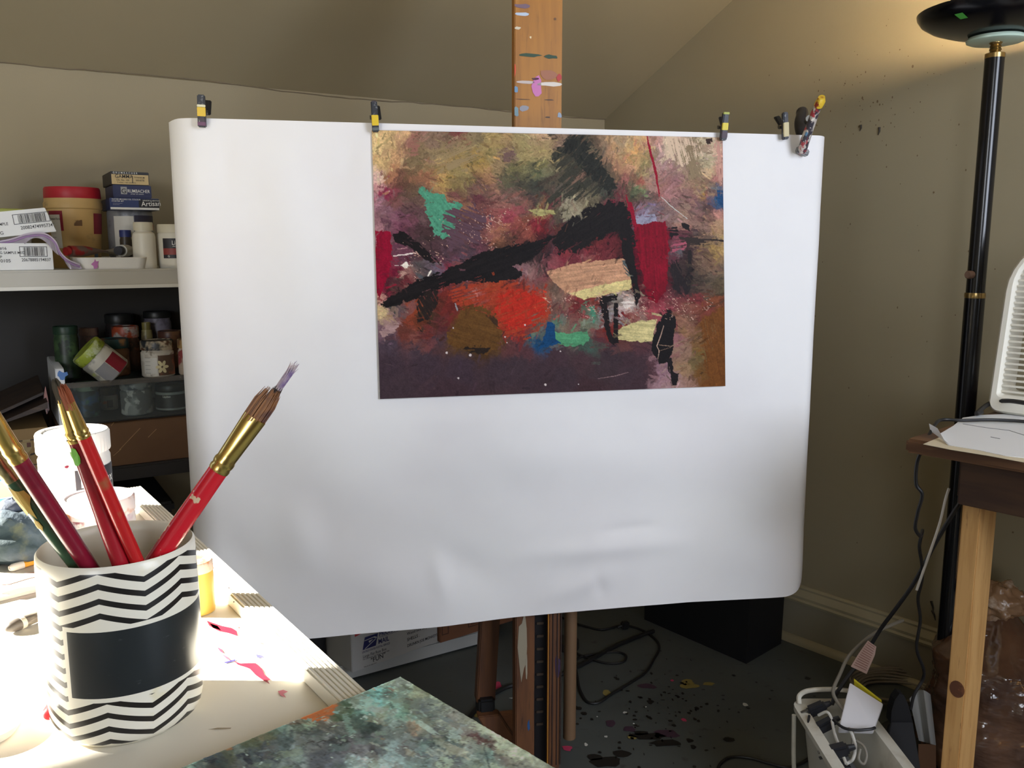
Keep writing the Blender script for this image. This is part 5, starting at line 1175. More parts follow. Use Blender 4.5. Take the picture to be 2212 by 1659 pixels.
# ================================================================== WORK TABLE (sunlit, left)
ZT_ = 0.75
T0 = on_z(745, 1490, ZT_)
E1 = Vector((-0.585, 0.811, 0)).normalized(); E2 = Vector((-0.811, -0.585, 0)).normalized()   # along the edge, to the left
TROT = math.atan2(E1.y, E1.x)
TL0, TL1, TWD = -0.40, 0.585, 0.92
def tb(s, w, z=ZT_): return Vector((T0.x, T0.y, 0)) + E1*s + E2*w + Vector((0, 0, z))
tc = tb((TL0+TL1)/2, TWD/2, 0)
table = thing('work_table', 'white paint-stained work table in bright sun', 'table', tc, TROT)
LL = TL1-TL0
TW_ = bpy.data.materials.new('white_table_paint'); t = NT(TW_); v = t.coords()
c = t.mix(t.ramp(t.noise(v, 5, 4), 0.42, 0.65), lin((238, 233, 220)), lin((228, 220, 202)))
c = t.mix(t.ramp(t.noise(t.coords((1, 9, 1), (0, 0, 0.5)), 12, 5), 0.66, 0.74), c, lin((206, 188, 166)))
t.put(t.bsdf.inputs['Base Color'], c); t.bsdf.inputs['Roughness'].default_value = 0.55
b = MB(); b.box((0, 0, ZT_-0.0125), (LL, TWD, 0.025)); top = b.build('table_top', TW_, table, bevel=0.002)
TRM = M('white_trim_wood', (232, 228, 214), 0.5)
for (sx_, sy_) in ((-1, -1), (-1, 1), (1, -1), (1, 1)):
    b = MB(); b.box((sx_*(LL/2-0.06), sy_*(TWD/2-0.06), (ZT_-0.025)/2), (0.05, 0.05, ZT_-0.025)); b.build('leg', TRM, table, bevel=0.003)
# fluted moulding strip along the right edge (edge is local -y side because E2 points left)
tr_w = 0.021
b = MB(); yE = -TWD/2 if True else 0
# local frame: x along E1, y along (E1 rotated +90) = -? 
LY = Vector((-E1.y, E1.x, 0)); sgn = 1 if LY.dot(E2) > 0 else -1
yl = lambda w: sgn*(w - TWD/2)
prof = [(-0.003, -0.012), (-0.003, 0.008)]
for i in range(6):
    w0_ = -0.003 + (tr_w-0.002)*i/6; w1_ = -0.003 + (tr_w-0.002)*(i+1)/6
    prof += [(w0_+0.0005, 0.010), (w1_-0.0009, 0.010), (w1_-0.0004, 0.0085)]
prof += [(tr_w-0.004, 0.009), (tr_w-0.003, 0.0008), (0.0002, 0.0008), (0.0002, -0.012)]
n = len(prof)
b.add([(-LL/2, yl(w), ZT_+z) for w, z in prof] + [(LL/2-0.02, yl(w), ZT_+z) for w, z in prof], [tuple(range(n)), tuple(range(2*n-1, n-1, -1))] + [(i, (i+1) % n, n+(i+1) % n, n+i) for i in range(n)])
b.build('fluted_moulding', TRM, table, smooth=0)
# paint marks on the table
def tmark(poly_px, col, name='paint_stroke', z=ZT_+0.0006, rnd=0.0, par=None):
    ps = [on_z(x, y, z) for x, y in poly_px]
    Mi = Matrix.Rotation(-TROT, 4, 'Z') @ Matrix.Translation(-tc)
    b = MB(); b.add([tuple(Mi @ p) for p in ps], [tuple(range(len(ps)))]); return b.build(name, M('tpaint_%d_%d_%d' % col, col, 0.5), table, smooth=0)
RED = (150, 16, 46)
tmark([(446, 1340), (462, 1346), (480, 1352), (500, 1356), (511, 1363), (514, 1374), (505, 1371), (490, 1366), (470, 1362), (452, 1352)], RED)
tmark([(452, 1346), (470, 1352), (478, 1362), (460, 1356)], (190, 84, 104))
tmark([(468, 1397), (478, 1402), (484, 1412), (476, 1408)], (176, 60, 84))
tmark([(505, 1428), (520, 1433), (535, 1432), (552, 1432), (566, 1445), (572, 1458), (584, 1468), (578, 1470), (583, 1478), (566, 1468), (552, 1458), (540, 1445), (528, 1440), (514, 1436)], RED)
tmark([(478, 1412), (490, 1418), (500, 1428), (490, 1424)], (186, 76, 96))
tmark([(600, 1493), (612, 1490), (622, 1494), (612, 1499), (618, 1507), (606, 1502)], (214, 110, 128))
tmark([(484, 1430), (508, 1424), (509, 1427), (486, 1433)], (62, 56, 120)); tmark([(552, 1413), (565, 1415), (571, 1420), (556, 1421)], (70, 70, 140))
tmark([(558, 1387), (574, 1390), (566, 1392)], (96, 40, 46)); tmark([(512, 1355), (520, 1354), (517, 1358)], (96, 60, 56))
tmark([(126, 1513), (132, 1506), (142, 1503), (144, 1512), (138, 1518), (133, 1525), (131, 1517)], (70, 120, 220))
tmark([(320, 1295), (326, 1292), (330, 1294), (324, 1298)], (190, 60, 70))
tmark([(448, 1576), (470, 1572), (500, 1572), (498, 1574), (470, 1575)], (150, 136, 110))
tmark([(0, 1250), (40, 1240), (100, 1232), (110, 1238), (60, 1250), (20, 1262), (0, 1264)], (196, 150, 132), z=ZT_+0.0048)
tmark([(0, 1282), (40, 1270), (100, 1262), (80, 1272), (30, 1284)], (170, 110, 104), z=ZT_+0.0048)
for (x_, y_) in ((470, 1250), (484, 1262), (494, 1270), (505, 1300), (534, 1360), (541, 1370), (545, 1378), (500, 1240), (470, 1237)):
    tmark([(x_-1.5, y_), (x_, y_-1.4), (x_+2, y_), (x_, y_+1.6)], (60, 30, 34), z=ZT_+(0.0104 if x_ in (494, 505) else 0.0006))

# whitish palette board at the far left
e = thing('palette_board', 'whitewashed wooden palette board under the blue rock', 'board', (0, 0, 0), 0)
q = [on_z(-120, 1330, ZT_), on_z(128, 1268, ZT_), on_z(124, 1190, ZT_), on_z(-120, 1240, ZT_)]
cq = sum(q, Vector())/4; e.location = (cq.x, cq.y, ZT_+0.0004)
b = MB(); b.hexa([(p.x-cq.x, p.y-cq.y, 0) for p in q] + [(p.x-cq.x, p.y-cq.y, 0.004) for p in q]); b.build('board', M('limed_wood', (214, 206, 190), 0.6, spots=[((186, 172, 150), 8, 0.5, 0.62), ((160, 130, 116), 26, 0.66, 0.72)], stretch=(1, 5, 1)), e, smooth=0)
ZP = ZT_ + 0.0046

# ------------------------------------------------------------------ mug with brushes
MC = Vector((-0.240, 0.507, ZT_+0.0004)); MR, MH = 0.0447, 0.112
MROT = math.atan2(MC.x*-1, 0) * 0 + math.atan2(-MC.x, MC.y)
mug = thing('brush_mug', 'white mug with black zigzag bands and a blank black panel', 'mug', MC, MROT)
mm = bpy.data.materials.new('zigzag_glaze'); t = NT(mm)
tcn = t.add('ShaderNodeTexCoord'); sep = t.add('ShaderNodeSeparateXYZ'); t.l.new(tcn.outputs['Object'], sep.inputs[0])
X, Y, Z = sep.outputs
ang = t.m('ARCTAN2', X, t.m('MULTIPLY', Y, -1.0))                       # 0 faces the camera
u_ = t.m('ADD', t.m('DIVIDE', ang, R(62.0)), 14.6/62.0 + 50)           # peak at -14.6 degrees
fr = t.m('FRACT', u_); tri = t.m('MULTIPLY', t.m('MINIMUM', fr, t.m('SUBTRACT', 1.0, fr)), 2.0)   # 0 at peak, 1 in valley
vv_ = t.m('FRACT', t.m('ADD', t.m('DIVIDE', t.m('ADD', Z, t.m('MULTIPLY', tri, 0.0082)), 0.0086), 0.42))
blk = t.m('LESS_THAN', vv_, 0.40)
def band(x, lo, hi): return t.m('MULTIPLY', t.m('GREATER_THAN', x, lo), t.m('LESS_THAN', x, hi))
rect = t.m('MULTIPLY', band(ang, R(-40), R(100)), band(Z, 0.0345, 0.0745))
brd = t.m('MULTIPLY', band(ang, R(-43.5), R(104)), band(Z, 0.0318, 0.0772))
rim = t.m('MULTIPLY', t.m('LESS_THAN', Z, 0.1085), t.m('GREATER_THAN', Z, 0.003))
outer = t.m('GREATER_THAN', t.m('ADD', t.m('MULTIPLY', X, X), t.m('MULTIPLY', Y, Y)), 0.0435*0.0435*0.96)
pat = t.m('MULTIPLY', t.m('MULTIPLY', blk, t.m('SUBTRACT', 1.0, brd)), rim)
pat = t.m('MAXIMUM', pat, rect)
pat = t.m('MULTIPLY', pat, t.m('GREATER_THAN', Z, 0.0025))
cream = t.mix(t.ramp(t.noise(t.coords(), 30), 0.62, 0.75), lin((236, 231, 214)), lin((228, 216, 172)))
chalk = t.mix(t.ramp(t.noise(t.coords((1, 1, 3)), 120), 0.68, 0.75), lin((38, 42, 44)), lin((74, 78, 78)))
dark = t.mix(rect, lin((30, 28, 28)), chalk)
t.put(t.bsdf.inputs['Base Color'], t.mix(pat, cream, dark)); t.bsdf.inputs['Roughness'].default_value = 0.28
b = MB(); b.lathe([(0.034, 0.0), (0.0385, 0.001), (0.0425, 0.005), (0.0442, 0.012), (0.0452, 0.035), (0.0453, 0.07), (0.0447, 0.105), (0.0443, 0.1105), (0.0432, 0.112)], 96, cap=False); mb = b.build('mug_wall', mm, mug, smooth=50)
b = MB(); b.lathe([(0.0432, 0.112), (0.0418, 0.1108), (0.0414, 0.105), (0.0416, 0.05), (0.0405, 0.012), (0.036, 0.006), (0, 0.006)], 96, cap=False); b.build('mug_inside', M('cream_glaze', (236, 226, 204), 0.3), mug, smooth=50)

GOLD = M('brass_ferrule', (226, 194, 116), 0.25, 1.0)
SILV = M('dull_ferrule', (190, 180, 140), 0.3, 1.0)
def brush(label, low, up, lens, rads, hmat, fmat, bcol, bw=1.0, flat=1.0, tip=None, marks=(), name='paint_brush', spread=0.25, group='brushes in the mug', bend=None):
    """low = foot of the handle, up = a point on the axis; lens = (handle, ferrule, bristle)"""
    low, up = Vector(low), Vector(up); ax = (up-low).normalized(); Lh, Lf, Lb = lens
    e = thing(name, label, 'paint brush', low, 0, group)
    q = Vector((0, 0, 1)).rotation_difference(ax); e.rotation_mode = 'QUATERNION'; e.rotation_quaternion = q
    r0, r1, rf = rads
    prof = [(r0*0.5, 0), (r0, 0.004)] + [(r0+(r1-r0)*f + 0.0006*math.sin(f*3.1), 0.004+(Lh-0.004)*f) for f in (0.15, 0.3, 0.45, 0.6, 0.75, 0.88, 1.0)]
    b = MB(); b.lathe(prof, 20); h = b.build('handle', hmat, e)
    # ferrule, flattening towards the bristles, with two crimp rings
    b = MB(); loops = []
    for f, k in ((0, 1.02), (0.05, 1.06), (0.09, 0.98), (0.13, 1.06), (0.18, 1.08), (0.22, 0.98), (0.3, 1.0), (0.6, 1.0), (1.0, 1.0)):
        fl = 1.0 if f < 0.3 else 1.0 + (flat-1.0)*(f-0.3)/0.7; wd = 1.0 if f < 0.3 else 1.0 + (bw-1.0)*(f-0.3)/0.7
        rr = (r1*1.03*(1-f) + rf*f)*k
        loops.append([(rr*wd*math.cos(a), rr*fl*math.sin(a), Lh + Lf*f) for a in [2*math.pi*i/24 for i in range(24)]])
    loop_stack(b, loops); fe = b.build('ferrule', fmat, e)
    # bristles: a bundle of tapering hairs
    b = MB(); rnn = random.Random(label)
    for i in range(70):
        a = rnn.uniform(0, 2*math.pi); rr = math.sqrt(rnn.random())*rf*0.95
        x0_, y0_ = rr*bw*math.cos(a), rr*flat*math.sin(a)
        ln = Lb*rnn.uniform(0.82, 1.04)*(1 - 0.15*abs(rr/rf))
        sp_ = 1 + spread*rnn.uniform(-0.6, 1.0)
        bx = (bend or 0)*ln
        b.tube([(x0_, y0_, Lh+Lf-0.004), (x0_*(1+(sp_-1)*0.5)+bx*0.3, y0_*(1+(sp_-1)*0.5), Lh+Lf+ln*0.55), (x0_*sp_*0.8+bx, y0_*sp_*0.8, Lh+Lf+ln)], [0.0007, 0.0006, 0.0001], 4)
    br = b.build('bristles', bcol, e, kind='stuff')
    if tip:
        b = MB()
        for i in range(46):
            a = rnn.uniform(0, 2*math.pi); rr = math.sqrt(rnn.random())*rf*0.55
            x0_, y0_ = rr*bw*math.cos(a), rr*flat*math.sin(a); ln = tip[1]*rnn.uniform(0.7, 1.05)
            b.tube([(x0_, y0_, Lh+Lf+Lb*0.75), (x0_*1.1, y0_, Lh+Lf+Lb*0.8+ln*0.6), (x0_*0.9+0.002*rnn.uniform(-1, 1), y0_, Lh+Lf+Lb*0.8+ln)], [0.0007, 0.0006, 0.0001], 4)
        b.build('bristle_tip', tip[0], e, kind='stuff')
    for (z0_, z1_, a0_, a1_, mt) in marks:
        rr = lambda z: r0+(r1-r0)*(z/Lh)+0.0009
        b = MB(); poly = blob(random.Random(z0_*1e4), 0.5, 0.5, 0.5, 0.5, 14, 0.4)
        b.add([(rr(z0_+(z1_-z0_)*p[1])*math.sin(a0_+(a1_-a0_)*p[0]), -rr(z0_+(z1_-z0_)*p[1])*math.cos(a0_+(a1_-a0_)*p[0]), z0_+(z1_-z0_)*p[1]) for p in poly], [tuple(range(14))]); b.build('paint_chip', mt, h, smooth=0)
    return e
def lacq(name, c, c2=None, thr=(0.6, 0.66), sc=60): return M(name, c, 0.25, spots=([(c2, sc, thr[0], thr[1])] if c2 else []), coat=0.3)
RIMZ = ZT_ + 0.112
def foot(rp, upp, z=ZT_+0.0115):
    rp, upp = Vector(rp), Vector(upp); d_ = rp-upp; return rp + d_*((rp.z - z)/(-d_.z)) if d_.z < 0 else rp
SAB = M('sable_hair', (150, 98, 50), 0.5, spots=[((90, 52, 40), 40, 0.5, 0.6)])
# right-hand pair
up_ = at_y(512, 962, 0.503); rp = Vector((-0.2066, 0.4955, RIMZ))
ft = foot(rp, up_); dist = lambda p: (Vector(p)-ft).length
P1 = at_y(482, 1022, 0.502); P2 = at_y(551, 902, 0.505); P3 = at_y(583, 848, 0.507)
brush('flat brush with a chipped bright red handle leaning right in the mug', ft, P2, (dist(P1), (P2-P1).length, 0.022), (0.0050, 0.0058, 0.0062), lacq('red_lacquer_chipped', (206, 28, 44), (222, 196, 160), (0.60, 0.62), 85), GOLD, SAB, 1.15, 0.62, spread=0.1)
up_ = at_y(535, 972, 0.520); rp = Vector((-0.2035, 0.512, RIMZ)); ft = foot(rp, up_); ft.y += 0.004
P1 = at_y(521, 992, 0.519); P2 = at_y(574, 878, 0.524)
brush('thin brush with a dark green handle behind the chipped red one', ft, P2, ((P1-ft).length, (P2-P1).length, 0.016), (0.0038, 0.0040, 0.0034), lacq('bottle_green_lacquer', (34, 58, 50)), GOLD, M('black_hair', (50, 40, 36), 0.5), 1.0, 0.8, tip=(M('lilac_white_hair', (206, 190, 190), 0.6, spots=[((130, 108, 150), 60, 0.45, 0.6)]), 0.020), spread=0.2)
# left-hand pair
rp = Vector((-0.2430, 0.4745, RIMZ)); up_ = at_y(58, 1020, 0.450); ft = foot(rp, up_)
axd = (up_-rp).normalized()
def along(rp, up, px):                      # point on the axis at image column px
    best = min((abs(proj(rp + (up-rp)*(k*0.02))[0]-px), k) for k in range(0, 400)); return rp + (up-rp)*(best[1]*0.02)
P1 = along(rp, up_, 42); P2 = P1 + axd*0.042
brush('brush with a dark red handle and gold ferrule crossing out to the left', ft, P2, ((P1-ft).length, 0.042, 0.025), (0.0036, 0.0046, 0.0052), lacq('wine_lacquer', (128, 20, 44), (90, 14, 34), (0.5, 0.62), 20), GOLD, SAB, 1.2, 0.6)
rp = Vector((-0.2515, 0.4775, RIMZ)); up_ = at_y(22, 1030, 0.460); ft = foot(rp, up_); axd = (up_-rp).normalized()
P1 = along(rp, up_, 28); P2 = P1 + axd*0.04
brush('brush with a matt green handle leaning far left in the mug', ft, P2, ((P1-ft).length, 0.04, 0.03), (0.0036, 0.0043, 0.0044), lacq('moss_lacquer', (62, 98, 72), (90, 124, 92), (0.5, 0.65), 40), SILV, SAB, 1.1, 0.7, marks=[((P1-ft).length-0.022, (P1-ft).length-0.001, -0.9, 0.9, M('ochre_chip', (206, 176, 90), 0.5)), ((P1-ft).length-0.032, (P1-ft).length-0.024, -0.5, 0.2, M('ochre_chip', (206, 176, 90), 0.5))])
# middle pair
rp = Vector((-0.2235, 0.4745, RIMZ)); up_ = at_y(166, 952, 0.455); ft = foot(rp, up_); axd = (up_-rp).normalized()
P1 = up_; P2 = at_y(139, 851, 0.4489); P2 = P1 + axd*(P2-P1).length
brush('brush with a plum red handle and green fleck, upright in the mug', ft, P2, ((P1-ft).length, (P2-P1).length, 0.010), (0.0040, 0.0044, 0.0030), lacq('crimson_lacquer', (160, 26, 40), (124, 50, 58), (0.5, 0.66), 14), GOLD, M('dark_hair', (70, 62, 48), 0.5), 0.8, 0.8, marks=[((P1-ft).length-0.012, (P1-ft).length-0.002, -0.7, 0.3, M('lime_chip', (110, 190, 60), 0.5))], spread=-0.3)
rp = Vector((-0.2155, 0.4775, RIMZ)); up_ = at_y(181, 943, 0.446); ft = foot(rp, up_); axd = (up_-rp).normalized()
P1 = up_; P2 = P1 + axd*0.0215
brush('brush with a glossy scarlet handle and gilt streak, upright in the mug', ft, P2, ((P1-ft).length, 0.0215, 0.011), (0.0030, 0.0034, 0.0030), lacq('scarlet_lacquer', (190, 30, 34), (150, 96, 60), (0.55, 0.64), 30), GOLD, M('rust_hair', (140, 70, 40), 0.5), 0.9, 0.8, spread=-0.3)

# ------------------------------------------------------------------ jars, tape, rock on the table
def tthing(name, label, cat, px, py, z=ZT_+0.0004, face=True, group=None):
    p = on_z(px, py, z); return thing(name, label, cat, p, math.atan2(-p.x, p.y) if face else 0, group)
# white medium jar
e = tthing('medium_jar', 'tall white medium jar with ribbed lid and black and red label, in the sun', 'jar', 172, 1128); r_ = 0.0345
WJ = M('jar_white', (232, 230, 224), 0.4, spots=[((206, 196, 198), 30, 0.62, 0.72)])
HJ, HLD = 0.078, 0.100
b = MB(); b.lathe([(r_*0.93, 0), (r_, 0.003), (r_, HJ-0.006), (r_*0.95, HJ-0.002), (r_*0.95, HJ), (0, HJ)], 56); b.build('jar_body', WJ, e)
b = MB(); n_ = 90
loops = []
for (k, z) in ((1.0, HJ), (1.02, HJ+0.002), (1.02, HLD-0.003)):
    loops.append([((r_*k + (0.00035 if i % 2 else -0.0003))*math.sin(2*math.pi*i/n_), -(r_*k + (0.00035 if i % 2 else -0.0003))*math.cos(2*math.pi*i/n_), z) for i in range(n_)])
for (k, z) in ((1.0, HLD-0.0008), (0.97, HLD), (0.86, HLD), (0.84, HLD-0.0015), (0.3, HLD-0.0016)):
    loops.append([(r_*k*math.sin(2*math.pi*i/n_), -r_*k*math.cos(2*math.pi*i/n_), z) for i in range(n_)])
loop_stack(b, loops); b.build('ribbed_lid', M('lid_white_smudged', (236, 234, 228), 0.45, spots=[((150, 136, 150), 60, 0.66, 0.7), ((120, 116, 104), 110, 0.68, 0.72)]), e, smooth=30)
quadpatch(LBL, e, wrap(r_+0.0005), -r_*0.02, 0.030, r_*1.6, 0.064, 'label', 18); quadpatch(M('label_orange_red', (196, 66, 40), 0.5), e, wrap(r_+0.0006), -r_*0.02, 0.018, r_*1.6, 0.034, 'label_band', 18)
lettering([('Liquitex', 0.0150, r_*0.10, 0.0455, 'LEFT', 0, 0.86), ('PROFESSIONAL', 0.0042, r_*0.22, 0.0385, 'LEFT', 0, 1.1), ('PROFESSIONAL GLOSS', 0.003, r_*0.3, 0.029, 'LEFT', 0), ('ACRYLIC MEDIUM', 0.003, r_*0.3, 0.0245, 'LEFT', 0)], WHITE_INK, e, wrap(r_+0.0009))
lettering([('. .. ....... ... .... ..'[:14+(i*5) % 9], 0.0045, -r_*0.75, 0.060-0.0032*i, 'LEFT', 0, 0.8) for i in range(13)] + [('2', 0.006, -r_*1.12, 0.058, 'LEFT', 0), ('AP', 0.0045, -r_*0.52, 0.012, 'LEFT', 0)], M('grey_ink', (110, 110, 112), 0.6), e, wrap(r_+0.0006))
b = MB(); b.add([wrap(r_+0.0006)(x, z) for x, z in blob(random.Random(1), -r_*0.22, 0.069, 0.0022, 0.0012, 9, 0.3)], [tuple(range(9))]); b.build('red_drop', M('red_drop', (130, 20, 50), 0.4), e, smooth=0)
# pinkish jar
e = tthing('paint_jar', 'squat paint-smeared jar with mauve and orange dabs on its lid', 'jar', 219, 1185); r_ = 0.0325
PJ = M('jar_mauve_smear', (216, 206, 204), 0.45, spots=[((176, 150, 170), 22, 0.5, 0.6), ((226, 222, 216), 50, 0.55, 0.62), ((150, 90, 100), 40, 0.64, 0.7)])
b = MB(); b.lathe([(r_*0.94, 0), (r_, 0.003), (r_, 0.034), (r_*0.97, 0.037), (0, 0.037)], 48); b.build('jar_body', PJ, e)
b = MB(); b.lathe([(r_*1.01, 0.037), (r_*1.02, 0.038), (r_*1.02, 0.051), (r_*0.98, 0.053), (r_*0.88, 0.053), (r_*0.86, 0.0518), (0, 0.0516)], 48); b.build('lid', M('lid_mauve_dabs', (222, 208, 206), 0.45, spots=[((196, 128, 90), 34, 0.54, 0.62), ((96, 76, 120), 46, 0.62, 0.68), ((150, 190, 200), 60, 0.68, 0.72)]), e)
quadpatch(M('label_text_strip', (206, 204, 198), 0.6), e, wrap(r_+0.0004), -r_*0.9, 0.004, r_*0.4, 0.022, 'label', 12)
quadpatch(M('yellow_dab', (226, 206, 60), 0.5), e, wrap(r_+0.0008), -r_*0.42, 0.006, -r_*0.20, 0.022, 'yellow_dab', 4)
lettering([('................', 0.005, -r_*0.85, 0.006+0.003*i, 'LEFT', 0, 0.9) for i in range(6)], M('grey_ink', (110, 110, 112), 0.6), e, wrap(r_+0.0007))
# blue masking tape roll
e = tthing('masking_tape', 'roll of bright blue masking tape lying flat on the table', 'tape', 14, 1103); r_ = 0.050
b = MB(); b.lathe([(r_*0.80, 0.0002), (r_, 0.0002), (r_, 0.024), (r_*0.80, 0.024), (r_*0.80, 0.0002)], 64, cap=False); b.build('tape', M('tape_blue', (46, 96, 206), 0.55), e)
b = MB(); b.lathe([(r_*0.76, 0), (r_*0.80, 0), (r_*0.80, 0.0245), (r_*0.76, 0.0245), (r_*0.76, 0)], 64, cap=False); co = b.build('cardboard_core', M('core_grey', (196, 192, 180), 0.7), e)
lettering([('= = = = = = = =', 0.006, -r_*2.4+0.0, 0.004+0.004*i, 'CENTER', 0, 1.2) for i in range(5)], M('grey_ink', (110, 110, 112), 0.6), e, lambda x, z: (r_*0.757*math.sin(x/r_), -r_*0.757*math.cos(x/r_), z), 'core_print')
# painted rock / foam chunk
e = tthing('painted_rock', 'lumpy blue-grey painted rock beside the mug', 'rock', 25, 1205, ZP, face=False)
b = MB(); nu_, nv_ = 56, 28
def rockpt(u, v):
    th, ph = 2*math.pi*u, math.pi*v
    d_ = Vector((math.sin(ph)*math.cos(th), math.sin(ph)*math.sin(th), math.cos(ph)))
    k = 1 + 0.22*mnoise.noise(d_*1.8 + Vector((3.1, 1, 0))) + 0.16*abs(mnoise.noise(d_*4.2)) + 0.05*mnoise.noise(d_*11)
    p = Vector((d_.x*0.050, d_.y*0.034, d_.z*0.026))*k
    return (p.x, p.y, max(p.z+0.021, 0.0002))
b.grid(rockpt, nu_, nv_)
b.build('rock', M('rock_blue_grey', (70, 84, 94), 0.8, spots=[((50, 66, 70), 22, 0.48, 0.6), ((96, 102, 84), 34, 0.56, 0.66), ((40, 46, 62), 14, 0.58, 0.68)], bump=0.8, bscale=70), e, smooth=60)
b = MB()
for (x_, y_, z_, s_) in ((-0.028, -0.006, 0.046, 0.011), (0.004, 0.002, 0.048, 0.012), (0.030, 0.0, 0.042, 0.011)):
    b.grid(lambda u, v: (x_ + s_*1.1*math.sin(math.pi*v)*math.cos(2*math.pi*u)*(1+0.2*mnoise.noise(Vector((u*3, v*3, x_*50)))), y_ + s_*math.sin(math.pi*v)*math.sin(2*math.pi*u), z_ + s_*0.7*math.cos(math.pi*v)*(1+0.3*mnoise.noise(Vector((u*4, v*4, y_*40))))), 18, 10)
b.build('knobs', M('rock_slate', (80, 88, 102), 0.8, spots=[((170, 176, 182), 30, 0.5, 0.6), ((76, 84, 100), 26, 0.55, 0.65)], bump=0.8, bscale=80), e, smooth=60)
# yellow folded tape and pencil
e = tthing('yellow_tape', 'loop of folded yellow tape lying by the rock', 'tape', 62, 1212, ZP, face=False)
O_ = e.location
def rel(px, py, Y=None, z=None):
    p = on_z(px, py, z) if z is not None else at_y(px, py, Y); return p - O_
YL = M('yellow_tape', (236, 212, 66), 0.45)
b = MB(); q = [rel(29, 1206, z=ZP+0.001), rel(75, 1212, z=ZP+0.001), rel(82, 1186, z=ZP+0.014), rel(42, 1172, z=ZP+0.014)]
b.add([tuple(p) for p in q] + [tuple(p + Vector((0, 0.0012, -0.0002))) for p in q], [(0,1,2,3),(7,6,5,4),(0,4,5,1),(1,5,6,2),(2,6,7,3),(3,7,4,0)])
q2 = [rel(42, 1172, z=ZP+0.014), rel(82, 1186, z=ZP+0.014), rel(88, 1178, z=ZP+0.008), rel(52, 1164, z=ZP+0.008)]
b.add([tuple(p) for p in q2] + [tuple(p + Vector((0, 0.0006, -0.001))) for p in q2], [(0,1,2,3),(7,6,5,4),(0,4,5,1),(1,5,6,2),(2,6,7,3),(3,7,4,0)])
b.build('folded_end', YL, e, smooth=0)
b = MB(); q = [rel(72, 1200, z=ZP+0.0006), rel(126, 1186, z=ZP+0.0006), rel(124, 1176, z=ZP+0.0006), rel(74, 1188, z=ZP+0.0006)]
b.add([tuple(p) for p in q] + [tuple(p + Vector((0, 0, 0.001))) for p in q], [(3,2,1,0),(4,5,6,7),(0,1,5,4),(1,2,6,5),(2,3,7,6),(3,0,4,7)]); b.build('strip', YL, e, smooth=0)
pA_, pB_ = on_z(132, 1196, ZP+0.0036), on_z(20, 1228, ZP+0.0036)
e = thing('pencil', 'orange-yellow pencil stub with a worn white end by the rock', 'pencil', pA_, 0)
v_ = pB_-pA_; e.rotation_euler = v_.to_track_quat('X', 'Z').to_euler(); Lp = v_.length
b = MB(); loop_stack(b, [[(x_, 0.0034*k*math.cos(a), 0.0034*k*math.sin(a)) for a in [R(60*i+30) for i in range(6)]] for x_, k in ((0, 1), (Lp*0.74, 1))]); b.build('shaft', M('pencil_orange', (230, 160, 40), 0.4), e, smooth=20)
b = MB(); loop_stack(b, [[(x_, 0.0035*k*math.cos(a), 0.0035*k*math.sin(a)) for a in [2*math.pi*i/14 for i in range(14)]] for x_, k in ((Lp*0.74, 1), (Lp*0.94, 1), (Lp, 0.6))]); b.build('worn_end', M('worn_white', (214, 206, 190), 0.6, spots=[((120, 96, 80), 120, 0.6, 0.66)]), e)
# grimy palette knife handle
pA_, pB_ = on_z(140, 1305, ZT_+0.006), on_z(-60, 1385, ZT_+0.006)
e = thing('old_brush_handle', 'grimy grey brush handle lying on the white table', 'brush', pA_, 0)
v_ = pB_-pA_; e.rotation_euler = v_.to_track_quat('X', 'Z').to_euler(); Lp = v_.length
GR = M('grimy_handle', (92, 84, 76), 0.5, spots=[((160, 150, 130), 40, 0.56, 0.64), ((52, 46, 44), 30, 0.52, 0.62)], stretch=(0.5, 2, 2))
b = MB(); loop_stack(b, [[(Lp*f, 0.0048*k*math.cos(a), 0.0042*k*math.sin(a)-0.001) for a in [2*math.pi*i/16 for i in range(16)]] for f, k in ((0, 0.6), (0.15, 0.8), (0.35, 1.0), (0.55, 1.15), (0.62, 0.95), (0.66, 0.5), (0.67, 0.2))]); b.build('handle', GR, e)
b = MB(); loop_stack(b, [[(Lp*f, 0.0049*k*math.cos(a), 0.0043*k*math.sin(a)-0.001) for a in [2*math.pi*i/16 for i in range(16)]] for f, k in ((0.47, 1.1), (0.52, 1.16))]); b.build('pale_chip', M('pale_chip', (214, 206, 186), 0.6), e)
# yellow tape roll behind the mug
p = on_z(428, 1318, ZT_+0.0004)
e = thing('yellow_tape_roll', 'small yellow tape roll with a marbled orange top behind the mug', 'tape', p, 0); r_ = 0.0135
b = MB(); b.lathe([(r_*0.98, 0), (r_, 0.002), (r_*0.98, 0.034), (0, 0.034)], 36); b.build('roll', M('roll_yellow', (212, 166, 70), 0.5), e)
b = MB(); b.lathe([(r_*1.0, 0.034), (r_*0.98, 0.041), (r_*0.9, 0.0425), (0, 0.0425)], 36); b.build('marbled_top', M('marbled_orange', (224, 150, 96), 0.45, spots=[((236, 206, 180), 60, 0.48, 0.56), ((190, 80, 60), 70, 0.6, 0.66)]), e)
# round lid edge at the far left of the table
e = tthing('white_saucer', 'white saucer at the edge of the sunlit table', 'saucer', -38, 1590); 
b = MB(); b.lathe([(0.014, 0), (0.018, 0.001), (0.0225, 0.008), (0.0215, 0.0082), (0.017, 0.003), (0, 0.003)], 40); b.build('saucer', M('saucer_white', (216, 212, 200), 0.4), e)

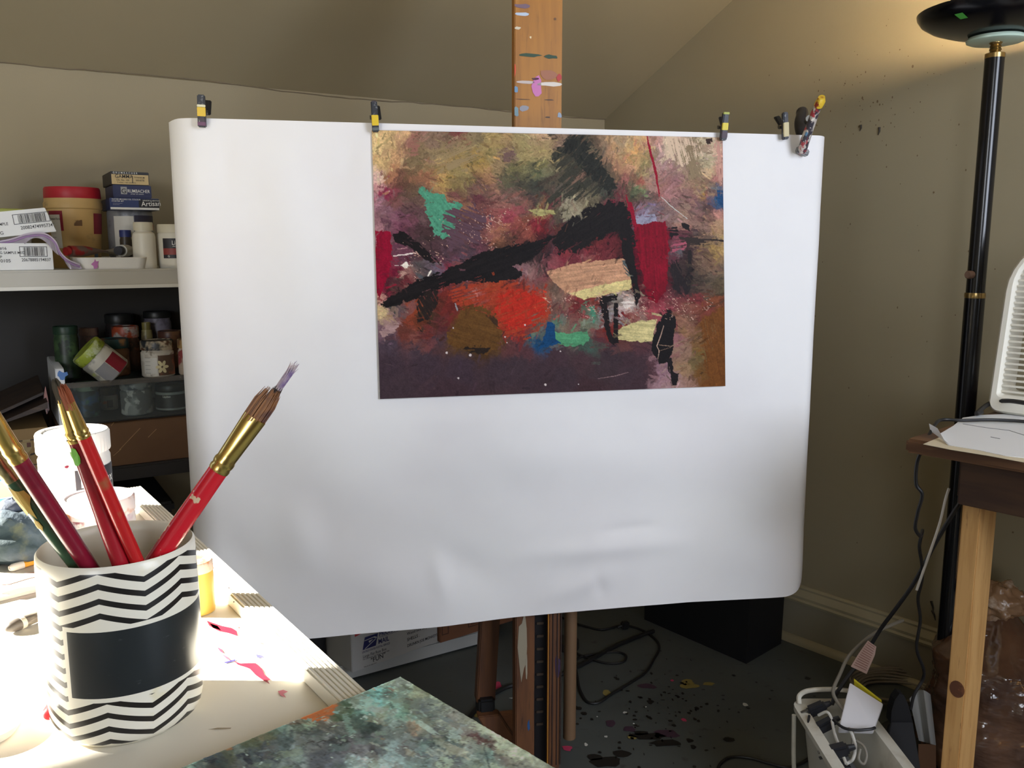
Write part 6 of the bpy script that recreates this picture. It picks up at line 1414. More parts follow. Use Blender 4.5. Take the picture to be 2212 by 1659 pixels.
# ------------------------------------------------------------------ teal panel overhanging the table
ZPN = ZT_ + 0.0145
pc0 = on_z(865, 1462, ZPN); dl = Vector((-0.724, -0.69, 0)).normalized(); dr = Vector((0.66, -0.751, 0)).normalized()
dr = Vector((0.69, -0.724, 0)).normalized()
LA, LB = 0.34, 0.27
TANCH = Q(380, 1200, 2.836, [
(1380,755,(195,212,195)),(1300,770,(175,200,180)),(1240,790,(150,175,160)),(1120,820,(140,165,150)),(1160,790,(150,175,160)),(1400,820,(170,195,175)),(1480,830,(150,165,140)),(1550,890,(140,150,130)),(1600,900,(185,205,180)),(1250,850,(130,190,185)),(1180,860,(120,175,170)),(1320,900,(140,195,185)),(1400,960,(125,165,150)),(1080,870,(110,135,120)),(1020,880,(85,105,90)),(1050,930,(75,100,80)),(1000,960,(75,95,75)),(960,900,(165,110,70)),(900,930,(170,105,60)),(850,980,(165,105,65)),(790,940,(155,110,75)),(880,1010,(150,100,65)),(760,980,(120,140,125)),(700,1000,(115,140,128)),(650,1040,(120,150,140)),(720,1060,(140,160,150)),(600,1060,(95,115,100)),(1150,950,(130,175,165)),(1250,960,(150,185,175)),(1330,940,(160,190,180)),(1180,980,(90,120,110)),(1100,1000,(75,95,88)),(1200,1060,(60,75,72)),(1050,1030,(95,110,100)),(1000,1060,(110,120,115)),(920,1040,(120,125,118)),(850,1060,(95,105,98)),(780,1120,(110,120,115)),(900,1120,(120,128,128)),(680,1140,(80,95,95)),(560,1120,(105,110,85)),(520,1110,(130,125,100)),(480,1150,(85,95,80)),(420,1130,(95,100,75)),(550,1180,(75,85,90)),(600,1170,(100,112,112)),(650,1200,(95,112,112)),(730,1210,(135,155,155)),(700,1260,(150,165,165)),(480,1220,(75,85,92)),(400,1200,(110,125,118)),(330,1200,(90,100,90)),(250,1210,(70,78,75)),(300,1250,(50,58,62)),(180,1250,(45,52,58)),(420,1260,(55,62,70)),(100,1270,(120,150,140)),(50,1290,(160,190,175)),(150,1290,(100,120,118)),(560,1280,(70,80,88)),(850,1180,(110,118,118)),(950,1160,(80,88,90)),(1000,1150,(70,78,80)),(1050,1180,(110,112,118)),(1150,1180,(120,125,130)),(1230,1190,(80,82,88)),(880,1240,(90,98,105)),(980,1250,(110,120,128)),(1080,1260,(165,190,190)),(1180,1260,(190,215,212)),(1300,1260,(175,205,205)),(1350,1200,(150,175,175)),(1250,1130,(105,112,112)),(1300,1080,(110,125,122)),(1350,1040,(130,150,145)),(1450,1050,(160,150,130)),(1480,1070,(170,140,115)),(1400,1090,(120,130,125)),(1500,1000,(130,160,150)),(1550,1000,(110,130,122)),(1600,1080,(120,125,120)),(1650,1050,(125,135,130)),(1700,1000,(140,145,138)),(1750,1010,(150,158,148)),(1650,950,(165,180,165)),(1700,1100,(100,118,112)),(1600,1160,(110,128,126)),(1520,1140,(115,140,138)),(1450,1160,(120,130,130)),(1600,1210,(150,165,160)),(1500,1230,(130,160,158)),(1700,1180,(105,120,118)),(1760,1100,(100,88,88)),(1820,1110,(95,75,75)),(1880,1140,(100,80,78)),(1950,1170,(115,105,100)),(1820,1180,(140,155,148)),(1900,1220,(130,160,152)),(1850,1260,(160,180,172)),(2000,1240,(120,118,112)),(2100,1280,(130,135,125)),(1950,1290,(140,160,150)),(1900,1050,(190,205,180)),(2000,1130,(195,210,185)),(2100,1210,(190,205,180))])
def teal_painter(PX, PY):
    # beyond the frame the colours carry on as a mirrored field
    py = np.where(PY > 1659, 1659-(PY-1659)*0.35, PY); px = np.where(PX < 380, 380+(380-PX)*0.4, PX)
    img = field(px, py, TANCH, seed=21, warp=(26, 12), power=6)
    gr = fbm((px+py*0.4)/20, (py-px*0.4)/6.0, 131, 4)[..., None] + 0.9*fbm(px/5.0, py/4.0, 141, 3)[..., None]
    img = img*np.clip(1 + 0.9*gr, 0.35, 1.8)
    img = scumble(img, px, py, 1100, 25, (16, 70), (8, 30), 0.28, 12, None, 0.6, 0.1, 0.35)
    img = scumble(img, px, py, 900, 26, (6, 24), (2, 6), 0.5, 10, None, 0.8, 0.2, 0.3)
    mk = fbm(px/14, py/9, 151, 4) > 0.27; img[mk] *= 0.5
    mk = fbm(px/12, py/8, 161, 4) > 0.29; img[mk] = lin((176, 196, 190))
    stroke(img, px, py, [(632, 1532), (690, 1500), (735, 1520), (720, 1545), (680, 1560), (648, 1550)], (176, 104, 60), jag=12, dry=0.42, ang=-0.4, seed=171)
    line(img, px, py, [(790, 1480), (788, 1490)], 3, (40, 40, 36)); line(img, px, py, [(725, 1495), (745, 1505)], 3, (60, 66, 60))
    line(img, px, py, [(1045, 1610), (1052, 1640), (1058, 1659)], 3, (70, 84, 84), jag=3)
    line(img, px, py, [(655, 1607), (690, 1602), (720, 1598)], 3, (60, 60, 58), jag=4, dry=0.3)
    return np.clip(img*1.5, 0, 0.9)
tp_ = colour_sheet('teal_study', attr_mat('teal_acrylic', 0.5, 0.5, 0.2), None, pc0 + dl*LA, pc0, pc0 + dr*LB, pc0 + dl*LA + dr*LB, 420, 340, teal_painter, 0.004,
                   relief=lambda px, py: 0.0006*np.clip(fbm(px/8, py/6, 181, 3)*2, 0, 1))
tag(tp_, 'small teal and grey abstract panel overhanging the table corner', 'painting')

# ================================================================== RIGHT-HAND TABLE, LAMP, FAN
F1 = V.copy(); B1 = -WN                       # along the table front (towards the camera), and back to the wall
TCn = on_z(1956, 947, 0.75)
def rt(b_, f_, z): return Vector((TCn.x, TCn.y, 0)) + B1*b_ + F1*f_ + Vector((0, 0, z))
RROT = math.atan2(F1.y, F1.x)                 # local x along the front edge, local y towards the wall
DEPTH, LEN = 0.67, 1.05
o_ = rt(DEPTH/2, LEN/2, 0)
side = thing('side_table', 'brown wooden side table with a pale pine leg under the fan', 'table', o_, RROT)
BRW = M('brown_table_wood', (112, 78, 50), 0.5, spots=[((90, 60, 40), 7, 0.42, 0.6), ((140, 104, 70), 24, 0.6, 0.72)], stretch=(0.7, 6, 6))
BRD = M('dark_apron_wood', (78, 54, 38), 0.5, spots=[((62, 42, 32), 7, 0.42, 0.6)], stretch=(0.7, 6, 6))
PINE = M('pale_pine', (206, 160, 100), 0.55, spots=[((188, 140, 82), 8, 0.45, 0.62), ((150, 104, 60), 40, 0.64, 0.74)], stretch=(8, 8, 0.7))
b = MB(); b.box((0, 0, 0.739), (LEN, DEPTH, 0.022)); b.build('table_top', BRW, side, bevel=0.004)
lx = lambda f_: f_ - LEN/2
ly = lambda b_: b_ - DEPTH/2
b = MB(); b.box((0.02, ly(0.055), 0.690), (LEN-0.09, 0.02, 0.076)); b.build('front_apron', BRD, side, bevel=0.002)
b = MB(); b.box((lx(0.058), 0.02, 0.690), (0.02, DEPTH-0.13, 0.076)); b.build('end_apron', BRD, side, bevel=0.002)
for (f_, b_) in ((0.076, 0.106), (LEN-0.076, 0.106), (0.076, DEPTH-0.07), (LEN-0.076, DEPTH-0.07)):
    b = MB(); b.box((lx(f_), ly(b_), 0.364), (0.027, 0.066, 0.728)); lg = b.build('leg', PINE, side, bevel=0.0015)
    if f_ < 0.2 and b_ < 0.2:
        b = MB(); b.add([(lx(f_)+0.0015+0.0115*math.cos(a), ly(b_)-0.0334, 0.345+0.0140*math.sin(a)) for a in [2*math.pi*i/20 for i in range(20)]], [tuple(range(20))]); b.build('knot', M('pine_knot', (92, 54, 34), 0.6, spots=[((120, 74, 46), 90, 0.5, 0.6)]), lg, smooth=0)
b = MB(); b.box((lx(LEN/2), ly(DEPTH-0.07), 0.16), (LEN-0.2, 0.02, 0.05)); b.build('stretcher', PINE, side, bevel=0.002)
# papers on the table
def flat_sheet(name, label, pts_px, z, mat, curl=None, th=0.0006):
    ps = [on_z(x, y, z) for x, y in pts_px]; c_ = sum(ps, Vector())/len(ps)
    e = thing(name, label, 'paper', (c_.x, c_.y, z), 0)
    n = len(ps); vs = [(p.x-c_.x, p.y-c_.y, (curl or {}).get(i, 0.0)) for i, p in enumerate(ps)]
    b = MB(); b.add(vs + [(x, y, zz_+th) for x, y, zz_ in vs], [tuple(range(n-1, -1, -1)), tuple(range(n, 2*n))] + [(i, (i+1) % n, n+(i+1) % n, n+i) for i in range(n)])
    b.build('sheet', mat, e, smooth=0); return e
CREAM = M('cream_paper', (216, 204, 176), 0.6); WP = M('white_sketch_paper', (236, 238, 240), 0.6)
flat_sheet('backing_paper', 'cream paper under the white sheet on the side table', [(1994, 960), (2055, 972), (2130, 984), (2216, 1000), (2300, 960), (2200, 915), (2100, 905), (2030, 945)], 0.7506, CREAM)
e = flat_sheet('sketch_paper', 'white sheet with a curled corner on the side table', [(2048, 962), (2110, 972), (2170, 985), (2216, 990), (2320, 930), (2230, 893), (2120, 897), (2080, 903), (2060, 920), (2026, 940)], 0.7514, WP)
b = MB()
for pts in ([(2080, 916), (2130, 924), (2180, 930), (2212, 940)], [(2100, 905), (2125, 910), (2160, 908)], [(2140, 944), (2160, 948)]):
    b.tube([on_z(x, y, 0.7522) - e.location for x, y in pts], 0.0006, 5)
b.build('pencil_line', M('graphite', (130, 130, 136), 0.6), e)
b = MB(); c0 = [on_z(2010, 931, 0.7522), on_z(2028, 944, 0.7522), on_z(2052, 962, 0.7522)]; c1 = [on_z(2006, 931, 0.7522)+Vector((0, 0, 0.012)), on_z(2024, 940, 0.7522)+Vector((0, 0, 0.011)), on_z(2040, 955, 0.7522)+Vector((0, 0, 0.003))]
vs = [tuple(p - e.location) for p in c0 + c1]; vs2 = [(x, y+0.0007, z) for x, y, z in vs]
b.add(vs + vs2, [(0, 1, 4, 3), (1, 2, 5, 4), (6, 9, 10, 7), (7, 10, 11, 8), (3, 4, 10, 9), (4, 5, 11, 10)]); b.build('curled_corner', WP, e)

# fan ------------------------------------------------------------------------
FW, FH, FR_, FDp = 0.36, 0.31, 0.10, 0.075
fo = rt(0.305, 0.0, 0.7528)
fan = thing('desk_fan', 'white slatted box fan standing on the side table', 'fan', fo, RROT)
TILT = Matrix.Shear('XY', 4, (0, math.tan(R(9))))
OW = M('off_white_plastic', (226, 222, 208), 0.4)
def rr2(hx0, hx1, hz0, hz1, r_bot, r_top, n=8):
    out = []
    for (cx, cz, r_, a) in ((hx1-r_top, hz1-r_top, r_top, 0), (hx0+r_top, hz1-r_top, r_top, 90), (hx0+r_bot, hz0+r_bot, r_bot, 180), (hx1-r_bot, hz0+r_bot, r_bot, 270)):
        for i in range(n+1): out.append((cx+r_*math.cos(R(a+90*i/n)), cz+r_*math.sin(R(a+90*i/n))))
    return out
b = MB(); b.T = TILT
BT = 0.032
Lo = lambda ins, y: [(x, y, z) for x, z in rr2(ins, FW-ins, ins, FH-ins, max(0.012, 0.02-ins), FR_-ins)]
Li = lambda ins, y: [(x, y, z) for x, z in rr2(0.017+ins, FW-0.017-ins, BT+ins, FH-0.017-ins, 0.008, FR_-0.02)]
loops = [Lo(0.004, FDp), Lo(0, FDp-0.006), Lo(0, 0.008), Lo(0.005, 0.0), Li(-0.004, 0.0), Li(0, 0.006), Li(0, FDp)]
n = len(loops[0]); vs = [p for L_ in loops for p in L_]
b.add(vs, [(j*n+i, j*n+(i+1) % n, ((j+1) % len(loops))*n+(i+1) % n, ((j+1) % len(loops))*n+i) for j in range(len(loops)) for i in range(n)])
b.build('housing', OW, fan, smooth=40)
ns = 27; z_lo, z_hi = BT+0.006, FH-0.024
for i in range(ns):
    z = z_lo + (z_hi-z_lo)*i/(ns-1)
    ins = 0.0
    zc = FH-0.017-(FR_-0.02)
    if z > zc: ins = (FR_-0.02) - math.sqrt(max(0, (FR_-0.02)**2 - (z-zc)**2))
    b = MB(); b.T = TILT; b.box((FW/2, 0.010, z), (FW-0.034-2*ins, 0.006, 0.0034)); b.build('slat', OW, fan, bevel=0.0007)
b = MB(); b.T = TILT; b.lathe([(0.030, 0), (0.030, 0.012), (0.026, 0.014), (0, 0.014)], 36, Matrix.Translation((FW/2, 0.02, FH*0.52)) @ Matrix.Rotation(R(90), 4, 'X'))
b.T = None; b.build('hub', M('hub_pale_blue', (196, 206, 222), 0.35), fan)
for v_ in fan.children[-1].data.vertices: v_.co = TILT @ v_.co
for k in range(5):
    b = MB(); 
    def blade(u, v, k=k):
        r_ = 0.025 + 0.085*u; an = 2*math.pi*k/5 + 0.55*v + 0.35*u
        return tuple(TILT @ Vector((FW/2 + r_*math.cos(an), 0.040 + 0.016*(v-0.5), FH*0.52 + r_*math.sin(an))))
    b.grid(blade, 8, 6); n1 = len(b.v); b.add([(x, y+0.0015, z) for x, y, z in list(b.v)], [tuple(reversed(f)) for f in list(b.f)])
    b.build('blade', M('blade_translucent', (176, 190, 206), 0.3), fan)
b = MB(); b.tube([TILT @ Vector((0.05+0.02*math.sin(t_*3), 0.026, 0.04+0.20*(1-t_))) for t_ in [i/12 for i in range(13)]], 0.0022, 6); b.build('rear_strut', OW, fan)
b = MB(); b.tube([TILT @ Vector((0.09, 0.03, z)) for z in (0.03, 0.1, 0.2)], 0.002, 6); b.build('rear_strut', M('strut_dark', (60, 60, 60), 0.5), fan)
b = MB(); b.T = TILT; b.box((FW/2, FDp-0.004, FH*0.5), (FW-0.06, 0.002, 0.003)); b.build('rear_bar', OW, fan)

# torchiere --------------------------------------------------------------------
LX, LY_ = 0.880, 1.66
lamp = thing('floor_lamp', 'black torchiere floor lamp with brass collars and green glass disc', 'lamp', (LX, LY_, 0), 0)
BLK = M('lamp_black', (14, 14, 18), 0.2); BRS = M('lamp_brass', (172, 146, 96), 0.28, 1.0)
zb_ = lambda py: at_y(2120, py, LY_).z
z_top = zb_(126); z_ring = zb_(638); z_disc = zb_(92)
rp_ = 0.0165
b = MB(); b.lathe([(0.115, 0), (0.12, 0.006), (0.118, 0.018), (0.05, 0.026), (0.03, 0.034), (0, 0.034)], 40); b.build('base', BLK, lamp)
b = MB(); b.lathe([(rp_*1.08, 0.03), (rp_*1.08, z_ring-0.004), (0, z_ring-0.004)], 28); b.build('lower_pole', BLK, lamp)
b = MB(); b.lathe([(rp_*1.10, z_ring-0.005), (rp_*1.14, z_ring), (rp_*1.10, z_ring+0.005)], 28); b.build('brass_ring', BRS, lamp)
b = MB(); b.lathe([(rp_, z_ring+0.004), (rp_, z_top), (0, z_top)], 28); b.build('upper_pole', BLK, lamp)
b = MB(); b.lathe([(rp_*1.02, z_top), (rp_*1.02, z_top+0.008), (0.010, z_top+0.010), (0.0085, z_top+0.012), (0.0105, z_top+0.015), (0.0085, z_top+0.018), (0.0105, z_top+0.0205), (0.008, z_top+0.0225), (0.011, z_disc-0.001), (0.011, z_disc+0.001)], 28); b.build('brass_neck', BRS, lamp)
gm = bpy.data.materials.new('green_glass'); t = NT(gm); t.bsdf.inputs['Base Color'].default_value = (*lin((216, 240, 222)), 1); t.bsdf.inputs['Roughness'].default_value = 0.05; t.bsdf.inputs['Transmission Weight'].default_value = 0.25; t.bsdf.inputs['IOR'].default_value = 1.45
b = MB(); b.lathe([(0, z_disc), (0.044, z_disc), (0.049, z_disc+0.002), (0.050, z_disc+0.005), (0.047, z_disc+0.009), (0, z_disc+0.009)], 48); b.build('glass_disc', gm, lamp)
BR_ = 0.135; zb0 = z_disc+0.0095
prof_o = [(0.03, zb0), (0.055, zb0+0.003), (0.085, zb0+0.010), (0.110, zb0+0.019), (0.127, zb0+0.030), (BR_-0.001, zb0+0.040), (BR_+0.0005, zb0+0.046)]
prof_i = [(r_-0.003, z+0.002) for r_, z in reversed(prof_o[:-1])]
b = MB(); b.lathe([(0, zb0)] + prof_o + [(BR_-0.002, zb0+0.047)] + prof_i + [(0, zb0+0.003)], 64); b.build('bowl_shade', BLK, lamp, smooth=50)
b = MB(); b.lathe([(0.012, zb0+0.003), (0.012, zb0+0.02), (0.0, zb0+0.02)], 20); b.build('socket', BRS, lamp)
em = bpy.data.materials.new('warm_bulb'); t = NT(em); t.bsdf.inputs['Emission Color'].default_value = (1.0, 0.72, 0.38, 1); t.bsdf.inputs['Emission Strength'].default_value = 25.0
b = MB(); b.lathe([(0, zb0+0.020), (0.010, zb0+0.022), (0.016, zb0+0.032), (0.010, zb0+0.042), (0, zb0+0.044)], 24); b.build('bulb', em, lamp)
pl = bpy.data.lights.new('lamp_light', 'POINT'); pl.energy = 13; pl.color = (1.0, 0.74, 0.42); pl.shadow_soft_size = 0.03
plo = bpy.data.objects.new('lamp_light', pl); COL.objects.link(plo); plo.parent = lamp; plo.location = (0, 0, zb0+0.053)
zk = zb_(593)
b = MB(); b.lathe([(0.0075, 0), (0.0078, 0.010), (0.006, 0.013), (0, 0.013)], 20, Matrix.Translation((-0.015, -0.010, zk)) @ Matrix.Rotation(R(-60), 4, 'Z') @ Matrix.Rotation(R(90), 4, 'X')); b.build('dimmer_knob', M('knob_tan', (120, 92, 76), 0.5), lamp)
# patch of green tape on the bowl
b = MB(); ca = math.atan2(-0.87, -0.5)
def bowl_pt(an, f):
    i = min(int(f), len(prof_o)-2); k = f-i; r_ = prof_o[i][0]*(1-k)+prof_o[i+1][0]*k + 0.0012; z = prof_o[i][1]*(1-k)+prof_o[i+1][1]*k - 0.0008
    return (r_*math.cos(an), r_*math.sin(an), z)
b.grid(lambda u, v: bowl_pt(R(210) + R(7)*u + R(-2)*v, 2.9+0.7*v), 4, 4); b.build('green_tape', M('green_tape', (80, 170, 70), 0.5), lamp)

# ------------------------------------------------------------------ cords on and under the side table
CBK = M('black_cord', (22, 21, 22), 0.5); CWH = M('white_cord', (200, 196, 186), 0.5); CGR = M('grey_cord', (128, 122, 110), 0.5)
def cord(label, pts, r_, mat, cat='cord', name='extension_cord', z_min=None, n=8):
    """pts = (px, py, Y) or (px, py, None) for a point lying on the floor"""
    P = []
    for p in pts:
        if isinstance(p, Vector): P.append(p)
        elif p[2] is None: P.append(on_z(p[0], p[1], r_+0.0006))
        else: P.append(at_y(*p))
    o0 = P[0].copy()
    b = MB(); b.tube([q - o0 for q in crv(P, n)], r_, 8)
    o = b.build(name, mat, None); o.location = o0
    return tag(o, label, cat)
zt3 = 0.7565
tz = lambda px, py, z=zt3: on_z(px, py, z)
cord('black cord looping over the side table edge and down to the basket', [tz(2230, 912), tz(2190, 909), tz(2140, 907), tz(2080, 908), tz(2035, 907), tz(2018, 920), (1995, 965, 1.30), (1981, 1000, 1.305), (1979, 1045, 1.31), (1992, 1068, 1.31), (1983, 1105, 1.32), (1977, 1140, 1.335), (1988, 1158, 1.35), (1993, 1146, 1.37), (1986, 1180, 1.38), (1991, 1215, 1.40), (1992, 1250, 1.42), (1983, 1292, 1.44), (1988, 1340, 1.45), (1980, 1400, 1.46), (1995, 1445, 1.47), (1993, 1468, 1.48), (1975, 1500, 1.48), (1967, 1532, 1.48)], 0.0028, CBK)
cord('thick black cord lying across the fan\'s lower edge', [tz(2120, 890, 0.757), tz(2110, 893, 0.7585), (2130, 876, 1.50), (2150, 868, 1.50), (2180, 866, 1.47), (2212, 870, 1.44), (2250, 876, 1.41)], 0.0040, CBK)
cord('thick black cord with a paper tag hanging down to the basket', [(2075, 1085, 1.42), (2055, 1115, 1.42), (2018, 1178, 1.44), (1975, 1258, 1.46), (1935, 1315, 1.49), (1905, 1355, 1.52), (1880, 1395, 1.53), (1858, 1428, 1.53), (1830, 1464, 1.52), (1806, 1500, 1.50), (1797, 1522, 1.49)], 0.0036, CBK)
cord('thin clear-white cord hanging from under the side table', [(2050, 1055, 1.40), (2042, 1080, 1.40), (2030, 1130, 1.40), (2010, 1190, 1.40), (1995, 1232, 1.40), (1980, 1275, 1.40)], 0.0022, CWH)
cord('grey cord curving past the baseboard into the basket', [(1950, 1340, 1.62), (1925, 1350, 1.60), (1895, 1364, 1.57), (1862, 1388, 1.55), (1832, 1420, 1.53), (1815, 1455, 1.51), (1800, 1490, 1.48), (1806, 1512, 1.46), (1826, 1540, 1.43), (1840, 1575, 1.40), (1843, 1620, 1.38)], 0.0032, CGR)
cord('white cord lying on the floor along the baseboard', [(1698, 1378, None), (1730, 1392, None), (1770, 1402, None), (1830, 1416, None), (1880, 1440, None), (1912, 1458, None), (1918, 1466, None), (1890, 1470, None)], 0.0030, CGR)
# paper tag
pt_ = at_y(1866, 1420, 1.522); e = thing('paper_tag', 'pinkish warning tag wrapped on the thick black cord', 'tag', pt_, 0)
q = [at_y(1875, 1384, 1.518), at_y(1893, 1397, 1.518), at_y(1890, 1415, 1.515), at_y(1872, 1456, 1.512), at_y(1838, 1440, 1.512), at_y(1855, 1412, 1.515)]
vs = [tuple(p - pt_) for p in q]; b = MB(); b.add(vs + [(x, y+0.0006, z) for x, y, z in vs], [tuple(range(6)), tuple(range(11, 5, -1))] + [(i, (i+1) % 6, 6+(i+1) % 6, 6+i) for i in range(6)])
b.build('tag', M('tag_pink', (206, 176, 166), 0.6), e, smooth=0)
b = MB()
for i in range(12):
    f = (i+0.7)/13; A_ = Vector(vs[0])*(1-f)+Vector(vs[4])*f; B_ = Vector(vs[1])*(1-f)+Vector(vs[3])*f
    A2 = A_*0.92+B_*0.08; B2 = A_*0.1+B_*0.9; nn = Vector((0, -0.0006, 0)); hh = Vector((0, 0, 0.0012))
    b.add([tuple(A2+nn), tuple(B2+nn), tuple(B2+nn+hh), tuple(A2+nn+hh)], [(0, 1, 2, 3)])
b.build('tag_print', M('tag_print', (150, 96, 90), 0.6), e, smooth=0)

# ------------------------------------------------------------------ white basket with leads
ZR = 0.20
pA_, pB_, pC_ = on_z(1728, 1522, ZR), on_z(1792, 1662, ZR), on_z(1868, 1610, ZR)
bx0, bx1 = (pA_.x+pB_.x)/2-0.004, pC_.x+0.055; by0, by1 = 1.10, pA_.y+0.02
bc = Vector(((bx0+bx1)/2, (by0+by1)/2, 0.001))
bas = thing('plastic_basket', 'white plastic basket on the floor, full of leads and plugs', 'basket', bc, 0)
BW_ = M('basket_white', (206, 202, 188), 0.5, spots=[((180, 172, 154), 12, 0.5, 0.65)])
wx, wy = (bx1-bx0)/2, (by1-by0)/2
b = MB(); Lb_ = lambda ins, z: [(x, y, z) for x, y in rrect(wx-ins, wy-ins, 0.03)]
loops = [Lb_(0.035, 0.0), Lb_(0.014, ZR-0.012), Lb_(0.0, ZR-0.010), Lb_(0.0, ZR), Lb_(0.020, ZR+0.001), Lb_(0.022, ZR-0.01), Lb_(0.040, 0.004)]
loop_stack(b, loops); b.build('basket_wall', BW_, bas, smooth=40)
hz = [Vector((-wx+0.012, wy-0.02, ZR)), Vector((-wx+0.014, wy-0.012, ZR+0.012)), Vector((-wx+0.030, wy-0.010, ZR+0.021)), Vector((0, wy-0.01, ZR+0.024)), Vector((wx-0.03, wy-0.010, ZR+0.021)), Vector((wx-0.014, wy-0.012, ZR+0.012)), Vector((wx-0.012, wy-0.02, ZR))]
b = MB(); b.tube(crv(hz, 6), 0.0045, 10); b.build('handle', BW_, bas)
for i, xx in enumerate((-wx-0.004,)):
    b = MB(); b.tube(crv([Vector((-wx-0.004, wy-0.04, ZR-0.01)), Vector((-wx-0.003, wy-0.05, ZR*0.5)), Vector((-wx+0.004, wy-0.06, 0.02))], 5), 0.004, 8); b.build('corner_rod', BW_, bas)
# power strip and adaptor inside
e = thing('power_strip', 'grey power strip lying in the basket', 'power strip', bc + Vector((-0.005, 0.0, 0.10)), R(2))
b = MB(); b.box((0, 0, 0.02), (0.05, 0.26, 0.036)); b.build('strip_body', M('strip_grey', (120, 122, 128), 0.5), e, bevel=0.004)
for i in range(5):
    b = MB(); b.box((0, -0.1+0.05*i, 0.0388), (0.026, 0.026, 0.0015)); b.build('socket', M('socket_dark', (48, 48, 52), 0.5), e, bevel=0.0005)
b = MB(); b.box((0, 0, -0.05), (0.05, 0.2, 0.10)); b.build('strip_block', M('strip_grey', (120, 122, 128), 0.5), e, bevel=0.004)
# white card box leaning in the basket
def slab(name, label, cat, quad, Ys, th, mat, extra=None, group=None):
    P = [at_y(x, y, Yq) for (x, y), Yq in zip(quad, Ys)]; c_ = sum(P, Vector())/4
    e = thing(name, label, cat, c_, 0, group); nrm = (P[1]-P[0]).cross(P[3]-P[0]).normalized()
    if nrm.y < 0: nrm = -nrm
    b = MB(); b.hexa([tuple(p - c_) for p in P] + [tuple(p - c_ + nrm*th) for p in P]); b.build('body', mat, e, bevel=0.0012); return e, P, c_, nrm
e, P_, c_, nr_ = slab('white_charger_box', 'white flat charger box leaning in the basket', 'box', [(1812, 1572), (1888, 1574), (1908, 1520), (1836, 1474)], (1.40, 1.39, 1.43, 1.47), 0.018, M('box_pale', (214, 212, 214), 0.5))
b = MB(); q = [P_[3]*0.97+P_[2]*0.03, P_[2]]; 
yl_ = [q[0]-c_+nr_*0.004+Vector((0.008, 0.006, 0.004)), q[1]-c_+nr_*0.004+Vector((0, 0.006, 0.002)), q[1]-c_+nr_*0.016+Vector((0, 0.004, -0.01)), q[0]-c_+nr_*0.016+Vector((0.01, 0.004, -0.01))]
b.add([tuple(p) for p in yl_] + [tuple(p + Vector((0, 0.001, 0.0035))) for p in yl_], [(3,2,1,0),(4,5,6,7),(0,1,5,4),(1,2,6,5),(2,3,7,6),(3,0,4,7)]); b.build('yellow_edge', M('yellow_card', (206, 190, 40), 0.5), e, smooth=0)
# plugs
def plug(label, px, py, Y, ang, s=1.0, mat=None):
    p = at_y(px, py, Y); e = thing('plug', label, 'plug', p, 0, 'plugs in the basket'); T_ = Matrix.Rotation(R(ang), 4, 'Y')
    b = MB(); b.T = T_; b.box((0, 0, 0), (0.034*s, 0.02*s, 0.018*s)); b.build('plug_body', mat or BLACKP, e, bevel=0.004)
    b = MB(); b.T = T_; b.tube([(0.016*s, 0, 0), (0.028*s, 0, 0)], [0.006*s, 0.004*s], 10); b.build('strain_relief', mat or BLACKP, e)
    for zz_ in (-1, 1):
        b = MB(); b.T = T_; b.box((-0.022*s, 0, zz_*0.005*s), (0.014*s, 0.006*s, 0.0015*s)); b.build('pin', M('spring_steel', (120, 118, 112), 0.35, 0.9), e)
plug('black plug hooked over the basket\'s far rim', 1764, 1531, 1.472, -25)
plug('black plug pushed into the power strip', 1783, 1566, 1.43, -30)
plug('black plug with a twist of cord deep in the basket', 1808, 1622, 1.36, -15, 1.1)
cord('thin black lead hanging from the rim plug', [(1748, 1546, 1.455), (1746, 1570, 1.43), (1760, 1595, 1.40), (1785, 1612, 1.37), (1798, 1620, 1.365)], 0.0022, CBK, name='thin_lead')
cord('white lead looping in the basket', [(1768, 1545, 1.45), (1785, 1538, 1.44), (1795, 1550, 1.43), (1803, 1585, 1.40), (1813, 1612, 1.37), (1828, 1650, 1.34)], 0.0026, CWH, name='white_lead')
cord('second white lead curling against the charger box', [(1833, 1572, 1.385), (1842, 1590, 1.38), (1848, 1615, 1.365), (1842, 1640, 1.35), (1828, 1650, 1.34)], 0.0028, CWH, name='white_lead')
cord('black lead across the foot of the charger box', [(1800, 1555, 1.415), (1822, 1572, 1.385), (1850, 1577, 1.375), (1880, 1575, 1.375), (1890, 1572, 1.38)], 0.0026, CBK, name='thin_lead')
cord('grey lead coiled at the bottom of the basket', [(1850, 1600, 1.36), (1866, 1612, 1.35), (1872, 1632, 1.34), (1866, 1650, 1.33), (1855, 1640, 1.33), (1858, 1618, 1.34)], 0.0022, CGR, name='grey_lead')
# things beside the basket, under the table
e, P_, c_, nr_ = slab('black_case', 'black round-topped case standing between basket and table leg', 'case', [(1900, 1668), (1990, 1668), (1972, 1560), (1925, 1560)], (1.46, 1.46, 1.52, 1.52), 0.02, M('matt_black', (14, 14, 18), 0.7))
b = MB(); pc_ = [at_y(x, y, 1.525) - c_ for x, y in ((1924, 1562), (1926, 1535), (1933, 1512), (1943, 1498), (1953, 1502), (1962, 1522), (1968, 1545), (1972, 1562))]
n = len(pc_); b.add([tuple(p) for p in pc_] + [tuple(p + Vector((0, 0.02, 0))) for p in pc_], [tuple(range(n)), tuple(range(2*n-1, n-1, -1))] + [(i, (i+1) % n, n+(i+1) % n, n+i) for i in range(n)]); b.build('round_top', M('matt_black', (14, 14, 18), 0.7), e, smooth=0)
e = thing('clear_sleeve', 'bent clear plastic sleeve standing behind the table leg', 'plastic sleeve', at_y(1990, 1580, 1.55), 0)
b = MB(); O_ = e.location
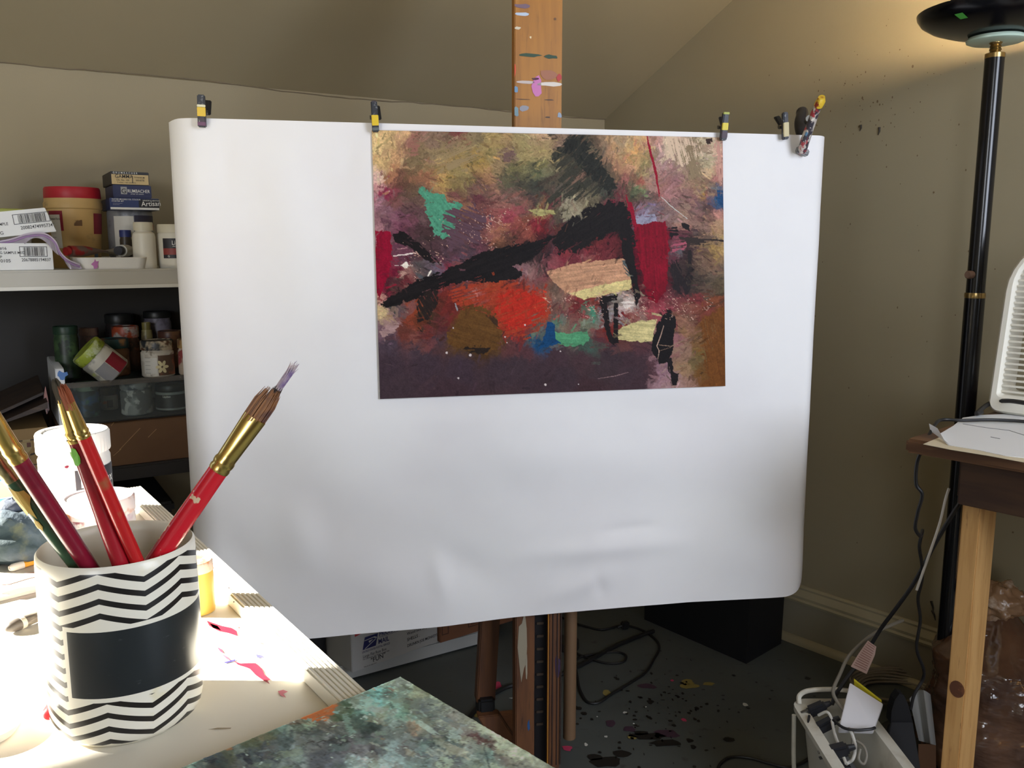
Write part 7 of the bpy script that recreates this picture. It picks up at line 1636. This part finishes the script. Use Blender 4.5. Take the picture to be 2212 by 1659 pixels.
def sl_pt(u, v):
    px = (1965 + 20*v)*(1-u) + (2022 - 12*(1-v))*u; py = (1510 + 90*v)*(1-u) + (1500 + 110*v)*u - 14*math.sin(math.pi*u)*(1-v)
    p = at_y(px, py, 1.54 + 0.03*u + 0.015*math.sin(u*6)) - O_; return tuple(p)
b.grid(sl_pt, 12, 10); n1 = list(b.v); b.add([(x, y+0.001, z) for x, y, z in n1], list(b.f)); b.build('film', clear_mat('cloudy_film', (200, 200, 196), 0.5, 0.2), e)
b = MB(); b.grid(lambda u, v: tuple(at_y(1984+38*u, 1608+70*v, 1.545+0.02*u) - O_), 6, 6); n1 = list(b.v); b.add([(x, y+0.0012, z) for x, y, z in n1], list(b.f)); b.build('brown_insert', M('brown_insert', (96, 66, 44), 0.6), e)
# coil of clear tubing
e = thing('tubing_coil', 'coil of cloudy clear tubing on the floor by the baseboard', 'tubing', on_z(1935, 1500, 0.004), 0)
b = MB(); rn = random.Random(6)
for k in range(6):
    rr = 0.075 + 0.006*k
    b.tube([(rr*math.cos(a), 0.75*rr*math.sin(a), 0.004+0.0045*k+0.002*math.sin(3*a+k)) for a in [2*math.pi*i/36 for i in range(37)]], 0.0032, 6)
b.build('coil', clear_mat('cloudy_tube', (170, 160, 146), 0.6, 0.25), e)
# brown plastic bag
pb = on_z(2200, 1600, 0.0); pb = Vector((0.96, 1.62, 0.0005))
e = thing('plastic_sack', 'shiny crumpled brown plastic sack knotted at the top, by the wall', 'bag', pb, 0)
SACK = bpy.data.materials.new('brown_sack_film'); t = NT(SACK); v = t.coords()
t.put(t.bsdf.inputs['Base Color'], t.mix(t.ramp(t.noise(v, 9, 4), 0.35, 0.65), lin((112, 80, 58)), lin((74, 52, 42)))); t.bsdf.inputs['Roughness'].default_value = 0.16; t.bsdf.inputs['Specular IOR Level'].default_value = 0.8
bn = t.add('ShaderNodeBump'); bn.inputs['Strength'].default_value = 0.7; bn.inputs['Distance'].default_value = 0.01
t.put(bn.inputs['Height'], t.noise(t.coords((1, 1, 2.0), (0.3, 0.5, 0)), 16, 3, 0.5)); t.l.new(bn.outputs[0], t.bsdf.inputs['Normal'])
b = MB()
def sackpt(u, v):
    th = 2*math.pi*u; z = 0.34*v
    r_ = 0.125*(1-0.15*v) if v < 0.72 else 0.125*0.89*(1-((v-0.72)/0.28)**0.8*0.82)
    r_ *= min(1, (v/0.06)**0.5) if v < 0.06 else 1
    d_ = Vector((math.cos(th), math.sin(th), v*2.2))
    r_ *= 1 + 0.13*mnoise.noise(d_*2.1 + Vector((2, 0, 5))) + 0.07*abs(mnoise.noise(d_*5)) + (0.05*math.sin(th*9+v*8) if v > 0.6 else 0)
    return (r_*math.cos(th), r_*math.sin(th), z)
b.grid(sackpt, 96, 70); b.build('sack_body', SACK, e, smooth=70)
b = MB()
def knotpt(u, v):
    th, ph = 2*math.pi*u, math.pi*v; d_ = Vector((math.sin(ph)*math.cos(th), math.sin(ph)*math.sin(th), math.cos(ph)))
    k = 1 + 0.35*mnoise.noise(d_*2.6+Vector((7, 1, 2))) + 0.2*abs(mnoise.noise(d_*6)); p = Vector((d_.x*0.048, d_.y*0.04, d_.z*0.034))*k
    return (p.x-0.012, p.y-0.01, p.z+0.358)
b.grid(knotpt, 60, 36); b.build('knot', M('sack_knot', (150, 116, 86), 0.18, spots=[((210, 190, 170), 22, 0.55, 0.66)]), e, smooth=70)  # knot coloured paler than the sack, pale patches standing in for highlights

# ================================================================== ON THE FLOOR
# priority-mail carton
ZB_ = 0.0425
q0, q1 = on_z(760.6, 1454, ZB_), on_z(945.5, 1386.5, ZB_)
ang = math.atan2(q1.y-q0.y, q1.x-q0.x); w_ = (q1-q0).length; h_ = 0.145
mid_ = (q0+q1)/2; dp = 0.13
ctr = mid_ + Vector((-math.sin(ang), math.cos(ang), 0))*dp/2
e = thing('mailing_carton', 'white mailing carton with blue eagle logo and black handwriting', 'box', ctr, ang)
b = MB(); b.box((0, 0, h_/2), (w_, dp, h_)); b.build('carton', M('mail_white', (168, 166, 162), 0.6), e, bevel=0.0015)  # white of the carton greyed to carry the shadow it stands in
fy = -dp/2-0.0006; fr = front(fy)
SC = w_/0.30
NAVY = M('mail_navy', (34, 36, 84), 0.5); 
b = MB(); k = SC
x0_, z0_ = -w_/2+0.036*k, 0.058*k
b.add([fr(x0_, z0_), fr(x0_+0.044*k, z0_), fr(x0_+0.052*k, z0_+0.036*k), fr(x0_+0.008*k, z0_+0.036*k)], [(0, 1, 2, 3)]); b.build('eagle_panel', NAVY, e, smooth=0)
b = MB(); g = front(fy-0.0004)
b.add([g(x0_+0.006*k, z0_+0.027*k), g(x0_+0.040*k, z0_+0.030*k), g(x0_+0.048*k, z0_+0.026*k), g(x0_+0.046*k, z0_+0.022*k), g(x0_+0.036*k, z0_+0.027*k), g(x0_+0.007*k, z0_+0.025*k)], [tuple(range(6))])
b.add([g(x0_+0.020*k, z0_+0.022*k), g(x0_+0.036*k, z0_+0.023*k), g(x0_+0.022*k, z0_+0.015*k)], [(0, 1, 2)])
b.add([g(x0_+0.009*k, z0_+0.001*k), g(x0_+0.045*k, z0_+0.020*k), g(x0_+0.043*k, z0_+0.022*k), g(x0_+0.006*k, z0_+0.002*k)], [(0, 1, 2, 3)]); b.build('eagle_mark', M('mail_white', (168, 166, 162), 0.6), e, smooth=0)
b = MB(); b.add([fr(-w_/2+0.012*k, 0.105*k), fr(-w_/2+0.05*k, 0.112*k), fr(-w_/2+0.012*k, 0.113*k)], [(0, 1, 2)]); b.build('red_flash', M('mail_red', (170, 50, 50), 0.5), e, smooth=0)
xl = -w_/2+0.036*k
lettering([('PRIORITY', 0.020*k, xl+0.056*k, 0.082*k, 'LEFT', 0, 0.78, 0.02), ('MAIL', 0.020*k, xl+0.052*k, 0.060*k, 'LEFT', 0, 0.85, 0.02), ('UNITED STATES POSTAL SERVICE', 0.0085*k, xl-0.002*k, 0.048*k, 'LEFT', 0, 0.74)], NAVY, e, fr)
b = MB(); b.add([fr(xl+0.056*k, 0.0785*k), fr(xl+0.122*k, 0.0785*k), fr(xl+0.122*k, 0.0795*k), fr(xl+0.056*k, 0.0795*k)], [(0, 1, 2, 3)]); b.build('rule_line', NAVY, e, smooth=0)
lettering([('Large Flat Rate Box', 0.0125*k, xl, 0.033*k, 'LEFT', 0, 0.8), ('For Domestic and International Use', 0.0072*k, xl, 0.0265*k, 'LEFT', 0, 0.85), ('Visit us at usps.com', 0.006*k, xl+0.002*k, 0.0035*k, 'LEFT', 0, 0.9)], M('mail_grey_ink', (70, 68, 72), 0.6), e, fr)
lettering([('"FUN"', 0.021*k, xl+0.026*k, 0.010*k, 'LEFT', R(4), 0.9), ('LARGE', 0.013*k, xl+0.158*k, 0.1085*k, 'LEFT', R(-2)), ('WOODEN BOX', 0.016*k, xl+0.150*k, 0.090*k, 'LEFT', R(1), 0.85), ('2 short sandpaper', 0.013*k, xl+0.152*k, 0.073*k, 'LEFT', R(2), 0.9), ('Wood box to paint', 0.013*k, xl+0.152*k, 0.056*k, 'LEFT', R(1), 0.88), ('SHELLS .', 0.014*k, xl+0.152*k, 0.037*k, 'LEFT', R(2), 0.9), ('DRUNKN JOE MONKEYS', 0.013*k, xl+0.152*k, 0.018*k, 'LEFT', R(1), 0.78)], INK, e, fr, 'handwriting')
# black canister beside it
p = on_z(712, 1434, ZB_)
e = thing('black_canister', 'black canister on the bottom shelf beside the mailing carton', 'canister', p + Vector((-0.040, 0.03, 0)), 0)
b = MB(); b.lathe([(0.022, 0), (0.024, 0.002), (0.024, 0.16), (0.020, 0.165), (0, 0.165)], 28); b.build('canister', M('matt_black', (14, 14, 18), 0.7), e)
# kraft carton further along
q0, q1 = on_z(960, 1396, ZB_), on_z(1130, 1343, ZB_)
ang = math.atan2(q1.y-q0.y, q1.x-q0.x); w_ = (q1-q0).length
ctr = (q0+q1)/2 + Vector((-math.sin(ang), math.cos(ang), 0))*0.12
e = thing('kraft_carton', 'brown carton with printed panels behind the easel leg', 'box', ctr, ang)
b = MB(); b.box((0, 0, 0.10), (w_, 0.20, 0.20)); b.build('carton', M('kraft_dim', (118, 76, 50), 0.7), e, bevel=0.002)
b = MB(); f3 = front(-0.1008)
def outline(b, x0, z0, x1, z1, t_):
    for (a_, c_2, d_2, e_2) in ((x0, z0, x1, z0+t_), (x0, z1-t_, x1, z1), (x0, z0, x0+t_, z1), (x1-t_, z0, x1, z1)):
        b.add([f3(a_, c_2), f3(d_2, c_2), f3(d_2, e_2), f3(a_, e_2)], [(0, 1, 2, 3)])
outline(b, w_*-0.48, 0.020, w_*-0.40, 0.065, 0.002); outline(b, w_*-0.16, 0.020, w_*0.30, 0.055, 0.002)
for i in range(14): b.add([f3(w_*-0.12+0.004*i, 0.026), f3(w_*-0.12+0.004*i+0.0022, 0.026), f3(w_*-0.12+0.004*i+0.0022, 0.048), f3(w_*-0.12+0.004*i, 0.048)], [(0, 1, 2, 3)])
b.build('printed_panel', M('kraft_print', (64, 40, 30), 0.7), e, smooth=0)
# black waste bin
p0, p1, p2 = on_z(1612, 1434, 0.0005), on_z(1703, 1381, 0.0005), on_z(1392, 1338, 0.0005)
p1 = p0 + (p1-p0)*0.82
p3 = p1 + p2 - p0; c_ = (p0+p1+p2+p3)/4
e = thing('black_bin', 'black rectangular bin under the sheet by the baseboard', 'bin', (c_.x, c_.y, 0.0005), 0)
BIN = M('bin_black', (16, 16, 20), 0.6); hb = 0.26
q = [p - Vector((c_.x, c_.y, p.z)) for p in (p0, p1, p3, p2)]
fl_ = 1.02
b = MB(); lo_ = [(p.x, p.y, 0) for p in q]; hi = [(p.x*fl_, p.y*fl_, hb) for p in q]; hi2 = [(p.x*(fl_-0.06), p.y*(fl_-0.06), hb) for p in q]; lo2 = [(p.x*0.93, p.y*0.93, 0.006) for p in q]
vs = lo_ + hi + hi2 + lo2
b.add(vs, [(3, 2, 1, 0)] + [(j*4+i, j*4+(i+1) % 4, (j+1)*4+(i+1) % 4, (j+1)*4+i) for j in range(3) for i in range(4)] + [(12, 13, 14, 15)]); b.build('bin_body', BIN, e, smooth=0)
b = MB(); T1 = Vector(hi[0])*0.25+Vector(hi[3])*0.75; T2 = Vector(hi[0])*0.42+Vector(hi[3])*0.58
dn = Vector((0, 0, -1)); nn = (Vector(hi[3])-Vector(hi[0])).cross(Vector((0, 0, 1))).normalized()
if nn.y > 0: nn = -nn
m0 = at_y(1484, 1300, 0); 
b.add([tuple(T1 + nn*0.003 + dn*0.0), tuple(T2 + nn*0.003), tuple(T2 + nn*0.003 + dn*0.16 + (T1-T2)*0.15), tuple(T1 + nn*0.003 + dn*0.06)] + [tuple(T1 + nn*0.002), tuple(T2 + nn*0.002), tuple(T2 + nn*0.002 + dn*0.16 + (T1-T2)*0.15), tuple(T1 + nn*0.002 + dn*0.06)], [(0, 1, 2, 3), (7, 6, 5, 4), (0, 4, 5, 1), (1, 5, 6, 2), (2, 6, 7, 3), (3, 7, 4, 0)])
b.build('pink_slip', M('pink_slip', (196, 40, 90), 0.5), e, smooth=0)
# cords on the floor
cord('thick black cable snaking across the floor behind the easel', [(980, 1600, None), (1010, 1555, None), (1048, 1512, None), (1085, 1488, None), (1115, 1478, None), (1160, 1468, None), (1215, 1455, None), (1270, 1428, None), (1330, 1395, None), (1385, 1372, None), (1412, 1363, None)], 0.0055, CBK)
cord('thin black cord with a loop, on the floor beside the easel', [(1205, 1330, None), (1240, 1345, None), (1262, 1352, None), (1300, 1360, None), (1345, 1351, None), (1385, 1360, None), (1415, 1380, None), (1424, 1400, None), (1412, 1425, None), (1395, 1452, None), (1360, 1476, None), (1320, 1500, None), (1292, 1518, None), (1268, 1515, None), (1253, 1490, None), (1247, 1460, None), (1243, 1432, None), (1252, 1420, None), (1290, 1412, None), (1330, 1408, None), (1352, 1416, None), (1345, 1430, None), (1315, 1433, None), (1280, 1425, None), (1248, 1412, None), (1232, 1395, None), (1222, 1380, None)], 0.0030, CBK, n=6)
p = on_z(1350, 1350, 0.012); e = thing('cord_connector', 'small black connector on the floor cord', 'plug', p, R(20)); b = MB(); b.box((0, 0, 0), (0.022, 0.016, 0.02)); b.build('connector_body', CBK, e, bevel=0.003); b = MB(); b.tube([(-0.011, 0, 0), (-0.022, 0, -0.004)], [0.005, 0.003], 8); b.build('strain_relief', CBK, e)
cord('thin black cord on the floor below the basket', [(1548, 1672, None), (1556, 1650, None), (1580, 1635, None), (1620, 1637, None), (1660, 1648, None), (1705, 1657, None), (1745, 1640, None), (1775, 1610, None)], 0.0030, CBK)
# dark foot weight at the post
p = on_z(1226, 1400, 0.001); e = thing('cord_spool', 'dark round spool on the floor by the easel post', 'spool', p, 0); b = MB(); b.lathe([(0.028, 0), (0.030, 0.004), (0.030, 0.022), (0.026, 0.026), (0, 0.026)], 28); b.build('spool', M('spool_dark', (36, 32, 30), 0.6), e)
